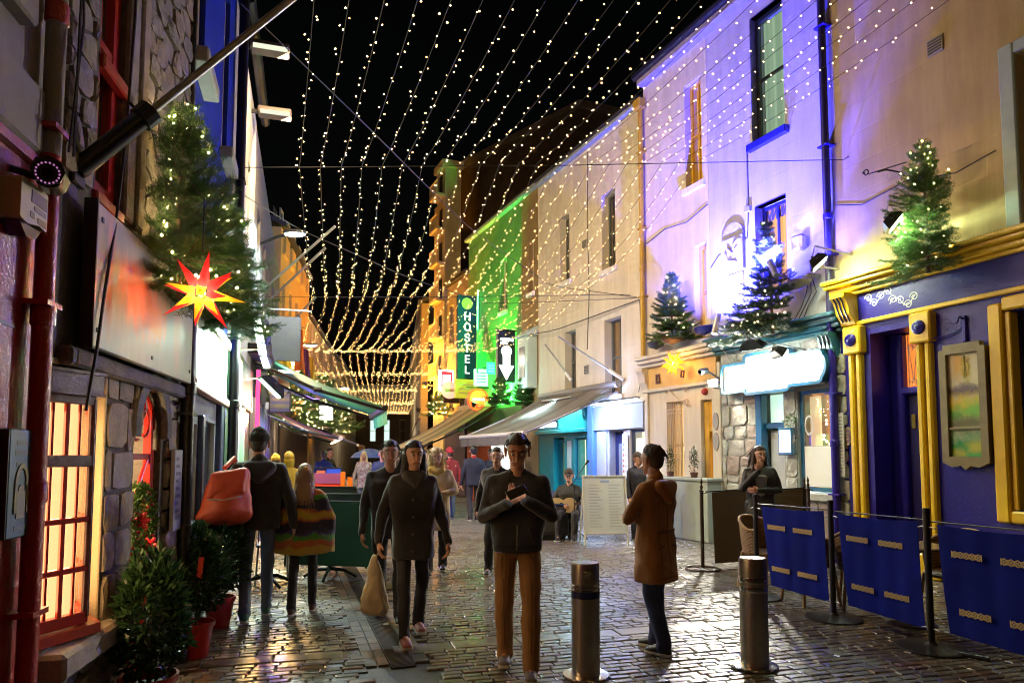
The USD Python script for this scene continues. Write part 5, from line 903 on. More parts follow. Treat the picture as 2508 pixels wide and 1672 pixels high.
# street lamp on its bracket
T = thing('street_lamp', 'lit white street lamp on a curved bracket above the left shops', 'street lamp', L2.w(13.4, 5.5))
P0, P1 = depth(640, 597, 13.2), depth(722, 574, 12.9); part(T, 'arm', tube([P0, P0 * .5 + P1 * .5 + (0, 0, .05), P1 + (0, 0, .03)], .035, 8), IRON); part(T, 'head', move(scaled(ball((0, 0, 0), 1, 2), (.24, .12, .05)), P1 + (0, 0, .04)), IRON, smooth=True); part(T, 'lamp_glass', move(scaled(ball((0, 0, 0), 1, 2), (.20, .10, .04)), P1), E('street_lamp_glass', (.72, .95, 1.0), 16), smooth=True); lamp(T, 'light', P1 - (0, 0, .06), (0, 0, -1), (.3, .2), (.75, .95, 1.0), 600)
for lb, x, y, Y in (('second street lamp farther up the left side glowing white', 760, 846, 26.0), ('third street lamp small and white near the far end of the lights', 845, 951, 43.0)):
    P1 = depth(x, y, Y); T = thing('street_lamp', lb, 'street lamp', P1); part(T, 'arm', tube([P1 + (-1.6, .1, .1), P1 + (-.7, .05, .14), P1 + (0, 0, .04)], .04, 8), IRON); part(T, 'head', move(scaled(ball((0, 0, 0), 1, 2), (.30, .14, .05)), P1 + (0, 0, .045)), IRON, smooth=True); part(T, 'lamp_glass', move(scaled(ball((0, 0, 0), 1, 2), (.25, .11, .04)), P1), MAT['street_lamp_glass'], smooth=True); lamp(T, 'light', P1 - (0, 0, .06), (.25, 0, -1), (.4, .25), (1.0, .85, .62), 500)
# flagpoles and flags
for lb, a, b, Y0, Y1 in (('upper of two long pale flagpoles leaning out over the left shops', (641, 712), (821, 554), 14.6, 13.9), ('lower of two long pale flagpoles leaning out over the left shops', (638, 755), (797, 607), 15.4, 14.6), ('short pale flagpole above the hanging black board', (719, 784), (773, 727), 17.0, 16.6)):
    T = thing('flagpole', lb, 'flagpole', depth(*a, Y0)); part(T, 'pole', tube([depth(*a, Y0), depth(*b, Y1)], .026, 8), M('galvanised_pole', 0)); part(T, 'holder', tube([depth(*a, Y0) - (.1, 0, .09), depth(*a, Y0) + (.14, 0, .12)], .045, 8), BLACK)
for k, (lb, x0, x1, y0, y1, c) in enumerate((('plain yellow flag hanging lowest behind the black board', 672, 708, 850, 900, (.62, .44, .02)), ('plain orange flag hanging right of the black board', 715, 742, 800, 925, (.6, .13, .02)), ('plain purple flag hanging between the orange flags', 738, 756, 850, 940, (.12, .03, .12)), ('yellow and orange flag hanging nearest the light strings', 752, 768, 868, 945, (.62, .34, .03)))):
    Y = 19.5 + k * .5; q = [depth(x0, y0, Y), depth(x1, y0 + 8, Y - .2), depth(x1 + 4, y1, Y - .2), depth(x0 + 6, y1 - 12, Y)]
    T = thing('flag', lb, 'flag', q[0]); part(T, 'cloth', thick(sheet(q, 14, 10, lambda u, w, p: p + np.stack([0 * u, .07 * np.sin(u * 11 + w * 3) * (.3 + w), 0 * u], -1)), .004), M('flag_cloth_%d' % k, c, .8), smooth=True); part(T, 'pole', tube([q[0] + (-.25, .1, .22), q[0], q[1] + (.05, 0, .06)], .016, 6), GALV)
H = hang(L2, 14.35, 'left')
T = thing('hanging_board', 'large blank black board hanging from a bar over the left pavement', 'sign', H.w(.45, 3.5)); part(T, 'board', H.bev(.06, .80, 3.50, 4.42, -.02, .02, .008), M('blank_dark_board', (.03, .035, .04), .45, c2=(.02, .022, .026), sc=3)); part(T, 'bar', H.tube([(-.05, 4.56, 0), (1.0, 4.56, 0)], .016, 6), GALV)
for s in (.15, .72): part(T, 'hook', H.tube([(s, 4.42, 0), (s, 4.56, 0)], .008, 5), IRON)
H = hang(L2, 14.9, 'left'); T = thing('round_painted_sign', 'colourful round hanging sign under the green awning', 'sign', H.w(.4, 3)); part(T, 'disc', H.poly(sg.Point(.35, 3.05).buffer(.24, 18), -.03, .03), painting('round_sign_paint', H, (.5, .42, .2), (.35, .3, .16), [(.35, 2.95, .2, .06, (.05, .16, .4)), (.35, 3.12, .12, .08, (.4, .12, .04))], sc=6))
H = hang(L2, 15.9, 'left'); T = thing('painted_sign', 'square hanging sign with blurred purple and orange bands', 'sign', H.w(.4, 2.4)); part(T, 'board', H.bev(.15, .58, 2.55, 2.98, -.02, .02, .006), painting('banded_sign_paint', H, (.16, .12, .26), (.3, .18, .12), [(.36, 2.83, .24, .04, (.5, .25, .1)), (.36, 2.68, .24, .05, (.45, .3, .12))], sc=5)); part(T, 'frame', H.poly(sg.box(.13, 2.53, .6, 3.0).difference(sg.box(.16, 2.56, .57, 2.97)), -.03, .03), M('brown_sign_frame', (.1, .05, .03), .5))
H = hang(L2, 20.5, 'left'); T = thing('lit_box_sign', 'small square white glowing box sign among the lit fir branches', 'sign', H.w(1.2, 2.9)); part(T, 'box', H.bev(1.30, 1.68, 2.62, 3.02, -.06, .06, .01), E('white_box_glow', (1.0, .95, .78), 1.7)); part(T, 'bar', H.tube([(0, 3.06, 0), (1.7, 3.06, 0)], .014, 5), IRON)
def awning(name, label, F, s0, s1, h0, h1, pj, mats, n, bar, arm, val=None, sag=.08):
    T = thing(name, label, 'awning', F.w((s0 + s1) / 2, h1))
    for k in range(n):
        a, b = s0 + (s1 - s0) * k / n, s0 + (s1 - s0) * (k + 1) / n
        part(T, 'canvas_strip', thick(sheet([F.w(a, h0, .1), F.w(b, h0, .1), F.w(b, h1, pj), F.w(a, h1, pj)], 1, 6, lambda u, w, q: q - np.array([0, 0, sag]) * (w * (1 - w) * 4)[..., None]), .006), mats[k % len(mats)])
    part(T, 'front_bar', F.tube([(s0 - .05, h1 - .03, pj), (s1 + .05, h1 - .03, pj)], .055, 10), bar); part(T, 'cassette', F.bev(s0 - .08, s1 + .08, h0 - .08, h0 + .1, 0, .18, .02), bar)
    for s in (s0 + .03, s1 - .03): part(T, 'arm', join(F.tube([(s, h0 - .20, .08), (s, (h0 + h1) / 2 - .20, pj * .5), (s, h1 - .04, pj - .04)], .03, 8), F.tube([(s, (h0 + h1) / 2 - .19, pj * .47), (s, (h0 + h1) / 2 - .19, pj * .53)], .042, 8)), arm)
    if val is not None: part(T, 'valance', thick(sheet([F.w(s0, h1 - .05, pj + .04), F.w(s1, h1 - .05, pj + .04), F.w(s1, h1 - .30, pj + .05), F.w(s0, h1 - .30, pj + .05)], 16, 2, lambda u, w, q: q + F.n * (.025 * np.sin(u * 40) * w)[..., None]), .005), val)
    return T
GA = M('green_awning_canvas', (.012, .30, .12), .75, c2=(.010, .22, .10), sc=4); GA2 = M('dark_green_awning_canvas', (.008, .16, .07), .75)
T = awning('shop_awning', 'dark green awning with black frame sloping out over the left cafe', L2, 11.7, 14.3, 3.34, 2.42, 2.25, [GA, GA, GA2], 6, BLACK, BLACK, GA)
part(T, 'strip_lamp', L2.bev(12.0, 12.15, 3.0, 3.03, .4, .8, .006), E('awning_lamp', (.95, 1, .85), 5)); lamp(T, 'light', L2.w(12.1, 2.98, .6), (0, 0, -1), (.15, .4), (.9, 1, .85), 40)
T_ = awning('shop_awning', 'orange and purple awning with a white front bar beyond the green awning', L2, 16.8, 22, 2.72, 2.02, 1.75, [M('purple_awning_canvas', (.20, .10, .17), .8), M('orange_awning_canvas', (.6, .13, .02), .75), M('purple_awning_canvas', 0), M('grey_purple_canvas', (.26, .2, .24), .8)], 8, M('white_awning_bar', (.55, .5, .44), .5), BLACK)
lamp(T_, 'light', L2.w(19.4, 1.95, 1.15), (0, 0, 1), (.12, 4.4), (1, .78, .5), 16); part(T_, 'bulbs', join(*[ball(L2.w(16.9 + .3 * k, 1.94, 1.7), .03, 0) for k in range(17)]), E('awning_bulbs', (1, .75, .4), 3), kind='stuff')
awning('shop_awning', 'brown striped awning with blue edge farther up the left side', L3, 24.5, 29, 3.3, 2.35, 1.6, [M('brown_awning_canvas', (.2, .1, .08), .8), M('grey_awning_canvas', 0)], 6, MAT['white_awning_bar'], BLACK)
awning('shop_awning', 'bright blue awning with cream underside at the far left', L3, 30.5, 36, 3.0, 2.05, 2.1, [M('blue_awning_canvas', (.03, .07, .4), .75), M('blue_awning_canvas', 0), M('cream_awning_canvas', (.5, .38, .2), .8)], 6, MAT['white_awning_bar'], BLACK, MAT['cream_awning_canvas'])
awning('shop_awning', 'closed looking brown awning seen edge on below the round red sign', R2, 24.2, 27.5, 3.25, 1.85, 2.6, [M('tan_awning_canvas', (.30, .22, .10), .8), M('dark_tan_canvas', (.16, .12, .06), .8)], 6, M('tan_awning_bar', (.4, .32, .18), .5), BLACK)

# ------------------------------------------------------------------ strings of lights along the street and the wires that carry them
BULB = usdkit.material(stage, '/World/Looks/warm_bulb', {'g': ('geometry', {}), 'k': ('map_range', {'to_min': 9.0, 'to_max': 50.0}), 'e': ('emission', {'color': (1.0, .54, .17)})}, [('g.random_per_island', 'k.value'), ('k.result', 'e.strength')], surface='e.emission'); WIRE = M('bulb_wire', (.012, .011, .010), .7)
NS = 22
CAB = [((2.2, -7.4, 5.3), (7.6, -6.4, 6.0)), ((-.05, .7, 5.25), (5.2, 1.7, 6.0)), ((-2.73, 8.54, 5.27), (2.65, 9.54, 5.78)), ((-4.62, 15.7, 5.27), (1.5, 15.25, 5.2)), ((-7.65, 24.3, 5.3), (-1.3, 24.1, 5.3)), ((-8.7, 31, 5.35), (-3.3, 31, 5.35)), ((-9.8, 38.5, 5.3), (-5.2, 38.5, 5.3)), ((-11.2, 47, 5.25), (-6.9, 47, 5.25)), ((-12.9, 57, 5.2), (-8.9, 57, 5.2))]
ORD = 'leftmost second third fourth fifth sixth seventh eighth ninth tenth eleventh twelfth thirteenth fourteenth fifteenth sixteenth seventeenth eighteenth nineteenth twentieth twenty-first rightmost'.split()
octa = (np.array([(1, 0, 0), (-1, 0, 0), (0, 1, 0), (0, -1, 0), (0, 0, 1), (0, 0, -1)], float), np.array([(0, 2, 4), (2, 1, 4), (1, 3, 4), (3, 0, 4), (2, 0, 5), (1, 2, 5), (3, 1, 5), (0, 3, 5)]))
def beads(P, r):
    n = len(P); r = np.broadcast_to(r, (n,)); return (P[:, None] + octa[0][None] * r[:, None, None]).reshape(-1, 3), (octa[1][None] + 6 * np.arange(n)[:, None, None]).reshape(-1, 3)
R = np.random.default_rng(31)
for j in range(NS):
    t = j / (NS - 1); pts, bl, br = [], [], []; K = [np.array(a) * (1 - t) + np.array(b) * t for a, b in CAB]
    for i in range(len(K) - 1):
        A, B = K[i], K[i + 1]; L = np.linalg.norm(B - A); sg0 = (.26, .26, .26, .42, .40, .42, .42, .42)[i] * R.uniform(.85, 1.15)
        for w in np.linspace(0, 1, 12, endpoint=(i == len(K) - 2)): pts.append(A + (B - A) * w - np.array([0, 0, sg0 * 4 * w * (1 - w)]))
        sp = (.15, .145, .15, .18, .22, .26, .28, .3)[i]; w = R.uniform(0, sp) / L
        while w < 1:
            p = A + (B - A) * w - np.array([0, 0, sg0 * 4 * w * (1 - w)]); a = R.uniform(0, 6.28); bl.append(p + np.array([math.cos(a), .3 * math.sin(a), math.sin(a)]) * R.uniform(.02, .055)); br.append((.0085, .0085, .0080, .0078, .0082, .009, .010, .011)[i] * R.uniform(.68, 1.1)); w += sp * R.uniform(.55, 1.45) / L
    T = thing('light_string', 'string of tiny warm white bulbs, the %s one above the street' % ORD[j] + (' from the left' if 0 < j < NS - 1 else ''), 'light string', pts[0], group='strings of bulbs along the street')
    part(T, 'wire', tube(pts, .0032, 4, cap=False), WIRE); part(T, 'bulbs', beads(np.array(bl), np.array(br)), BULB, kind='stuff')
wl = [((-3.5, 8.4, 5.2), (4.98, 9.97, 6.0), 'nearest taut wire carrying the light strings across the street'), ((-5.76, 15.8, 5.28), (2.66, 15.15, 5.18), 'second taut wire carrying the light strings across the street'), ((-8.0, 24.4, 5.3), (-1.2, 24.1, 5.3), 'third taut wire carrying the light strings across the street'), ((-9.2, 31, 5.35), (-3.0, 31, 5.35), 'fourth taut wire carrying the light strings across the street')]
for a, b, lb in wl: solo('span_wire', tube([a, ((np.array(a) + b) / 2 - (0, 0, .03)), b], .006, 5), WIRE, lb, 'wire')
for lb, q, r in (('long diagonal cable crossing under the light strings from top left', [depth(590, 10, 8.0), depth(900, 310, 10.5), depth(1150, 560, 14), depth(1350, 700, 17.5), R2.w(16.3, 5.05, .05)], .008), ('sagging cable from the street lamp across to the yellow drainpipe', [depth(600, 480, 10), depth(730, 560, 13), depth(1000, 680, 16), depth(1200, 745, 17.5), R2.w(16.15, 5.0, .05)], .007), ('thick bundle of cables running to the hook beside the yellow drainpipe', [R2.w(24, 5.3, .3), R2.w(20, 4.9, .2), R2.w(16.2, 4.97, .06)], .012), ('thin cable looping down the white wall to the blue fascia', [R2.w(16.2, 4.97, .04), R2.w(16.18, 4.2, .03), R2.w(16.12, 3.4, .03), R2.w(16.3, 2.95, .03)], .007), ('short cable tied to the tan wall beside the dark purple pipe', [np.array([4.98, 9.97, 6.0]), R1.w(10.6, 6.0, .02)], .007)):
    p = np.array(q); k = np.linspace(0, len(p) - 1, 4 * len(p)); solo('overhead_cable', tube(np.stack([np.interp(k, range(len(p)), p[:, i]) for i in range(3)], 1), r, 5), CORDM, lb, 'cable')

# ------------------------------------------------------------------ fir trees with bulbs, stars, shrubs
def leafm(name, c, c2, tr=.25, r=.5):
    if name not in MAT:
        MAT[name] = usdkit.material(stage, '/World/Looks/' + name, {'g': ('geometry', {}), 'm': ('mix_color', {'a': c, 'b': c2}), 'p': ('principled_bsdf', {'roughness': r}), 't': ('translucent_bsdf', {}), 'x': ('mix_closure', {'fac': tr})},
            [('g.random_per_island', 'm.fac'), ('m.result', 'p.base_color'), ('m.result', 't.color'), ('p.BSDF', 'x.closure1'), ('t.BSDF', 'x.closure2')], surface='x.closure')
    return MAT[name]
FIR = leafm('fir_needles', (.055, .13, .03), (.11, .19, .05)); FIRB = leafm('blue_fir_needles', (.030, .070, .045), (.06, .10, .06)); BARK = M('fir_bark', (.10, .07, .045), .8, bump=.5); BAY = leafm('bay_leaves', (.022, .060, .018), (.06, .105, .028), .18, .32)
TBULB = E('tree_bulb', (1.0, .66, .26), 85)

def quads(C, D, W, L, wd):
    """flat needles: from C along D, width vector W"""
    a = C - W * wd / 2; b = C + W * wd / 2; t = C + D * L[:, None]
    v = np.stack([a, b, t + W * wd * .25, t - W * wd * .25], 1).reshape(-1, 3); n = len(C); k = 4 * np.arange(n)[:, None]
    return v, np.concatenate([k + [0, 1, 2], k + [0, 2, 3]], 0)

def fir(name, label, base, H, R0, seed, m=FIR, whorls=15, per=8, nl=.036, bulbs=60, lean=(0, 0), away=None, gap=.012, cat='tree', droop=0.0, flat=None, wd=.0055, pw=.85):
    g = np.random.default_rng(seed); base = np.array(base, float); top = base + (lean[0], lean[1], H)
    T = thing(name, label, cat, base); part(T, 'trunk', tube([base - (0, 0, .12), base * .5 + top * .5, top], [.028 * H / 1.7, .018, .004], 7), BARK)
    twigs = []; tips = []
    whorls = int(whorls * 1.35)
    for i in range(whorls):
        t = (i + g.uniform(-.3, .3)) / whorls; t = min(max(t, .0), .97); c = base + (top - base) * t; k = max(4, int(per * 1.35 * (1 - .42 * t))); a0 = g.uniform(0, 6.28)
        for j in range(k):
            a = a0 + j * 6.28 / k + g.uniform(-.3, .3); L = (R0 * (1 - t) ** pw * g.uniform(.50, 1.22) + .05); el = math.radians(-8 + 48 * t + g.uniform(-9, 9)) - droop
            L = L * 1.0; d = np.array([math.cos(a) * math.cos(el), math.sin(a) * math.cos(el), math.sin(el)])
            if flat is not None:
                w = d @ flat
                if w < 0: L *= 1 + .72 * w
            n = 6; u = np.linspace(0, 1, n)[:, None]; P = c + d * L * u + np.array([0, 0, 1.0]) * (.10 * L * u ** 2 - .06 * L * np.sin(u * 3.14)); twigs.append(P); tips.append(P)
            side = np.cross(d, (0, 0, 1)); side /= np.linalg.norm(side) + 1e-9
            for q in np.arange(.16, .98, .085 if L > .22 else .15):
                for s_ in (-1, 1):
                    l2 = (L * .42 * (1 - q) + .05) * g.uniform(.7, 1.15); d2 = d * .72 + side * s_ * .72 + np.array([0, 0, g.uniform(-.16, .2)]); d2 /= np.linalg.norm(d2)
                    p0 = c + d * L * q + np.array([0, 0, .10 * L * q * q - .06 * L * math.sin(q * 3.14)]); v = np.linspace(0, 1, 4)[:, None]; twigs.append(p0 + d2 * l2 * v + np.array([0, 0, -.04 * l2]) * v ** 2)
    C, D, W = [], [], []
    for P in twigs:
        L = np.linalg.norm(P[-1] - P[0]); n = max(3, int(L / gap)); u = np.linspace(.04, 1, n); q = np.stack([np.interp(u, np.linspace(0, 1, len(P)), P[:, i]) for i in range(3)], 1)
        d = (P[-1] - P[0]) / (L + 1e-9); s_ = np.cross(d, (0, 0, 1)); s_ /= np.linalg.norm(s_) + 1e-9; upv = np.cross(s_, d)
        for k in range(3):
            th = g.uniform(-.9, .9, n) + (0, math.pi, math.pi / 2)[k]; rad = s_ * np.cos(th)[:, None] + upv * np.sin(th)[:, None]; dd = rad * .8 + d * .62; C.append(q); D.append(dd / np.linalg.norm(dd, axis=1, keepdims=True)); W.append(np.tile(d, (n, 1)))
    C, D, W = np.vstack(C), np.vstack(D), np.vstack(W); part(T, 'crown', quads(C, D, W, g.uniform(.7, 1.15, len(C)) * nl, wd), m, kind='stuff')
    wood = MB()
    for P in tips: wood.add(tube(P, np.linspace(.007, .002, len(P)), 4, cap=False))
    part(T, 'branches', wood, BARK, kind='stuff')
    if bulbs:
        B = []
        for k in range(bulbs):
            P = tips[g.integers(len(tips))]; u = g.uniform(.35, 1.0); B.append(np.array([np.interp(u, np.linspace(0, 1, 6), P[:, i]) for i in range(3)]) + g.normal(0, .012, 3) + (0, 0, .02))
        part(T, 'bulbs', beads(np.array(B), .0085), TBULB, kind='stuff')
    return T
b1 = depth(440, 668, 4.5)
fir('fir_tree', 'large fir tree with bulbs on the left wall above the yellow and red star', b1 - (0, 0, .06), 1.16, .43, 1, whorls=12, per=9, bulbs=64, lean=(-.05, .05), flat=L1.n, droop=.16, pw=.55)
b2 = depth(545, 775, 6.3); fir('fir_tree', 'second fir with bulbs hanging lower over the three floodlights', b2, 1.15, .48, 2, whorls=13, per=9, bulbs=50, flat=L2.n, droop=.2)
p = R1.w(*R1.at(2272, 645, .40), .40); fir('fir_tree', 'small fir tree lit green from below above the yellow cornice', p, 1.55, .62, 3, whorls=13, per=7, bulbs=48, flat=R1.n, nl=.034, wd=.007)
p = R2.w(*R2.at(1893, 800, .40), .40); fir('fir_tree', 'bluish fir tree spilling over the teal restaurant cornice', p, 1.72, .60, 4, m=FIRB, whorls=13, per=8, bulbs=52, flat=R2.n, nl=.036, wd=.008, droop=.1, lean=(-.05, 0)); p2 = R2.w(*R2.at(1830, 815, .45), .45); fir('fir_branch', 'low fir branches with bulbs lying on the left end of the teal cornice', p2, .5, .62, 14, m=FIRB, whorls=4, per=8, bulbs=26, flat=R2.n, nl=.036, wd=.008, droop=.25, cat='branches')
p = R2.w(*R2.at(1646, 822, .38), .38); T = fir('fir_tree', 'small neat fir tree in a brown pot above the orange lit fascia', p, 1.22, .46, 5, whorls=12, per=7, bulbs=34, nl=.034, wd=.008)
part(T, 'pot', lathe([(.05, -.16), (.20, -.10), (.24, -.02), (.20, -.02), (0, -.04)], p, 14), M('brown_bowl', (.10, .045, .03), .5), smooth=30)
for k, (lb, x, y, m_) in enumerate((('dark boat shaped wall trough left of the small potted fir', 1607, 842, BLACK), ('dark blue boat shaped wall trough right of the small potted fir', 1725, 806, DKBL))):
    P = R2.w(*R2.at(x, y, .25), .25); solo('wall_trough', move(R2.to(scaled(turn(lathe([(0, -.12), (.2, -.06), (.26, .04), (.22, .05), (0, .0)], n=14), (1, 0, 0), -90), (1, 1, .55))), P - R2.p), m_, lb, 'trough', smooth=30)
for k, (lb, x, y, Y, H_, R_, nb) in enumerate((('nearest bulb covered fir bush below the green awning', 665, 1000, 17.0, 1.1, .8, 90), ('middle bulb covered fir bush below the green awning', 722, 1020, 19.0, 1.3, .95, 130), ('bulb covered fir bush right of the white box sign', 790, 1035, 21.5, 1.5, 1.0, 150), ('farthest bulb covered fir bush by the orange awning', 830, 1050, 25, 1.3, 1.0, 90))):
    fir('lit_fir_bush', lb, depth(x, y, Y), H_, R_, 20 + k, whorls=7, per=7, bulbs=nb, nl=.07, wd=.02, gap=.04, cat='bush')
for k, (lb, x, y, Y, nb) in enumerate((('yellow lit fir bush under the box sign on the right', 1075, 1010, 25.5, 110), ('fir bush with bulbs under the glowing arrow sign', 1225, 985, 20.5, 26), ('fir bush with bulbs beside the ochre house bay', 1285, 985, 19.8, 18))): fir('lit_fir_bush', lb, depth(x, y, Y), .75, (.5, .36, .36)[k], 30 + k, whorls=7, per=7, bulbs=nb, nl=.06, wd=.018, gap=.035, cat='bush')

def paper(name, c):
    MAT[name] = usdkit.material(stage, '/World/Looks/' + name, {'d': ('diffuse_bsdf', {'color': c}), 't': ('translucent_bsdf', {'color': c}), 'm': ('mix_closure', {'fac': .62})}, [('d.BSDF', 'm.closure1'), ('t.BSDF', 'm.closure2')], surface='m.closure'); return MAT[name]
PY, PR = paper('yellow_star_paper', (.95, .62, .05)), paper('red_star_paper', (.80, .04, .06))
def star(label, c, r, seed, mats, power, col, face):
    c = np.array(c, float); T = thing('paper_star', label, 'star lamp', c); D = []
    for d in np.array(np.meshgrid([-1, 0, 1], [-1, 0, 1], [-1, 0, 1])).T.reshape(-1, 3):
        if np.any(d): D.append(d / np.linalg.norm(d))
    g = np.random.default_rng(seed); Q = trimesh.transformations.euler_matrix(*g.uniform(0, .5, 3))[:3, :3]; F0 = frame_of(face)
    for k, d in enumerate(D):
        d = Q @ d; t, a, b = frame_of(d); w = r * .125; L = r * (1.0 if k % 2 else .80); q = [c + d * r * .27 + (a * math.cos(x) + b * math.sin(x)) * w for x in np.arange(4) * math.pi / 2 + .6]; tip = c + d * L
        for s_ in range(2):
            v = np.array([q[2 * s_], q[2 * s_ + 1], tip, q[2 * s_ + 1], q[(2 * s_ + 2) % 4], tip]); part(T, 'star_point', (v, np.array([[0, 1, 2], [3, 4, 5]])), mats[(k * 5) % 13 % len(mats)])
    L = UsdLux.SphereLight.Define(stage, T.path + '/lamp'); L.CreateRadiusAttr(r * .10); L.CreateIntensityAttr(power); L.CreateColorAttr(Gf.Vec3f(*col)); part(T, 'bulb', ball(c, r * .09, 1), E('star_bulb', (1, .75, .3), 5))
    return T
sc = depth(493, 717, 4.1)
T = star('large paper star with glowing yellow and red points hanging before the signboard', sc, .262, 2, [PY, PR], 120, (1, .72, .32), (.3, -1, -.1)); part(T, 'cord', tube([sc + (0, 0, .25), sc + (-.02, .05, .6), L1.w(4.9, 3.7, .05)], .005, 5), CORDM)
sc2 = R2.w(*R2.at(1648, 890, .42), .42); T = star('small glowing yellow paper star in front of the orange lit fascia', sc2, .29, 5, [PY], 240, (1, .68, .22), (.3, -1, -.1)); part(T, 'cord', tube([sc2 + (0, 0, .3), R2.w(15.0, 3.62, .25)], .005, 5), CORDM)
T = thing('ribbon_bow', 'shiny gold ribbon bow tied under the large fir tree', 'bow', depth(400, 632, 5.3)); GOLD = M('gold_ribbon', (.42, .25, .06), .28, metal=.6, c2=(.3, .16, .04), sc=14)
bc = depth(405, 620, 5.25)
for k, (dx, dz, rr) in enumerate(((-.085, .02, .075), (.085, .02, .075))):
    g_ = np.linspace(0, 6.0, 16); pth = np.stack([bc[0] + dx + rr * np.cos(g_) * 1.05, bc[1] + .03 * np.sin(g_ * .5), bc[2] + dz + rr * .6 * np.sin(g_)], 1)
    part(T, 'loop', thick((np.vstack([pth + (0, -.035, 0), pth + (0, .035, .0)]), np.vstack([[(i, i + 1, 17 + i), (i, 17 + i, 16 + i)] for i in range(15)])), .003), GOLD)
for sx in (-.02, .035): part(T, 'tail', thick(sheet([bc + (sx - .02, 0, -.01), bc + (sx + .03, 0, -.01), bc + (sx * 2.2 + .035, -.02, -.2), bc + (sx * 2.2 - .02, -.02, -.17)], 2, 8, lambda u, w, q: q + np.stack([0 * w, .02 * np.sin(w * 9), 0 * w], -1)), .003), GOLD)
part(T, 'knot', ball(bc, .03, 2, (1, .8, 1)), GOLD, smooth=True)

def leaves(c, rx, rz, n, seed, ll=.078, lw=.034, shell=.35):
    g = np.random.default_rng(seed); d = g.normal(size=(n, 3)); d /= np.linalg.norm(d, axis=1, keepdims=True); rr = g.uniform(shell, 1, n) ** .6 * (.86 + .26 * meshkit.noise(d * 2.2 + seed, seed)); C = d * rr[:, None] * (rx, rx, rz); C[:, :2] *= (1 - .25 * (C[:, 2:] / rz)); C = C + c
    D = d * .7 + g.normal(0, .42, (n, 3)) + (0, 0, .42); D /= np.linalg.norm(D, axis=1, keepdims=True); W = np.cross(D, g.normal(size=(n, 3))); W /= np.linalg.norm(W, axis=1, keepdims=True); N = np.cross(D, W); L = ll * g.uniform(.6, 1.15, n)[:, None]; w_ = lw * g.uniform(.7, 1.1, n)[:, None]
    v = np.stack([C, C + D * L * .45 + W * w_ / 2 + N * .006, C + D * L - N * .008, C + D * L * .45 - W * w_ / 2 + N * .006, C + D * L * .5], 1).reshape(-1, 3); k = 5 * np.arange(n)[:, None]
    return v, np.concatenate([k + [0, 1, 4], k + [1, 2, 4], k + [2, 3, 4], k + [3, 0, 4]], 0)
POT = M('red_plastic_pot', (.50, .018, .012), .35, c2=(.40, .014, .01), sc=6, coat=.2)
def shrub(label, x, y, zf, rx, rz, n, seed, rp=.135, hp=.27):
    T = thing('bay_shrub', label, 'potted shrub', (x, y, 0)); P = np.array([x, y, 0.0])
    part(T, 'pot', lathe([(0, .0), (rp * .72, 0), (rp * .97, hp * .88), (rp * 1.06, hp * .88), (rp * 1.08, hp), (rp * .98, hp), (rp * .93, hp * .86), (0, hp * .84)], P, 24), POT, smooth=35); part(T, 'soil', lathe([(0, hp * .86), (rp * .92, hp * .85)], P, 18), MAT['wet_joint_sand'])
    part(T, 'stem', tube([P + (0, 0, hp * .8), P + (.01, 0, zf)], .013, 7), BARK); part(T, 'foliage', leaves(P + (0, 0, zf), rx, rz, n, seed), BAY, kind='stuff')
    tw = MB(); g = np.random.default_rng(seed)
    for k in range(26): d = g.normal(size=3); d[2] = abs(d[2]); d /= np.linalg.norm(d); tw.add(tube([P + (0, 0, zf - rz * .7), P + (0, 0, zf - .1) + d * (rx, rx, rz) * .85], [.005, .002], 4, cap=False))
    part(T, 'twigs', tw, BARK, kind='stuff'); return T
shrub('nearest bay shrub in a red pot at the bottom left edge', -2.12, 4.08, .64, .205, .36, 1700, 3, .15, .30)
shrub('middle bay shrub in a bright red pot with a red tag', -2.50, 5.5, .66, .21, .36, 1700, 4); shrub('farthest bay shrub in a red pot behind the other two', -2.72, 6.45, .70, .24, .42, 1700, 5)
part(Node('/World/bay_shrub_001', (-2.50, 5.5, 0)), 'red_tag', thick(sheet([(-2.40, 5.30, .80), (-2.36, 5.30, .80), (-2.37, 5.29, .64), (-2.41, 5.29, .66)], 1, 3), .003), M('red_tag', (.6, .05, .02), .4))
T = thing('wreath', 'round green wreath with red bows and berries on the red gate', 'wreath', L1.w(4.62, 1.0)); wc = L1.w(4.78, 1.13, -.06); g = np.random.default_rng(8)
CC = np.array([L1.w(4.78 + .15 * math.cos(a), 1.13 + .20 * math.sin(a), -.05) for a in np.linspace(0, 6.28, 26)]); lv = MB()
for k, c in enumerate(CC): lv.add(leaves(c, .06, .06, 46, 50 + k, .05, .022))
part(T, 'foliage', lv, leafm('wreath_leaves', (.07, .15, .02), (.25, .30, .06), .2), kind='stuff')
for dz, ds in ((.02, -.15), (-.17, .06)):
    c = L1.w(4.78 + ds, 1.13 + dz, .01); part(T, 'bow', join(*[turn(move(scaled(ball((0, 0, 0), 1, 1), (.035, .012, .018)), c + (.03 * math.cos(a), 0, .03 * math.sin(a))), (0, 1, 0), -math.degrees(a), c + (.03 * math.cos(a), 0, .03 * math.sin(a))) for a in np.arange(6) * 1.047]), M('red_satin', (.55, .015, .03), .3, c2=(.4, .01, .02)), smooth=True)
part(T, 'berries', join(*[ball(L1.w(4.78 + .15 * math.cos(a) + .02 * math.sin(9 * a), 1.13 + .2 * math.sin(a), .0), .012, 1) for a in np.linspace(0, 6.28, 12)]), MAT['red_satin'], kind='stuff')
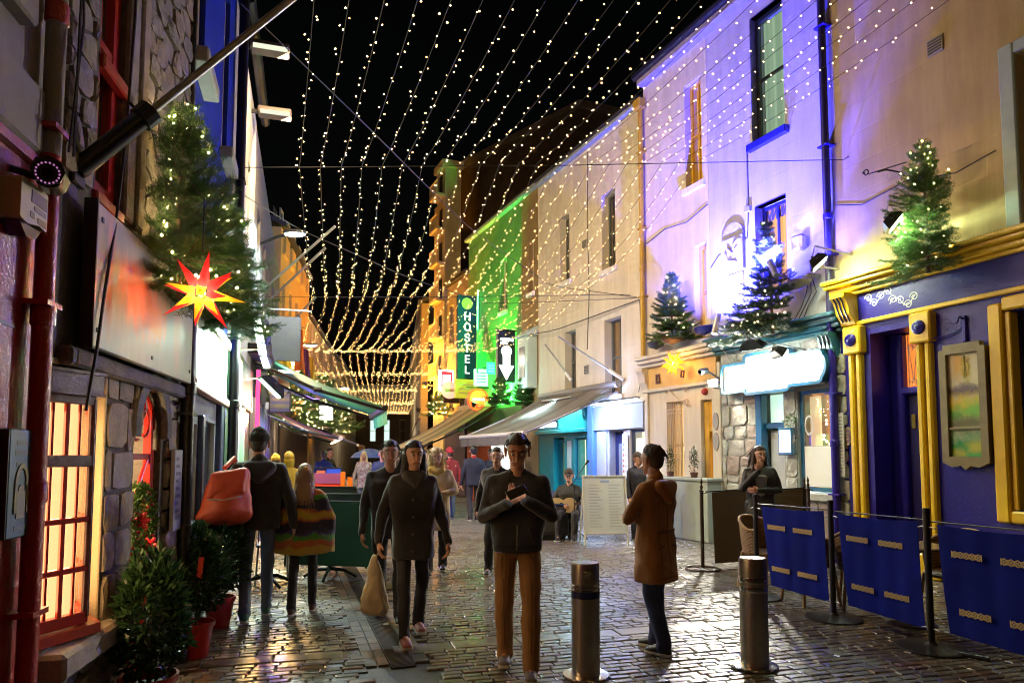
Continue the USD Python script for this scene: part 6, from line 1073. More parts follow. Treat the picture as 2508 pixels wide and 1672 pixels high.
# ledge with two little cypresses by the cream house
T = thing('low_wall', 'pale green grey low wall with flat coping in front of the cream house', 'wall', R2.w(14.6, 0)); part(T, 'wall', R2.bev(13.75, 15.75, 0, 1.10, .02, .34, .012), M('pale_green_grey_paint', (.38, .44, .38), .55, c2=(.31, .36, .31), sc=2, bump=.1)); part(T, 'coping', R2.bev(13.70, 15.80, 1.102, 1.16, .0, .38, .012), M('grey_coping', (.34, .38, .34), .6))
for lb, s in (('little dark cypress on the low wall before the grilled window', 15.0), ('little green cypress on the low wall before the yellow door', 14.28)):
    P = R2.w(s, 1.16, .2); T = thing('small_cypress', lb, 'plant', P); part(T, 'pot', lathe([(0, 0), (.06, 0), (.08, .10), (.07, .10), (0, .09)], P, 12), MAT['brown_bowl']); part(T, 'foliage', leaves(P + (0, 0, .34), .085, .27, 420, int(s * 9), .04, .014, .1), BAY, kind='stuff'); part(T, 'stem', tube([P, P + (0, 0, .4)], .008, 5), BARK)
P = R2.w(12.0, 2.05, .12); solo('wall_fern', leaves(P + (0, 0, .06), .09, .10, 90, 77, .06, .015), FIR, 'small green fern above the glowing menu case', 'plant', kind='stuff')

# ------------------------------------------------------------------ street furniture
SHINY = M('polished_steel_ring', (.62, .60, .56), .12, metal=1.0)
def bollard(label, x, y, band):
    P = np.array([x, y, 0.0]); T = thing('bollard', label, 'bollard', P); r = .102
    part(T, 'flange', lathe([(0, .004), (.168, .004), (.17, .012), (.165, .02), (r, .022)], P, 40), SHINY, smooth=40); part(T, 'shaft', lathe([(r, .02), (r, .56)], P, 40), STEEL, smooth=40)
    if band: part(T, 'blue_band', lathe([(r + .001, .56), (r + .002, .562), (r + .002, .606), (r, .608)], P, 40), M('blue_band', (.012, .018, .10), .35), smooth=40); part(T, 'ring', lathe([(r, .608), (r + .004, .612), (r + .004, .618), (r, .622), (r, .64), (r + .005, .645), (r + .005, .65), (r, .655)], P, 40), SHINY, smooth=40); part(T, 'upper_shaft', lathe([(r, .655), (r, .79), (r - .008, .808), (0, .81)], P, 40), STEEL, smooth=40); dd = np.array([.06, -1, 0]) / math.hypot(.06, 1); t, a, b = frame_of(dd)
    else:
        for z in (.56, .625): part(T, 'ring', lathe([(r, z), (r + .003, z + .004), (r + .003, z + .04), (r, z + .044)], P, 40), SHINY, smooth=40)
        part(T, 'mid_shaft', lathe([(r, .604), (r, .625)], P, 40), STEEL, smooth=40); part(T, 'upper_shaft', lathe([(r, .669), (r, .79), (r - .008, .808), (0, .81)], P, 40), STEEL, smooth=40)
    if band:
        E0 = P + (0, 0, .735) + dd * (r - .010); part(T, 'emblem', join(tube([E0, E0 + dd * .013], .038, 24), *[tube([E0 + dd * .014 + a * (-.028) + (0, 0, z), E0 + dd * .014 + a * .028 + (0, 0, z)], .006, 6) for z in (-.016, 0, .016)]), SHINY, smooth=30)
    return T
bollard('steel bollard with dark blue band and round emblem, near the man in tan trousers', .53, 5.01, True); bollard('steel bollard with two polished rings beside the first blue cafe barrier', 1.82, 5.23, False)
CLOTH = M('royal_blue_canvas', (.003, .010, .20), .8, c2=(.002, .008, .15), sc=3, bump=.25, bs=300, spec=.12); KNOT = M('gold_knot_print', (.42, .30, .10), .6)
posts = [(2.74, 7.74), (3.12, 6.74), (3.43, 5.70), (3.76, 4.60)]
ptp = None
for k, (x, y) in enumerate(posts[:3]):
    lb = ['black barrier post at the far end of the blue cafe barrier', 'black barrier post between the first and second blue panels', 'black barrier post between the second and third blue panels'][k]
    if ptp is None:
        T = ptp = thing('barrier_post', lb, 'post', (x, y, 0), group=None); P = np.array([x, y, 0.0])
        part(T, 'base', lathe([(0, .004), (.26, .004), (.262, .012), (.24, .026), (.05, .04), (.03, .06)], P, 36), M('black_rubber', (.018, .017, .016), .45, bump=.2), smooth=35); part(T, 'post', lathe([(.027, .03), (.027, 1.12)], P, 18), BLACK, smooth=40); part(T, 'cap', lathe([(.03, 1.10), (.03, 1.135), (.024, 1.142), (0, 1.144)], P, 18), BLACK, smooth=40)
        for a in (.98, .16): part(T, 'hook', join(*[tube([P + (0, 0, a), P + ST * s * .05 + (0, 0, a + .01), P + ST * s * .085 + (0, 0, a)], .006, 6) for s in (-1, 1)]), GALV)
    else: copy_of(ptp, 'barrier_post', (x, y, 0), 0, lb, 'post')
def knotband(F, s, z, w, h, o):
    n = 5; u = np.linspace(0, 1, 50); ms = []
    for ph in (0, math.pi): ms.append(sg.LineString([(s + w * (t - .5), z + h * .5 * math.sin(t * n * math.pi + ph)) for t in u]).buffer(h * .11))
    for ph in (math.pi / 2, -math.pi / 2): ms.append(sg.LineString([(s + w * (t - .5), z + h * .36 * math.sin(t * n * math.pi + ph)) for t in u]).buffer(h * .09))
    for t in (0, 1): ms.append(sg.LineString([(s + w * (t - .5), z - h * .5), (s + w * (t - .5), z + h * .5)]).buffer(h * .10))
    return F.poly(unary_union(ms).simplify(.0008), o, o + .0015)
for k in range(3):
    A, B = np.array(posts[k]), np.array(posts[k + 1]); d = B - A; L = np.linalg.norm(d); F = Facade(A, d, 'left'); F = F if F.n @ np.array([-1, 0, 0]) > 0 else Facade(A, d, 'right')
    T = thing('cafe_barrier', ['first and farthest blue canvas barrier panel with gold knot bands', 'middle blue canvas barrier panel with gold knot bands', 'nearest blue canvas barrier panel running out of the frame'][k], 'barrier', F.w(L / 2, 0))
    sl_ = [.10, .07, .05][k]; q = [F.w(.10, 1.02, 0), F.w(L - .09, 1.03, 0), F.w(L - .07 + .02, .15, 0), F.w(.13 + sl_, .17, 0)]
    fn = lambda u, w, p: p + np.array([0, 0, -.02]) * (4 * u * (1 - u) * (w < .01))[..., None] + F.n * (.010 * np.sin(u * 7 + k) * np.sin(w * 3.1) + .004 * np.sin(u * 23 + w * 2))[..., None]
    part(T, 'canvas', thick(sheet(q, 40, 24, fn), .003), CLOTH, smooth=True); part(T, 'rail', F.tube([(.03, 1.035, -.006), (L - .03, 1.045, -.006)], .006, 8), IRON)
    for z in (.80, .36):
        for s in (.31, .66): part(T, 'knot_band', knotband(F, L * s + (.05 if z < .5 else 0), z, .25, .045, .013), KNOT)
RATTAN = M('honey_rattan', (.42, .26, .10), .55, c2=(.3, .17, .06), sc=40, bump=.8, bs=140)
def weave(name):
    MAT[name] = usdkit.material(stage, '/World/Looks/' + name, {'g': ('geometry', {}), 'm': ('mapping', {'scale': (70, 70, 70)}), 'w': ('wave_texture', {'bands_direction': 'z', 'scale': .32, 'distortion': 1.5}), 'v': ('wave_texture', {'bands_direction': 'diagonal', 'scale': .3, 'distortion': 1.0}), 'x': ('mix_color', {'blend_type': 'multiply', 'fac': 1.0}), 'c': ('mix_color', {'a': (.13, .07, .025), 'b': (.40, .25, .09)}), 'b': ('bump', {'strength': .7, 'distance': .004}), 'p': ('principled_bsdf', {'roughness': .55})},
        [('g.position', 'm.vector'), ('m.vector', 'w.vector'), ('m.vector', 'v.vector'), ('w.color', 'x.a'), ('v.color', 'x.b'), ('x.result', 'c.fac'), ('c.result', 'p.base_color'), ('w.fac', 'b.height'), ('b.normal', 'p.normal')], surface='p.BSDF'); return MAT[name]
WEAVE = weave('woven_rattan'); chp = None
def wicker(x, y, rz, lb):
    global chp
    if chp is None:
        T = chp = thing('wicker_chair', lb, 'chair', (0, 0, 0)); arc = [(.27 * math.cos(a), .02 + .27 * math.sin(a)) for a in np.linspace(-.35, math.pi + .35, 22)]
        part(T, 'hoop', tube([(p[0], p[1], .70 + .14 * math.sin(max(0, min(math.pi, a)))) for p, a in zip(arc, np.linspace(-.35, math.pi + .35, 22))], .017, 8), RATTAN, smooth=True)
        q = [[(p[0] * s, p[1] * s, z if z < .6 else .69 + .14 * math.sin(max(0, min(math.pi, a)))) for p, a in zip(arc, np.linspace(-.35, math.pi + .35, 22))] for z, s in ((.42, .86), (.55, .93), (.8, 1.0))]; v = np.array(q).reshape(-1, 3)
        part(T, 'backrest', thick((v, np.vstack([[(r * 22 + i, r * 22 + i + 1, r * 22 + 23 + i), (r * 22 + i, r * 22 + 23 + i, r * 22 + 22 + i)] for r in range(2) for i in range(21)])), .01), WEAVE); part(T, 'seat', lathe([(0, .45), (.22, .45), (.245, .43), (.23, .40), (0, .39)], (0, .02, 0), 20), WEAVE)
        for sx in (-1, 1):
            for sy in (-1, 1): part(T, 'leg', tube([(sx * .17, .02 + sy * .17, .42), (sx * .21, .02 + sy * .21, 0)], .017, 8), RATTAN)
        P = stage.GetPrimAtPath(T.path); UsdGeom.Xformable(P).ClearXformOpOrder(); x_ = UsdGeom.Xformable(P); x_.AddTranslateOp(opSuffix='place').Set(Gf.Vec3d(x, y, 0)); x_.AddRotateZOp(opSuffix='turn').Set(rz)
    else: copy_of(chp, 'wicker_chair', (x, y, 0), rz, lb, 'chair')
wicker(3.22, 7.45, 100, 'wicker chair just behind the far blue panel with its woven side showing'); wicker(4.28, 6.75, -70, 'wicker chair before the purple shop door showing only its round hoop'); wicker(4.45, 5.72, -60, 'wicker chair nearest the frame edge with its hoop above the barrier'); wicker(3.62, 7.15, 160, 'wicker chair seen in the gap between the first two blue panels'); wicker(3.02, 8.25, 30, 'wicker chair whose hoop shows left of the farthest barrier post')
tp_ = None
for lb, x, y in (('round cafe table in the gap behind the middle blue panel', 3.75, 6.55), ('round cafe table between the two right hand wicker hoops', 4.35, 6.2)):
    if tp_ is None:
        T = tp_ = thing('cafe_table', lb, 'table', (x, y, 0)); P = np.array([x, y, 0.0]); part(T, 'tabletop', lathe([(0, .735), (.33, .735), (.34, .728), (.33, .71), (0, .708)], P, 32), M('wet_wood_top', (.30, .22, .14), .25, c2=(.22, .15, .09), sc=12, coat=.4), smooth=30); part(T, 'column', lathe([(.03, .03), (.03, .71)], P, 12), IRON); part(T, 'base', lathe([(0, .002), (.22, .002), (.22, .012), (.04, .04)], P, 24), IRON)
    else: copy_of(tp_, 'cafe_table', (x, y, 0), 0, lb, 'table')
# brown screens with spear topped posts
SCR = M('brown_canvas_screen', (.16, .115, .07), .8, c2=(.13, .09, .055), sc=3, bump=.2, bs=200); sp_ = None
for lb, x, y in (('spear topped iron post at the left end of the brown screen', 2.64, 9.57), ('spear topped iron post where the brown screen meets the stone restaurant', 4.30, 10.10), ('second spear topped iron post close behind the first by the restaurant window', 4.42, 10.25)):
    if sp_ is None:
        T = sp_ = thing('screen_post', lb, 'post', (x, y, 0)); P = np.array([x, y, 0.0]); part(T, 'post', lathe([(.026, .03), (.026, 1.07), (.034, 1.075), (.034, 1.09), (.016, 1.10), (.024, 1.14), (.010, 1.17), (.02, 1.20), (.0, 1.27)], P, 12), M('rusty_iron', (.05, .03, .02), .5, metal=.4), smooth=40); part(T, 'ring_base', join(tube([P + (.23 * math.cos(a), .23 * math.sin(a), .016) for a in np.linspace(0, 6.283, 30)], .014, 6), *[tube([P + (0, 0, .03), P + (.23 * math.cos(a), .23 * math.sin(a), .016)], .010, 5) for a in (.5, 2.1, 3.6, 5.2)]), MAT['rusty_iron']); part(T, 'hook', tube([P + (0, 0, 1.05), P + (.08, .02, 1.06)], .009, 6), MAT['rusty_iron'])
    else: copy_of(sp_, 'screen_post', (x, y, 0), 0, lb, 'post')
for lb, A, B in (('brown canvas screen left of the woman in black', (2.78, 9.62), (3.55, 9.86)), ('brown canvas screen right of the woman in black below the menu case', (3.60, 9.88), (4.28, 10.09))):
    F = Facade(A, np.subtract(B, A), 'left'); F = F if F.n[1] < 0 else Facade(A, np.subtract(B, A), 'right'); L = np.linalg.norm(np.subtract(B, A)); T = thing('canvas_screen', lb, 'barrier', F.w(L / 2, 0)); part(T, 'canvas', thick(sheet([F.w(.02, 1.06, 0), F.w(L, 1.09, 0), F.w(L, .08, 0), F.w(.05, .08, 0)], 20, 16, lambda u, w, p: p + F.n * (.012 * np.sin(u * 5) * np.sin(w * 3))[..., None]), .004), SCR, smooth=True); part(T, 'rail', F.tube([(-.08, 1.07, 0), (L + .02, 1.10, 0)], .011, 6), IRON); part(T, 'hem', F.box(.03, L, .97, .985, .004, .008), SCR)
# menu easel
EA = np.array([1.66, 12.1, 0]); T = thing('menu_easel', 'white framed menu board on easel legs beside the busker', 'menu board', EA); EF = Facade(EA[:2] - (.36, 0), (1, .10), 'right'); EF = EF if EF.n[1] < 0 else Facade(EA[:2] - (.36, 0), (1, .10), 'left')
def lean(m): return turn(m, EF.d, -9 if True else 9, EF.w(0, 0, 0))
part(T, 'board', lean(EF.bev(.0, .74, .22, 1.20, -.01, .012, .004)), M('menu_paper', (.55, .58, .52), .5, c2=(.5, .53, .48), sc=2)); part(T, 'frame', join(*[lean(EF.bev(a, b, c, d, -.015, .022, .004)) for a, b, c, d in ((-.03, .0, .0, 1.23), (.74, .77, .0, 1.23), (0, .74, 1.20, 1.23), (0, .74, .19, .22))]), M('cream_frame', (.5, .48, .4), .5))
part(T, 'rear_leg', tube([EF.w(0, 1.2, -.19), EF.w(0, 0, -.55)], .015, 6), MAT['cream_frame']); part(T, 'rear_leg', tube([EF.w(.74, 1.2, -.19), EF.w(.74, 0, -.55)], .015, 6), MAT['cream_frame'])
for k in range(15): part(T, 'print_line', join(lean(EF.box(.08, .32 - .04 * (k % 3), .32 + .052 * k, .327 + .052 * k, .0125, .0135)), lean(EF.box(.44, .66 - .05 * (k % 2), .32 + .052 * k, .327 + .052 * k, .0125, .0135))), MAT['grey_print'])
part(T, 'heading', lean(EF.box(.30, .46, 1.10, 1.145, .0125, .0135)), M('blue_print', (.25, .33, .5), .5))
# green cafe barrier on the left with lectern menu, dark panels and table bases behind
GC = M('bottle_green_canvas', (.008, .075, .035), .75, c2=(.006, .055, .028), sc=3, bump=.2, bs=240)
T = thing('cafe_barrier', 'dark green canvas barrier panel facing us at the left cafe', 'barrier', (-2.15, 8.45, 0)); gp0, gp1 = np.array([-2.72, 8.62, 0]), np.array([-1.60, 8.36, 0])
part(T, 'canvas', thick(sheet([gp0 + (0, 0, 1.0), gp1 + (0, 0, 1.0), gp1 + (-.02, 0, .23), gp0 + (.0, 0, .22)], 24, 16, lambda u, w, p: p + np.array([0, -1, 0]) * (.012 * np.sin(u * 6) * np.sin(w * 3))[..., None]), .004), GC, smooth=True); part(T, 'rail', tube([gp0 + (0, 0, 1.01), gp1 + (.04, 0, 1.01)], .012, 6), IRON)
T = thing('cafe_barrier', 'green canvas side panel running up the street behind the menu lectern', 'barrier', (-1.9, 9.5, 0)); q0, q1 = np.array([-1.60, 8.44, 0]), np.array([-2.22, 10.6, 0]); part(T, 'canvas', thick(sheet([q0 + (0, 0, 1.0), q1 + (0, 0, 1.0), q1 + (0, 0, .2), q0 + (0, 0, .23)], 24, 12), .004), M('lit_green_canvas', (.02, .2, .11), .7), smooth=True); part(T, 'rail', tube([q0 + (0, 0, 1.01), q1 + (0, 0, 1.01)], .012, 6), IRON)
T = thing('barrier_post', 'black post with menu lectern at the corner of the green barrier', 'post', (-1.54, 8.32, 0)); P = np.array([-1.54, 8.32, 0]); part(T, 'post', lathe([(.024, .02), (.024, 1.06), (0, 1.07)], P, 14), BLACK); part(T, 'base', lathe([(0, .004), (.2, .004), (.2, .012), (.03, .03)], P, 28), BLACK)
T = thing('menu_lectern', 'tilted framed menu with red headings on the corner post', 'menu', P + (0, 0, 1.07)); tl = lambda m: turn(turn(m, (1, 0, 0), -32, P + (0, 0, 1.08)), (0, 0, 1), 12, P)
part(T, 'frame', tl(cbox(.34, .03, .26, .006, P + (-.02, 0, 1.18))), M('brass_frame', (.3, .22, .1), .4, metal=.6)); part(T, 'sheet', tl(cbox(.30, .004, .22, .001, P + (-.02, -.018, 1.18))), M('white_menu_sheet', (.6, .6, .55), .5)); 
for z, h, m_ in ((1.265, .018, 'red_food_print'), (1.10, .018, 'red_food_print'), (1.235, .006, 'grey_print'), (1.22, .006, 'grey_print'), (1.205, .006, 'grey_print'), (1.185, .006, 'grey_print'), (1.165, .006, 'grey_print'), (1.145, .006, 'grey_print')): part(T, 'print_line', tl(cbox(.27, .002, h, .0005, P + (-.02, -.0205, z))), MAT[m_])
part(T, 'stem', tube([P + (0, 0, 1.05), P + (-.01, 0, 1.15)], .014, 8), GALV)
for k, (x0, x1, y, z0, z1, m_, lb) in enumerate(((-3.25, -2.05, 9.9, .25, 1.02, M('black_canvas', (.012, .012, .014), .7), 'nearer black canvas panel behind the green barrier'), (-3.5, -2.5, 11.2, .25, 1.06, M('black_canvas', 0), 'farther black canvas panel behind the green barrier'))):
    T = thing('cafe_barrier', lb, 'barrier', ((x0 + x1) / 2, y, 0)); part(T, 'canvas', thick(sheet([(x0, y, z1), (x1, y - .2, z1), (x1, y - .2, z0), (x0, y, z0)], 12, 6, lambda u, w, p: p + np.array([0, -1, 0]) * (.01 * np.sin(u * 6 + k) * np.sin(w * 3))[..., None]), .004), m_); part(T, 'rail', tube([(x0, y, z1 + .01), (x1, y - .2, z1 + .01)], .012, 6), IRON); part(T, 'leg', tube([(x0, y, 0), (x0, y, z1)], .014, 6), IRON); part(T, 'leg', tube([(x1, y - .2, 0), (x1, y - .2, z1)], .014, 6), IRON)
T = thing('cafe_barrier', 'red canvas barrier with purple top band farther up the left side', 'barrier', (-4.2, 13.6, 0)); part(T, 'canvas', thick(sheet([(-4.75, 13.9, 1.02), (-3.35, 13.5, 1.02), (-3.35, 13.5, .2), (-4.75, 13.9, .2)], 12, 6), .004), M('red_canvas', (.45, .015, .012), .7)); part(T, 'purple_band', hexa([(-4.75, 13.88, 1.02), (-3.35, 13.48, 1.02), (-4.75, 13.9, 1.02), (-3.35, 13.5, 1.02), (-4.75, 13.88, 1.22), (-3.35, 13.48, 1.22), (-4.75, 13.9, 1.22), (-3.35, 13.5, 1.22)]), M('purple_canvas', (.12, .02, .22), .6)); part(T, 'end_post', abox(-3.36, -3.28, 13.44, 13.54, 0, 1.25), M('orange_post_paint', (.6, .16, .01), .5)); part(T, 'orange_slat', abox(-3.22, -3.12, 13.40, 13.44, .1, 1.15), MAT['orange_post_paint'])
T = thing('cafe_barrier', 'blue and orange boards of a cafe barrier under the far awnings', 'barrier', (-4.2, 17, 0)); part(T, 'blue_board', abox(-4.6, -4.25, 17, 17.04, .1, 1.25), M('blue_board_paint', (.03, .09, .4), .5)); part(T, 'orange_board', abox(-4.85, -4.63, 17, 17.04, .1, 1.2), MAT['orange_post_paint']); part(T, 'rail', tube([(-4.9, 17, 1.26), (-4.2, 17, 1.26)], .02, 6), IRON)
tb = None
for lb, x, y, rz in (('black table base with curved arms under the green barrier', -2.35, 8.95, 10), ('cafe table with a black pedestal behind the green barrier', -3.0, 8.4, 50)):
    if tb is None:
        T = tb = thing('pedestal_table', lb, 'table', (x, y, 0)); P = np.array([x, y, 0.0]); part(T, 'tabletop', lathe([(0, .73), (.32, .73), (.32, .70), (0, .70)], P, 24), BLACK); part(T, 'column', lathe([(.03, .1), (.03, .7)], P, 12), BLACK)
        for a in np.arange(4) * math.pi / 2: part(T, 'foot', tube([P + (0, 0, .12), P + (.18 * math.cos(a), .18 * math.sin(a), .10), P + (.34 * math.cos(a), .34 * math.sin(a), .02)], [.024, .022, .016], 8), M('wet_black_metal', (.02, .02, .022), .2, metal=.5), smooth=True)
    else: copy_of(tb, 'pedestal_table', (x, y, 0), rz, lb, 'table')
cc = None
for lb, x, y, rz in (('metal cafe stool seen left of the green barrier under the jeans', -3.05, 8.8, 20), ('metal cafe chair behind the black panels', -3.1, 10.6, 200), ('metal cafe chair beside the red and purple barrier', -3.9, 12.6, 150)):
    if cc is None:
        T = cc = thing('cafe_chair', lb, 'chair', (0, 0, 0)); part(T, 'seat', cbox(.40, .40, .03, .012, (0, 0, .45)), M('blue_black_seat', (.02, .03, .06), .4))
        for sx in (-.17, .17):
            for sy in (-.17, .17): part(T, 'leg', tube([(sx, sy, .44), (sx * 1.15, sy * 1.15, 0)], .011, 7), GALV)
            part(T, 'back_post', tube([(sx, .19, .45), (sx, .25, .86)], .011, 7), GALV)
        part(T, 'backrest', sheet([(-.17, .23, .86), (.17, .23, .86), (.17, .21, .62), (-.17, .21, .62)], 6, 3, lambda u, w, p: p + np.stack([0 * u, .05 * np.sin(u * 3.14), .03 * np.sin(u * 3.14)], -1)), BLACK)
        P = stage.GetPrimAtPath(T.path); X_ = UsdGeom.Xformable(P); X_.ClearXformOpOrder(); X_.AddTranslateOp(opSuffix='place').Set(Gf.Vec3d(x, y, 0)); X_.AddRotateZOp(opSuffix='turn').Set(rz)
    else: copy_of(cc, 'cafe_chair', (x, y, 0), rz, lb, 'chair')
# busker's gear, umbrella, litter
T = thing('microphone_stand', 'thin black boom microphone stand in front of the turquoise shop', 'microphone', (1.05, 12.6, 0)); P = np.array([1.15, 12.7, 0.0]); part(T, 'pole', tube([P, P + (0, 0, 1.05)], .01, 6), BLACK); part(T, 'boom', tube([P + (-.28, 0, .82), P + (.0, 0, 1.1), P + (.22, 0, 1.42)], .009, 6), BLACK); part(T, 'microphone', tube([P + (.20, 0, 1.40), P + (.27, 0, 1.48)], [.014, .028], 10), BLACK)
for a in (0.3, 2.4, 4.5): part(T, 'leg', tube([P + (0, 0, .25), P + (.28 * math.cos(a), .28 * math.sin(a), .012)], .009, 5), BLACK)
T = thing('loudspeaker', 'black busking amplifier box beside the microphone stand', 'amplifier', (.7, 12.9, 0)); part(T, 'cabinet', cbox(.62, .36, .60, .02, (.75, 13.0, .38)), BLACK); part(T, 'stand', abox(.5, 1.0, 12.9, 13.1, 0.0, .09), BLACK); part(T, 'grille', abox(.50, 1.0, 12.812, 12.818, .16, .62), M('speaker_grille', (.03, .03, .03), .7)); part(T, 'blue_edge', abox(.46, 1.04, 12.81, 12.82, .655, .672), M('blue_edge', (.05, .08, .3), .4))
T = thing('umbrella', 'open blue umbrella held above the far crowd', 'umbrella', (-4.2, 21, 1.2)); P = depth(905, 1122, 20.5); um = lathe([(.0, .30), (.22, .26), (.45, .15), (.58, .02)], P, 8); part(T, 'canopy', thick(um, .004), M('blue_umbrella_cloth', (.05, .10, .40), .6, c2=(.15, .2, .4), sc=4)); part(T, 'shaft', tube([P + (0, 0, -.5), P + (0, 0, .32)], .009, 6), IRON)
solo('litter', cbox(.05, .03, .012, .004, ground(945, 1530) + (0, 0, .008)), M('white_paper', (.6, .58, .5), .7), 'scrap of white paper lying beside the drain channel', 'litter')
solo('plug_connector', tube([(3.66, 5.35, .022), (3.60, 5.42, .02), (3.52, 5.50, .02)], .018, 8), BLACK, 'black cable connector lying on the ground by the third barrier post', 'cable')

# ------------------------------------------------------------------ people (z up, facing +y before they are turned)
m3.set_circular_segments(20)
def hull(pts): return m3.Manifold.batch_hull([m3.Manifold.sphere(r, 14).translate(tuple(map(float, p))) for p, r in pts])
def union(ms): return m3.Manifold.batch_boolean(ms, m3.OpType.Add)
def skinmesh(man, step=.03, it=6, wr=0.0, seed=0, ws=9.0):
    m = man.refine_to_length(step).to_mesh(); t = trimesh.Trimesh(m.vert_properties[:, :3], m.tri_verts, process=True)
    if it: trimesh.smoothing.filter_taubin(t, lamb=.5, nu=.52, iterations=it)
    v = np.array(t.vertices)
    if wr: v = v + t.vertex_normals * ((meshkit.fbm(v * (ws, ws, ws * .7) + seed * 7, 3, seed) - .5) * wr)[:, None]
    return v, np.array(t.faces)
def seg(a, b, ra, rb): return hull([(a, ra), (b, rb)])
def hand(w, d, palm, s=1.0, left=1, curl=.5):
    """palm and five fingers from wrist w pointing along d, palm facing `palm`"""
    w, d, pn = (np.asarray(x, float) for x in (w, d, palm)); d = d / np.linalg.norm(d); pn = pn - d * (pn @ d); pn /= np.linalg.norm(pn); sd = np.cross(d, pn) * left; ms = []
    k = [w + d * .085 * s + sd * o * s for o in (-.032, -.011, .011, .031)]
    ms.append(hull([(w, .022 * s), (k[0] - d * .01, .013 * s), (k[3] - d * .015, .013 * s), (k[1], .013 * s)]))
    for q, L in zip(k, (.062, .072, .068, .052)):
        a = q; ang = 0
        for f, r in ((.45, .0095), (.32, .0088), (.26, .008)):
            ang += curl * .75; dd = d * math.cos(ang) + pn * math.sin(ang); b = a + dd * L * f * 1.25 * s; ms.append(seg(a, b, r * s, r * .92 * s)); a = b
    a = w + d * .025 * s - sd * .026 * s; b = a + (d * .62 - sd * .62 + pn * .4) * .036 * s; c = b + (d * .9 - sd * .15 + pn * .35) * .032 * s; ms += [seg(a, b, .0125 * s, .0105 * s), seg(b, c, .0105 * s, .0085 * s)]
    return ms
SKIN = M('skin', (.50, .27, .18), .5, c2=(.44, .22, .15), sc=20); SKINW = M('skin_warm', (.45, .22, .13), .5, c2=(.38, .18, .11), sc=20)
HAIRS = {'brown': M('brown_hair', (.055, .032, .018), .45, bump=.6, bs=160), 'blond': M('blond_hair', (.30, .18, .07), .5, c2=(.2, .12, .05), sc=60, bump=.6, bs=160), 'dark': M('dark_hair', (.012, .010, .009), .45, bump=.6, bs=160), 'pale': M('pale_hair', (.5, .38, .2), .5, bump=.5, bs=160)}
EYEW = M('eye_white', (.6, .58, .55), .2); EYED = M('eye_dark', (.02, .015, .01), .1); LIP = M('lips', (.36, .12, .10), .5); SHOE = M('black_shoe', (.012, .012, .012), .4); SOLE = M('pale_sole', (.45, .43, .4), .6)

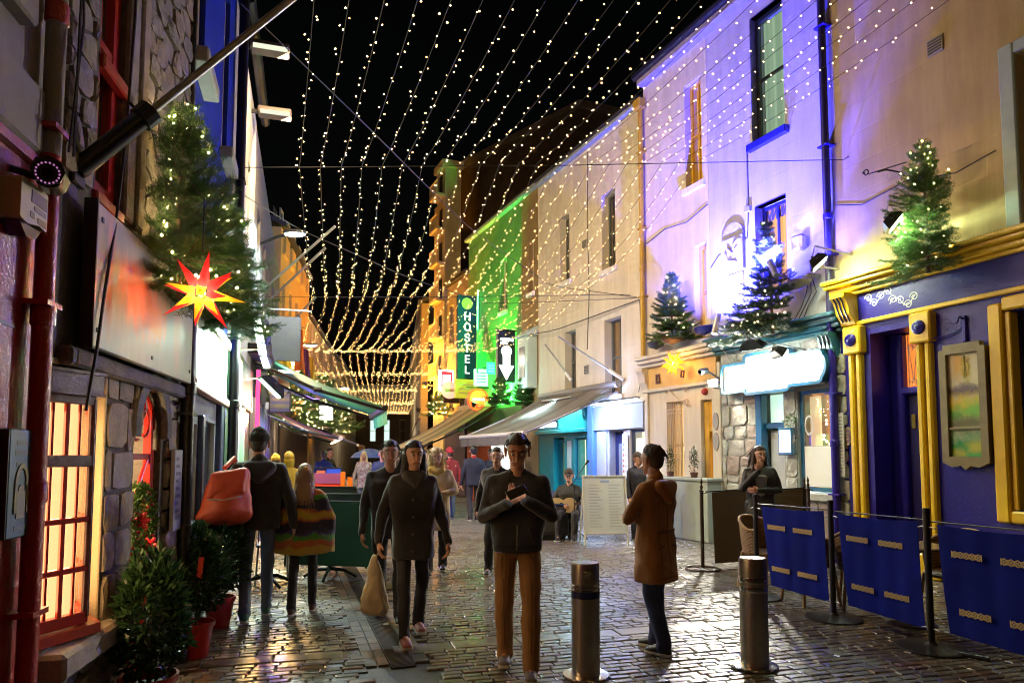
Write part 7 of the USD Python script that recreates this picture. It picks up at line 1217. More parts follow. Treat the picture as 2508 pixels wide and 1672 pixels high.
def person(label, x, y, yaw, h=1.72, top=None, hem=.88, flare=.0, trousers=None, shoes=None, hair='brown', style='short', hat=None, stride=.0, lean_=0.0, headp=0.0, heady=0.0, arms=None, seated=False, bulk=1.0, collar=None, skin=None, step=.032, leg_s=1.0, legs=True, fwd=0.0, strands=0):
    """arms: {'L': (elbow, wrist, hand direction, palm), 'R': ...} in a 1.75 m body; x positive is the body's right"""
    k = h / 1.75; skin = skin or SKIN; T = thing('person', label, 'person', (x, y, 0)); cy, sy = math.cos(yaw), math.sin(yaw)
    def W(m):
        v, f = arr(m); v = v * k; return np.stack([x + v[:, 0] * cy - v[:, 1] * sy, y + v[:, 0] * sy + v[:, 1] * cy, v[:, 2]], 1), f
    dz = -.44 if seated else 0.0; hz = .93 + dz; S = {}
    for s_, n in ((-1, 'L'), (1, 'R')):
        hp = np.array([s_ * .088, 0, hz])
        if seated: kn = np.array([s_ * .16, .43, .50]); an = np.array([s_ * .15, .42, .09])
        else:
            st = stride * s_; kn = np.array([s_ * .10, st * .5 + abs(st) * .12 + .02, .50 + abs(st) * .02]); an = np.array([s_ * .10, st * .95 - (.06 if st < 0 else 0), .085 + (max(0, -st) * .18)])
        S[n] = (hp, kn, an)
    tilt = np.array([0, lean_, 0]); sh = {n: np.array([s_ * .168 * bulk, -.01, 1.405 + dz]) + tilt for s_, n in ((-1, 'L'), (1, 'R'))}; nk = np.array([0, -.005, 1.47 + dz]) + tilt; hc = np.array([0, .035 + fwd, 1.635 + dz]) + tilt * 1.1
    A = {}
    for s_, n in ((-1, 'L'), (1, 'R')):
        d = (arms or {}).get(n)
        if d is None: e = sh[n] + (s_ * (.075 + flare), -.03 - stride * s_ * .25, -.29); w = e + (s_ * (.02 + flare), .07 - stride * s_ * .35, -.245); d = (e, w, (0, .25, -1), (-s_, 0, 0))
        else: d = (np.array(d[0]) + (0, 0, dz), np.array(d[1]) + (0, 0, dz), d[2], d[3])
        A[n] = d
    Rh = trimesh.transformations.euler_matrix(-headp, 0, heady, 'sxyz')[:3, :3]
    def H(p): return hc + Rh @ (np.array(p, float) * 1.07)
    # continuous body
    ms = [hull([(H((0, -.012, .035)), .082), (H((0, .012, .03)), .078), (H((0, .02, -.045)), .058), (H((0, .045, -.085)), .030)]), hull([(H((0, .085, -.005)), .012), (H((0, .108, -.028)), .013), (H((0, .088, .03)), .008)]), seg(H((-.03, .066, .034)), H((.03, .066, .034)), .018, .018), hull([(H((-.022, .068, -.055)), .020), (H((.022, .068, -.055)), .020)]),
          hull([(nk - (0, .0, .04), .062), (H((0, -.02, -.06)), .055)])]
    for s_ in (-1, 1): ms.append(hull([(H((s_ * .083, -.005, .02)), .012), (H((s_ * .088, -.018, .03)), .010), (H((s_ * .083, -.008, -.025)), .009)]))
    ms.append(hull([(np.array([-.11, 0, 1.32 + dz]) + tilt, .10), (np.array([.11, 0, 1.32 + dz]) + tilt, .10), (nk - (0, 0, .05), .05)])); ms.append(hull([(np.array([-.09, 0, 1.30 + dz]) + tilt, .075), (np.array([.09, 0, 1.3 + dz]) + tilt, .075), ((-.08, 0, hz + .02), .075), ((.08, 0, hz + .02), .075)]))
    for s_, n in ((-1, 'L'), (1, 'R')):
        e, w, hd, pl = A[n]; ms += [seg(sh[n], e, .048, .038), seg(e, w, .038, .024)] + hand(w, hd, pl, 1.0, 1 if n == 'L' else -1, .55)
        if legs: hp, kn, an = S[n]; ms += [seg(hp, kn, .062, .042), seg(kn, an, .040, .032), seg(an, an + (0, .12, -.05), .034, .028)]
    part(T, 'body', W(skinmesh(union(ms), .018, 4)), skin, smooth=True)
    for s_ in (-1, 1):
        part(T, 'eye', W(ball(H((s_ * .032, .079, .010)), .0115, 1)), EYEW, smooth=True); part(T, 'pupil', W(ball(H((s_ * .032, .0885, .010)), .0052, 1)), EYED); part(T, 'eyebrow', W(tube([H((s_ * .018, .094, .036)), H((s_ * .034, .093, .041)), H((s_ * .05, .082, .035))], .004, 5)), HAIRS['dark'])
    part(T, 'mouth', W(tube([H((-.022, .084, -.055)), H((0, .092, -.053)), H((.022, .084, -.055))], .0055, 6)), LIP)
    # clothes
    hemw = .135 * bulk + flare; hm = [((sx * hemw * .55, sy_ * (.045 + flare * .6), hem + dz - .06), .100 + flare * .3) for sx in (-1, 1) for sy_ in (-1, 1)]
    if seated: hm = [((sx * .08, 0, hz), .13) for sx in (-1, 1)]
    chest = [((np.array([sx * .105 * bulk, .012, 1.30 + dz]) + tilt), .122 * bulk) for sx in (-1, 1)]; shl = [(sh['L'] - (0, 0, .02), .066), (sh['R'] - (0, 0, .02), .066), (nk - (0, .01, .005), .058)]; waist = [((np.array([sx * .082 * bulk, 0, 1.06 + dz]) + tilt * .4), .106 * bulk) for sx in (-1, 1)]
    cs = [hull(chest + shl), hull(chest + waist), hull(waist + hm)]
    for n in 'LR': e, w, hd, pl = A[n]; cs += [seg(sh[n], e, .064 * bulk ** .5, .052), seg(e, w, .052, .042)]
    c = union(cs)
    if not seated: c = c.trim_by_plane((0, 0, 1), hem)
    part(T, 'jacket', W(skinmesh(c, step, 3, .040, int(abs(x * 100)) % 50)), top, smooth=50)
    part(T, 'collar', W(skinmesh(hull([(nk + (-.035, .0, .0), .052), (nk + (.035, .0, .0), .052), (nk + (0, -.02, .035), .050)]), .02, 2)), collar or top, smooth=True)
    if legs:
        ts = [hull([((-.075, 0, hz), .095), ((.075, 0, hz), .095), ((0, 0, hz + .06), .10)])]
        for n in 'LR': hp, kn, an = S[n]; ts += [hull([(hp, .088 * leg_s), (hp + (0, -.02, .02), .092 * leg_s), (kn, .067 * leg_s)]), hull([(kn, .068 * leg_s), (kn * .65 + an * .35 + (0, -.015, 0), .068 * leg_s), (an + (0, 0, .0), .058 * leg_s)]), hull([(an + (0, 0, .04), .058 * leg_s), (an + (0, .015, -.01), .066 * leg_s)])]
        part(T, 'trousers', W(skinmesh(union(ts), step, 3, .030, 3, 11)), trousers, smooth=50)
        for n in 'LR':
            hp, kn, an = S[n]; f0 = an + (0, -.035, -.055); pitch = -.0; part(T, 'shoe', W(skinmesh(hull([(an + (0, -.01, -.02), .042), (f0, .034), (an + (-.018, .15, -.058), .026), (an + (.018, .15, -.058), .026), (an + (0, .05, -.03), .036)]).trim_by_plane((0, 0, 1), float(an[2] - .085)), .02, 2)), shoes or SHOE, smooth=60)
            part(T, 'sole', W(skinmesh(hull([(an + (0, -.042, -.074), .036), (an + (-.014, .15, -.074), .033), (an + (.014, .15, -.074), .033)]).trim_by_plane((0, 0, 1), float(an[2] - .0845)).trim_by_plane((0, 0, -1), -float(an[2] - .060)), .03, 0)), SOLE)
    # hair and hats
    hmn = HAIRS[hair]; cap = hull([(H((0, -.030, .056)), .086), (H((0, .004, .078)), .070), (H((0, -.045, -.01)), .068)])
    if style == 'long': cap = union([cap, hull([(H((-.05, -.05, .0)), .05), (H((.05, -.05, .0)), .05), (H((-.075, -.055, -.18)), .04), (H((.075, -.055, -.18)), .04), (H((0, -.085, -.26)), .045)]), hull([(H((-.068, -.02, .02)), .036), (H((-.080, -.025, -.17)), .038)]), hull([(H((.068, -.02, .02)), .036), (H((.080, -.025, -.17)), .038)])])
    part(T, 'hair', W(skinmesh(cap, .018, 2, .016, 5, 40)), hmn, smooth=60)
    if strands:
        g_ = np.random.default_rng(strands); hs = MB(); L_ = style == 'long'
        for q in range(420):
            a_, e_ = g_.uniform(-math.pi, math.pi), g_.uniform(-.1, 1.5); fr = math.cos(a_)
            if e_ < .62 * max(0, fr) + .12: continue
            d_ = np.array([math.sin(a_) * math.cos(e_), fr * math.cos(e_), math.sin(e_)]); r_ = np.array([.083, .095, .088]); p0 = np.array([0, -.020, .052]) + d_ * r_; dn_ = np.array([d_[0] * .25, d_[1] * .12 - .25, -1.0]) if e_ < 1.0 else np.array([d_[0] * .8 + g_.normal(0, .3), -.5 + d_[1] * .6, -.75])
            ln_ = g_.uniform(.03, .06) if not L_ or fr > .3 else g_.uniform(.1, .30); dn_ = dn_ / np.linalg.norm(dn_) + g_.normal(0, .06 if L_ else .12, 3); hs.add(tube([H(p0 - d_ * .006), H(p0 + dn_ * ln_ * .5 + d_ * .006), H(p0 + dn_ * ln_ + d_ * .004)], [.0045, .0042, .0015], 3, cap=False))
        part(T, 'hair_strands', W(hs), hmn, smooth=True, kind='stuff')
    if hat: 
        hm_, kind = hat; hh = hull([(H((0, -.015, .06)), .094), (H((0, .0, .075)), .088), (H((0, -.035, .05)), .088)])
        if kind == 'beanie': hh = union([hh.trim_by_plane((0, 0, 1), float(H((0, 0, .03))[2])), hull([(H((0, -.02, .10)), .07), (H((0, -.03, .13)), .04)])])
        if kind == 'cap': hh = union([hh.trim_by_plane((0, 0, 1), float(H((0, 0, .045))[2])), hull([(H((-.05, .09, .055)), .010), (H((.05, .09, .055)), .010), (H((0, .17, .045)), .012)])])
        if kind == 'hood': hh = union([hh, hull([(H((0, -.03, -.02)), .10), (H((0, -.02, -.1)), .09)])])
        part(T, 'hat', W(skinmesh(hh, .02, 2, .01, 2, 20)), hm_, smooth=60)
    return T, W, A, S, H
UP = math.atan2(.286, 1)   # turn that faces a figure up the street
BLK = M('black_fleece', (.014, .013, .013), .9, c2=(.02, .018, .017), sc=9, bump=.4, bs=220, sheen=.3); TAN_ = M('tan_chino', (.30, .155, .05), .8, c2=(.24, .12, .04), sc=5, bump=.3, bs=200); JEAN = M('blue_jeans', (.07, .10, .17), .8, c2=(.12, .15, .22), sc=7, bump=.3, bs=220); DKT = M('dark_trousers', (.016, .015, .018), .8, c2=(.024, .022, .026), sc=6, bump=.3, bs=200)
# man in tan trousers looking at the phone in his hands
T, W, A, S, H = person('man in black fleece and tan trousers looking down at a phone in both hands', .04, 5.10, math.pi - .02, 1.71, BLK, .90, trousers=TAN_, shoes=M('grey_trainer', (.14, .13, .12), .6), hair='brown', stride=-.13, strands=3, headp=.30, bulk=1.06, arms={'L': ((-.255, .07, 1.16), (-.06, .27, 1.29), (.55, .25, .35), (0, -.6, .6)), 'R': ((.255, .07, 1.16), (.07, .28, 1.27), (-.55, .25, .35), (0, -.6, .6))}, skin=SKINW, leg_s=1.04)
MAN = (T, W)
pw = W((np.array([[.0, .36, 1.355]]), np.zeros((0, 3), int)))[0][0]
T = thing('phone', 'lit phone held in both hands by the man in tan trousers', 'phone', pw); ph = turn(cbox(.075, .010, .15, .004, (0, 0, 0)), (0, 1, 0), 62); ph = turn(ph, (1, 0, 0), -38); part(T, 'case', move(ph, pw), BLACK); sc_ = turn(turn(cbox(.066, .002, .135, .0006, (0, .0062, 0)), (0, 1, 0), 62), (1, 0, 0), -38); part(T, 'screen', move(sc_, pw), E('phone_screen', (1, .95, .9), 1.6))
def onfront(y0, pts): return [(a, y0, b) for a, b in pts]
def detail(T, W, mesh_part, nm, pts, r, m, side=1):
    """a thin piece laid on the cloth: each point is dropped on to the surface from the front or the back"""
    v = np.array(stage.GetPrimAtPath(T.path + '/' + mesh_part).GetAttribute('points').Get()); f = np.array(stage.GetPrimAtPath(T.path + '/' + mesh_part).GetAttribute('faceVertexIndices').Get()).reshape(-1, 3)
    t = trimesh.Trimesh(v, f, process=False); o = W((np.array([(a, 1.0 * side, b) for a, b in pts]), np.zeros((0, 3), int)))[0] - T.loc; q = W((np.array([(a, .0, b) for a, b in pts]), np.zeros((0, 3), int)))[0] - T.loc
    d = q - o; d /= np.linalg.norm(d, axis=1, keepdims=True); L, ri, _ = t.ray.intersects_location(o, d, multiple_hits=False)
    if len(L) < 2: return
    L = L[np.argsort(ri)]; part(T, nm, tube(L + T.loc, r, 5), m)
ZIP = M('grey_zip', (.09, .085, .08), .35, metal=.5); SEAM = M('black_seam', (.006, .006, .006), .8)
ln = lambda a, b, n=14: [(a[0] + (b[0] - a[0]) * t, a[1] + (b[1] - a[1]) * t) for t in np.linspace(0, 1, n)]
detail(*MAN, 'jacket', 'zip', ln((0, 1.10), (0, .92), 8), .004, ZIP); detail(*MAN, 'jacket', 'hem_seam', ln((-.15, .945), (.15, .945)), .004, SEAM)
for s in (-1, 1): detail(*MAN, 'jacket', 'pocket_zip', ln((s * .085, 1.07), (s * .125, .965), 6), .0035, ZIP); detail(*MAN, 'trousers', 'pocket', ln((s * .075, .90), (s * .125, .83), 6), .0035, M('tan_seam', (.15, .075, .025), .8)); detail(*MAN, 'trousers', 'crease', ln((s * .105, .70), (s * .10, .18), 12), .003, M('tan_seam', 0))
detail(*MAN, 'trousers', 'fly_seam', ln((0, .90), (0, .80), 5), .003, M('tan_seam', 0))
# walker in beanie with the red shoulder bag, seen from behind
T, W, A, S, H = person('walker in dark jacket, beanie and jeans seen from behind with a red bag', -2.48, 6.72, UP + .1, 1.80, BLK, .84, flare=.02, trousers=JEAN, shoes=M('green_trainer', (.02, .10, .07), .6, c2=(.04, .14, .1)), hair='dark', hat=(M('black_knit', (.012, .012, .013), .9, bump=.6, bs=260), 'beanie'), stride=.17, bulk=1.12, heady=-.25, leg_s=.86, arms={'L': ((-.36, -.04, 1.16), (-.40, .20, 1.16), (-.1, 1, .05), (1, 0, 0))})
part(T, 'hood', W(skinmesh(hull([((-.09, -.10, 1.42), .06), ((.09, -.10, 1.42), .06), ((0, -.13, 1.33), .06)]), .03, 2, .02)), BLK, smooth=True)
bagm = M('orange_red_nylon', (.62, .075, .02), .5, c2=(.5, .05, .015), sc=8, bump=.35, bs=90); bc2 = skinmesh(hull([((-.36, -.22, 1.31), .06), ((-.14, -.22, 1.36), .06), ((-.45, -.27, .98), .08), ((-.15, -.25, 1.02), .10), ((-.32, -.33, 1.05), .10)]), .035, 3, .05, 4, 8)
T2 = thing('shoulder_bag', 'big orange red bag slung over the left shoulder of the walker in jeans', 'bag', W((np.array([[-.3, -.25, .9]]), np.zeros((0, 3), int)))[0][0]); part(T2, 'body', W(bc2), bagm, smooth=60); part(T2, 'flap', W(skinmesh(hull([((-.37, -.25, 1.33), .05), ((-.15, -.25, 1.38), .05), ((-.40, -.33, 1.18), .04), ((-.16, -.31, 1.22), .04)]), .03, 2, .03)), bagm, smooth=60); part(T2, 'zip', W(tube([(-.43, -.38, 1.15), (-.30, -.40, 1.14), (-.15, -.37, 1.17)], .006, 5)), M('pale_zip', (.5, .45, .4), .4)); part(T2, 'strap', W(tube([(-.30, -.20, 1.42), (-.22, -.02, 1.51), (-.2, .10, 1.44), (-.30, .12, 1.2)], .022, 6)), bagm)
# striped poncho walker
PON = {}
def stripes(name, ramp_, z0, z1):
    MAT[name] = usdkit.material(stage, '/World/Looks/' + name, {'g': ('geometry', {}), 'x': ('separate_xyz', {}), 't': ('noise_texture', {'scale': 7, 'detail': 3}), 'a': ('math', {'math_type': 'multiply_add', 'value2': .14}), 'k': ('map_range', {'from_min': z0 + .07, 'from_max': z1 + .07}), 'r': ('rgb_ramp', {'ramp': ramp_}), 'bn': ('noise_texture', {'scale': 180, 'detail': 3}), 'b': ('bump', {'strength': .6, 'distance': .01}), 'p': ('principled_bsdf', {'roughness': .95, 'sheen_weight': .3})},
        [('g.position', 'x.vector'), ('g.position', 't.vector'), ('t.fac', 'a.value1'), ('x.z', 'a.value3'), ('a.value', 'k.value'), ('k.result', 'r.fac'), ('r.color', 'p.base_color'), ('g.position', 'bn.vector'), ('bn.fac', 'b.height'), ('b.normal', 'p.normal')], surface='p.BSDF'); return MAT[name]
Y_, O_, G_, N_, U_ = (.42, .27, .01), (.38, .10, .01), (.06, .22, .02), (.016, .014, .04), (.05, .03, .12)
PONM = stripes('rainbow_knit', [(0, Y_), (.10, Y_), (.13, O_), (.22, O_), (.24, G_), (.30, G_), (.33, U_), (.37, N_), (.50, N_), (.53, O_), (.58, Y_), (.65, Y_), (.68, O_), (.71, N_), (.84, N_), (.86, G_), (.91, G_), (.93, O_), (1, O_)], .60, 1.24)
T, W, A, S, H = person('long haired walker in a striped rainbow knit poncho seen from behind', -2.10, 6.95, UP - .1, 1.47, PONM, .70, trousers=DKT, shoes=M('brown_boot', (.08, .04, .025), .6), hair='blond', style='long', stride=.15, leg_s=.82)
pc = union([hull([((-.18, -.01, 1.36), .10), ((.18, -.01, 1.36), .10), ((0, -.02, 1.46), .07), ((-.30, -.02, 1.12), .07), ((.30, -.02, 1.12), .07), ((0, .12, 1.15), .1), ((0, -.12, 1.15), .1)]), hull([((-.30, -.02, 1.12), .08), ((.30, -.02, 1.12), .08), ((0, .12, 1.12), .1), ((0, -.12, 1.12), .1), ((-.29, 0, .72), .10), ((.27, 0, .72), .10), ((0, .17, .74), .10), ((0, -.18, .74), .10)])]).trim_by_plane((0, 0, 1), .72)
part(T, 'poncho', W(skinmesh(pc, .035, 3, .05, 6, 7)), PONM, smooth=60)
g_ = np.random.default_rng(5); hs_ = MB()
for q in range(90):
    u = g_.uniform(-1, 1); z1 = g_.uniform(1.08, 1.30); hs_.add(tube([H((.07 * u, -.03 - .05 * (1 - u * u), .07)), H((.085 * u, -.04 - .055 * (1 - u * u), -.02)), (.11 * u, -.10 - .045 * (1 - u * u), 1.40), (.17 * u + g_.normal(0, .01), -.12 - .06 * (1 - u * u), z1)], [.008, .009, .008, .003], 5, cap=False))
part(T, 'long_hair', W(hs_), HAIRS['blond'], smooth=True); part(T, 'hair_tie', W(ball(H((0.02, -.085, .075)), .035, 1)), M('orange_tie', (.5, .2, .03), .6))
# dark couple and pale coat
COATD = M('black_wool_coat', (.013, .012, .013), .95, c2=(.022, .018, .018), sc=6, bump=.3, bs=200, sheen=.3)
T, W, A, S, H = person('walker in long dark coat and rosy trainers crossing by the drain', -.86, 5.98, math.pi + .35, 1.68, COATD, .72, flare=.015, trousers=DKT, shoes=M('rosy_trainer', (.36, .15, .13), .6), hair='dark', style='long', strands=4, stride=.16, bulk=1.0, leg_s=.85)
part(T, 'scarf', W(skinmesh(hull([((-.06, .04, 1.46), .055), ((.06, .04, 1.46), .055), ((0, .09, 1.36), .045), ((0, -.05, 1.48), .055)]), .025, 2, .03)), M('charcoal_scarf', (.05, .045, .045), .9, bump=.5, bs=120), smooth=True)
for z in (1.25, 1.10, .95, .80): part(T, 'button', W(ball((.03, .152, z), .014, 1, (1, .5, 1))), M('horn_button', (.08, .06, .05), .3))
bp = np.array([-1.17, 5.92, 0]); T = thing('carrier_bag', 'long cream cloth carrier bag hanging beside the walker in the dark coat', 'bag', bp + (0, 0, .2)); part(T, 'sack', skinmesh(hull([(bp + (0, 0, .70), .03), (bp + (-.06, 0, .30), .07), (bp + (.05, .02, .28), .075), (bp + (0, 0, .52), .06)]), .025, 3, .05, 7, 14), M('cream_cloth_bag', (.52, .42, .26), .8, bump=.4), smooth=60); part(T, 'handles', join(tube([bp + (0, 0, .70), bp + (.03, 0, .76), bp + (.06, .0, .70)], .006, 5), tube([bp + (.0, .03, .70), bp + (.03, .03, .77), bp + (.06, .03, .70)], .006, 5)), MAT['cream_cloth_bag'])
person('dark haired walker just behind the walker in the long dark coat', -1.20, 6.75, math.pi + .2, 1.70, COATD, .80, trousers=DKT, hair='dark', strands=8, stride=-.18, bulk=1.02)
PALE = M('cream_wool_coat', (.52, .40, .22), .9, c2=(.44, .33, .17), sc=6, bump=.3, bs=200, sheen=.3)
T, W, A, S, H = person('woman in cream wool coat walking towards us looking at her phone', -1.02, 9.25, math.pi + .12, 1.66, PALE, .62, flare=.035, trousers=DKT, shoes=SHOE, hair='pale', style='long', strands=7, stride=.14, headp=.22, arms={'L': ((-.27, .05, 1.15), (-.07, .26, 1.13), (.6, .3, .2), (0, -.5, .6)), 'R': ((.27, .05, 1.15), (.07, .26, 1.11), (-.6, .3, .2), (0, -.5, .6))})
part(T, 'scarf', W(skinmesh(union([hull([((-.07, .03, 1.46), .055), ((.07, .03, 1.46), .055), ((0, -.04, 1.48), .06), ((0, .07, 1.42), .05)])]), .025, 2, .03)), M('mustard_scarf', (.5, .33, .09), .9, bump=.5, bs=120), smooth=True)
for z in (1.2, 1.02, .86): part(T, 'button', W(ball((.02, .155, z), .014, 1, (1, .4, 1))), SHOE)
pw = W((np.array([[0, .34, 1.16]]), np.zeros((0, 3), int)))[0][0]; T = thing('phone', 'dark phone held by the woman in the cream coat', 'phone', pw); part(T, 'case', move(turn(cbox(.075, .01, .15, .004), (1, 0, 0), 50), pw), BLACK)
# man in the rust coat
RUST = M('rust_brown_coat', (.36, .15, .03), .85, c2=(.29, .115, .022), sc=6, bump=.3, bs=180, sheen=.3)
T, W, A, S, H = person('person in long rust brown coat and dark jeans standing with folded arms', 1.17, 5.62, UP + .5, 1.64, RUST, .60, flare=.02, trousers=M('indigo_jeans', (.02, .03, .09), .8, c2=(.035, .045, .12), sc=7), shoes=SHOE, hair='brown', stride=.08, strands=5, bulk=1.05, arms={'L': ((-.30, .08, 1.14), (.02, .22, 1.16), (1, .1, .05), (0, -1, 0)), 'R': ((.30, .08, 1.13), (-.02, .25, 1.12), (-1, .1, .05), (0, -1, 0))})
RS = M('rust_seam', (.17, .065, .012), .8)
detail(T, W, 'jacket', 'back_seam', ln((0, 1.36), (0, .64), 20), .0035, RS, -1); detail(T, W, 'jacket', 'belt', ln((-.13, 1.04), (.13, 1.04), 14), .011, RS, -1); detail(T, W, 'jacket', 'hem_seam', ln((-.14, .65), (.14, .65)), .004, RS, -1)
for s in (-1, 1): detail(T, W, 'jacket', 'pocket_flap', ln((s * .06, .92), (s * .14, .90), 6), .007, RS, -1); detail(T, W, 'jacket', 'side_seam', ln((s * .115, 1.30), (s * .12, .66), 14), .003, RS, -1)
part(T, 'hood', W(skinmesh(hull([((-.08, -.11, 1.42), .055), ((.08, -.11, 1.42), .055), ((0, -.14, 1.32), .055)]), .03, 2, .02)), RUST, smooth=True)
part(T, 'gold_chain', W(tube([(-.16, -.19, .80), (-.10, -.21, .74), (-.02, -.215, .70), (.05, -.21, .74), (.08, -.205, .72)], .004, 5)), MAT['brass'])
# woman in black by the brown screen
T, W, A, S, H = person('woman in black dress and jacket holding a drink by the brown screen', 3.42, 9.45, math.pi - .25, 1.68, M('black_jacket', (.016, .015, .016), .6, bump=.2), .80, flare=.03, trousers=M('black_tights', (.01, .01, .011), .6), hair='brown', style='long', strands=6, arms={'L': ((-.25, .02, 1.15), (.03, .20, 1.15), (1, .15, .0), (0, -1, 0)), 'R': ((.25, .10, 1.18), (.05, .20, 1.42), (-.25, .1, .9), (0, -1, .0))}, leg_s=.72, heady=.3)
part(T, 'skirt_drape', W(skinmesh(hull([((-.12, 0, .95), .09), ((.12, 0, .95), .09), ((-.18, .02, .62), .05), ((.16, .04, .66), .05), ((0, -.12, .66), .05)]), .03, 2, .05, 4, 8)), MAT['black_jacket'], smooth=60); part(T, 'striped_top', W(skinmesh(hull([((-.05, .10, 1.32), .045), ((.05, .10, 1.32), .045), ((0, .10, 1.12), .06)]), .02, 1)), M('grey_stripe_top', (.2, .19, .18), .8), smooth=True)
# busker with guitar
T, W, A, S, H = person('busker in dark clothes sitting and playing behind the menu easel', 1.10, 13.05, math.pi - .25, 1.72, M('dark_olive_jacket', (.03, .03, .026), .9), .9, trousers=DKT, hair='brown', style='short', hat=(M('brown_cap', (.05, .035, .025), .8), 'cap'), seated=True, lean_=.06, headp=.2, arms={'L': ((-.30, .12, 1.20), (-.42, .30, 1.30), (-.5, .5, .2), (1, 0, 0)), 'R': ((.30, .12, 1.18), (.10, .24, 1.10), (-.8, .2, -.3), (0, -1, 0))})
part(T, 'stool', W(lathe([(0, .40), (.2, .40), (.2, .36), (.05, .33), (.04, .02), (.18, 0)], (0, 0, 0), 16)), BLACK)
def gw(m): return W(move(turn(m, (0, 1, 0), 12), (0, 0, 0)))
gb = unary_union([sg.Point(0, 0).buffer(.19), sg.Point(-.26, .0).buffer(.14), sg.box(-.3, -.1, 0, .1)]).buffer(.04).buffer(-.04); gv = extrude(gb, .09); gm = (np.stack([gv[0][:, 0] + .10, .16 + gv[0][:, 2], gv[0][:, 1] + .64], 1), gv[1][:, ::-1])
T2 = thing('guitar', 'pale acoustic guitar on the lap of the sitting busker', 'guitar', (1.1, 12.8, .5)); part(T2, 'body', gw(gm), M('pale_guitar_wood', (.5, .36, .18), .3, c2=(.42, .3, .14), sc=20, coat=.4)); part(T2, 'neck', gw(abox(-.75, -.28, .245, .27, .615, .665)), M('dark_neck_wood', (.08, .045, .025), .4)); part(T2, 'head', gw(abox(-.92, -.75, .235, .26, .60, .68)), MAT['dark_neck_wood']); part(T2, 'sound_hole', gw(tube([(-.02, .2495, .64), (-.02, .252, .64)], .05, 18)), DARKIN); part(T2, 'bridge', gw(abox(.15, .18, .25, .26, .58, .70)), MAT['dark_neck_wood'])
# farther people
person('man in dark jacket with red collar seen from behind near the red shop', -.93, 16.6, UP, 1.78, M('navy_jacket', (.015, .018, .04), .8), .84, trousers=DKT, hair='dark', stride=.05, bulk=1.1, collar=M('red_cloth', (.35, .02, .02), .8), step=.05)
person('person in dark red jacket seen from behind beside the man with red collar', -1.55, 17.2, UP + .2, 1.72, M('maroon_jacket', (.22, .015, .02), .8), .84, trousers=JEAN, hair='brown', stride=.1, hat=(M('red_hat', (.4, .02, .04), .8), 'beanie'), step=.05)
fl = M('flowery_pale_coat', (.45, .47, .44), .9, c2=(.22, .07, .10), sc=16)
person('woman in pale flowery coat facing us under the blue umbrella', -4.15, 19.2, math.pi, 1.66, fl, .7, flare=.03, trousers=JEAN, hair='pale', style='long', step=.05); person('fair haired person in pale patterned jacket beside the flowery coat', -3.55, 19.8, math.pi + .3, 1.62, M('pale_patterned_jacket', (.42, .42, .33), .9, c2=(.1, .12, .3), sc=14), .78, trousers=DKT, hair='pale', style='long', step=.05)
for lb, x, y, yw, h, c, ht in (('brown coated figure at the left of the dark far crowd', -3.1, 18.4, 3.0, 1.7, (.06, .045, .03), None), ('dark figure in the middle of the far crowd', -2.75, 19.3, .4, 1.74, (.03, .025, .02), None), ('dark hooded figure at the right of the far crowd', -2.2, 17.6, 3.3, 1.68, (.025, .02, .02), 'hood'), ('far figure in grey behind the cream coat', -1.95, 20.5, 2.8, 1.72, (.12, .1, .09), None), ('pale haired far figure between the brown awning and the crowd', -2.6, 23.5, 3.1, 1.66, (.2, .15, .1), 'beanie'), ('far figure in purple near the end of the street', -4.4, 27, 3.1, 1.7, (.08, .04, .1), None)):
    cm = M('far_coat_%d' % int(h * 100 + x * 10), c, .9, c2=tuple(q * .7 for q in c), sc=8); person(lb, x, y, yw, h, cm, .78, trousers=DKT, hair='brown', stride=.1, hat=(cm, ht) if ht else None, step=.06)
YC = M('yellow_raincoat', (.5, .34, .02), .6, c2=(.42, .27, .02), sc=6)
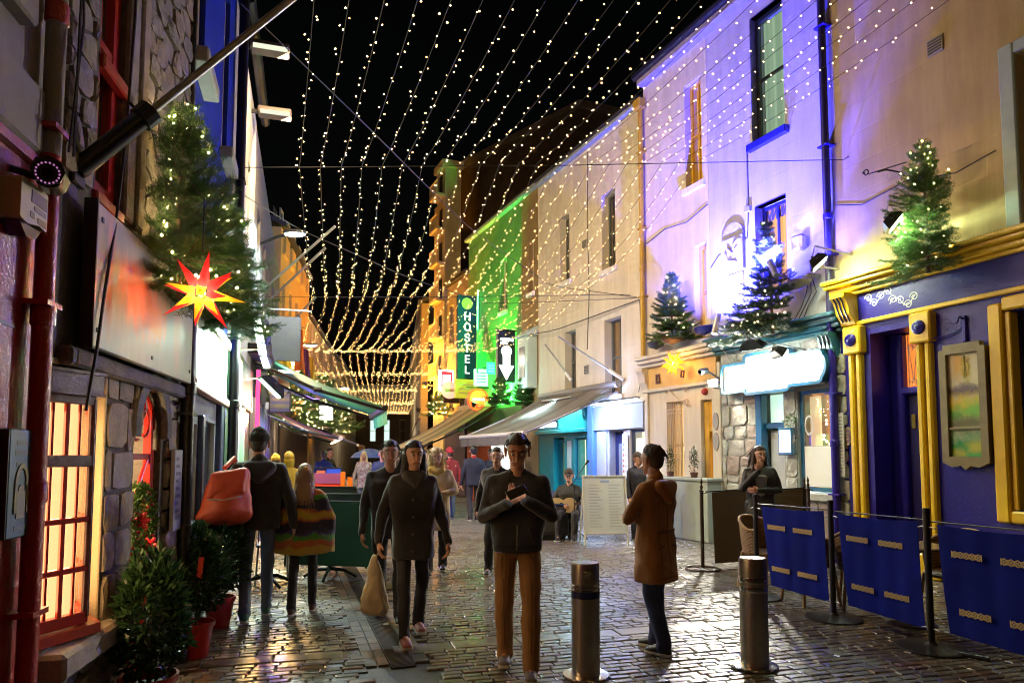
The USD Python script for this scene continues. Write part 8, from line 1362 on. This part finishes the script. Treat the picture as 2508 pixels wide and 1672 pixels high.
person('person in hooded yellow coat beyond the striped poncho', -3.82, 11.75, UP + .3, 1.60, YC, .75, flare=.02, trousers=DKT, hair='blond', hat=(YC, 'hood'), stride=.1, step=.045); person('person in yellow knitted hat beyond the walker with the red bag', -4.35, 12.6, UP, 1.56, M('dark_blue_coat', (.02, .03, .07), .8), .75, trousers=DKT, hair='brown', hat=(YC, 'beanie'), step=.05)
person('man in black standing in the lit doorway under the orange awning', -5.35, 20.0, -1.9, 1.76, M('black_shirt', (.014, .012, .014), .8), .9, trousers=DKT, hair='dark', arms={'L': ((-.26, .05, 1.16), (.02, .2, 1.18), (1, .1, 0), (0, -1, 0)), 'R': ((.26, .05, 1.16), (-.02, .22, 1.14), (-1, .1, 0), (0, -1, 0))}, step=.05)
person('dark walker partly hidden behind the man in tan trousers', -.20, 9.3, math.pi - .15, 1.66, COATD, .74, flare=.02, trousers=DKT, hair='dark', stride=.15, step=.045)
person('passer by in dark jacket and flat cap beyond the rust coat', 2.35, 12.9, math.pi + .6, 1.60, M('black_shirt', 0), .84, trousers=DKT, hair='brown', hat=(MAT['brown_cap'], 'cap'), step=.05)
for lb, x, y, yw, h, c, ht in (('far walker in dark blue coat between the menu lectern and the crowd', -2.95, 15.6, 3.2, 1.70, (.02, .03, .07), None), ('far walker in beige jacket behind the flowery coat', -3.9, 21.5, 2.9, 1.66, (.32, .24, .14), None), ('far walker in black with red hat near the brown awning', -1.75, 19.0, .2, 1.75, (.02, .02, .022), 'beanie'), ('far walker in grey coat before the red shop front', -.55, 18.2, 2.7, 1.72, (.10, .10, .11), None), ('far walker in blue jacket by the blue cafe boards', -5.0, 18.2, .3, 1.68, (.03, .06, .2), None), ('far walker in dark green coat under the string lights', -3.3, 24.5, 3.3, 1.70, (.02, .05, .03), 'hood')):
    cm = M('far_coat_%d_%d' % (int(h * 100), int(-x * 10)), c, .9, c2=tuple(q * .7 for q in c), sc=8); person(lb, x, y, yw, h, cm, .80, trousers=DKT if h > 1.69 else JEAN, hair='brown', stride=.12, hat=(MAT['red_hat'] if 'red' in lb else cm, ht) if ht else None, step=.06)
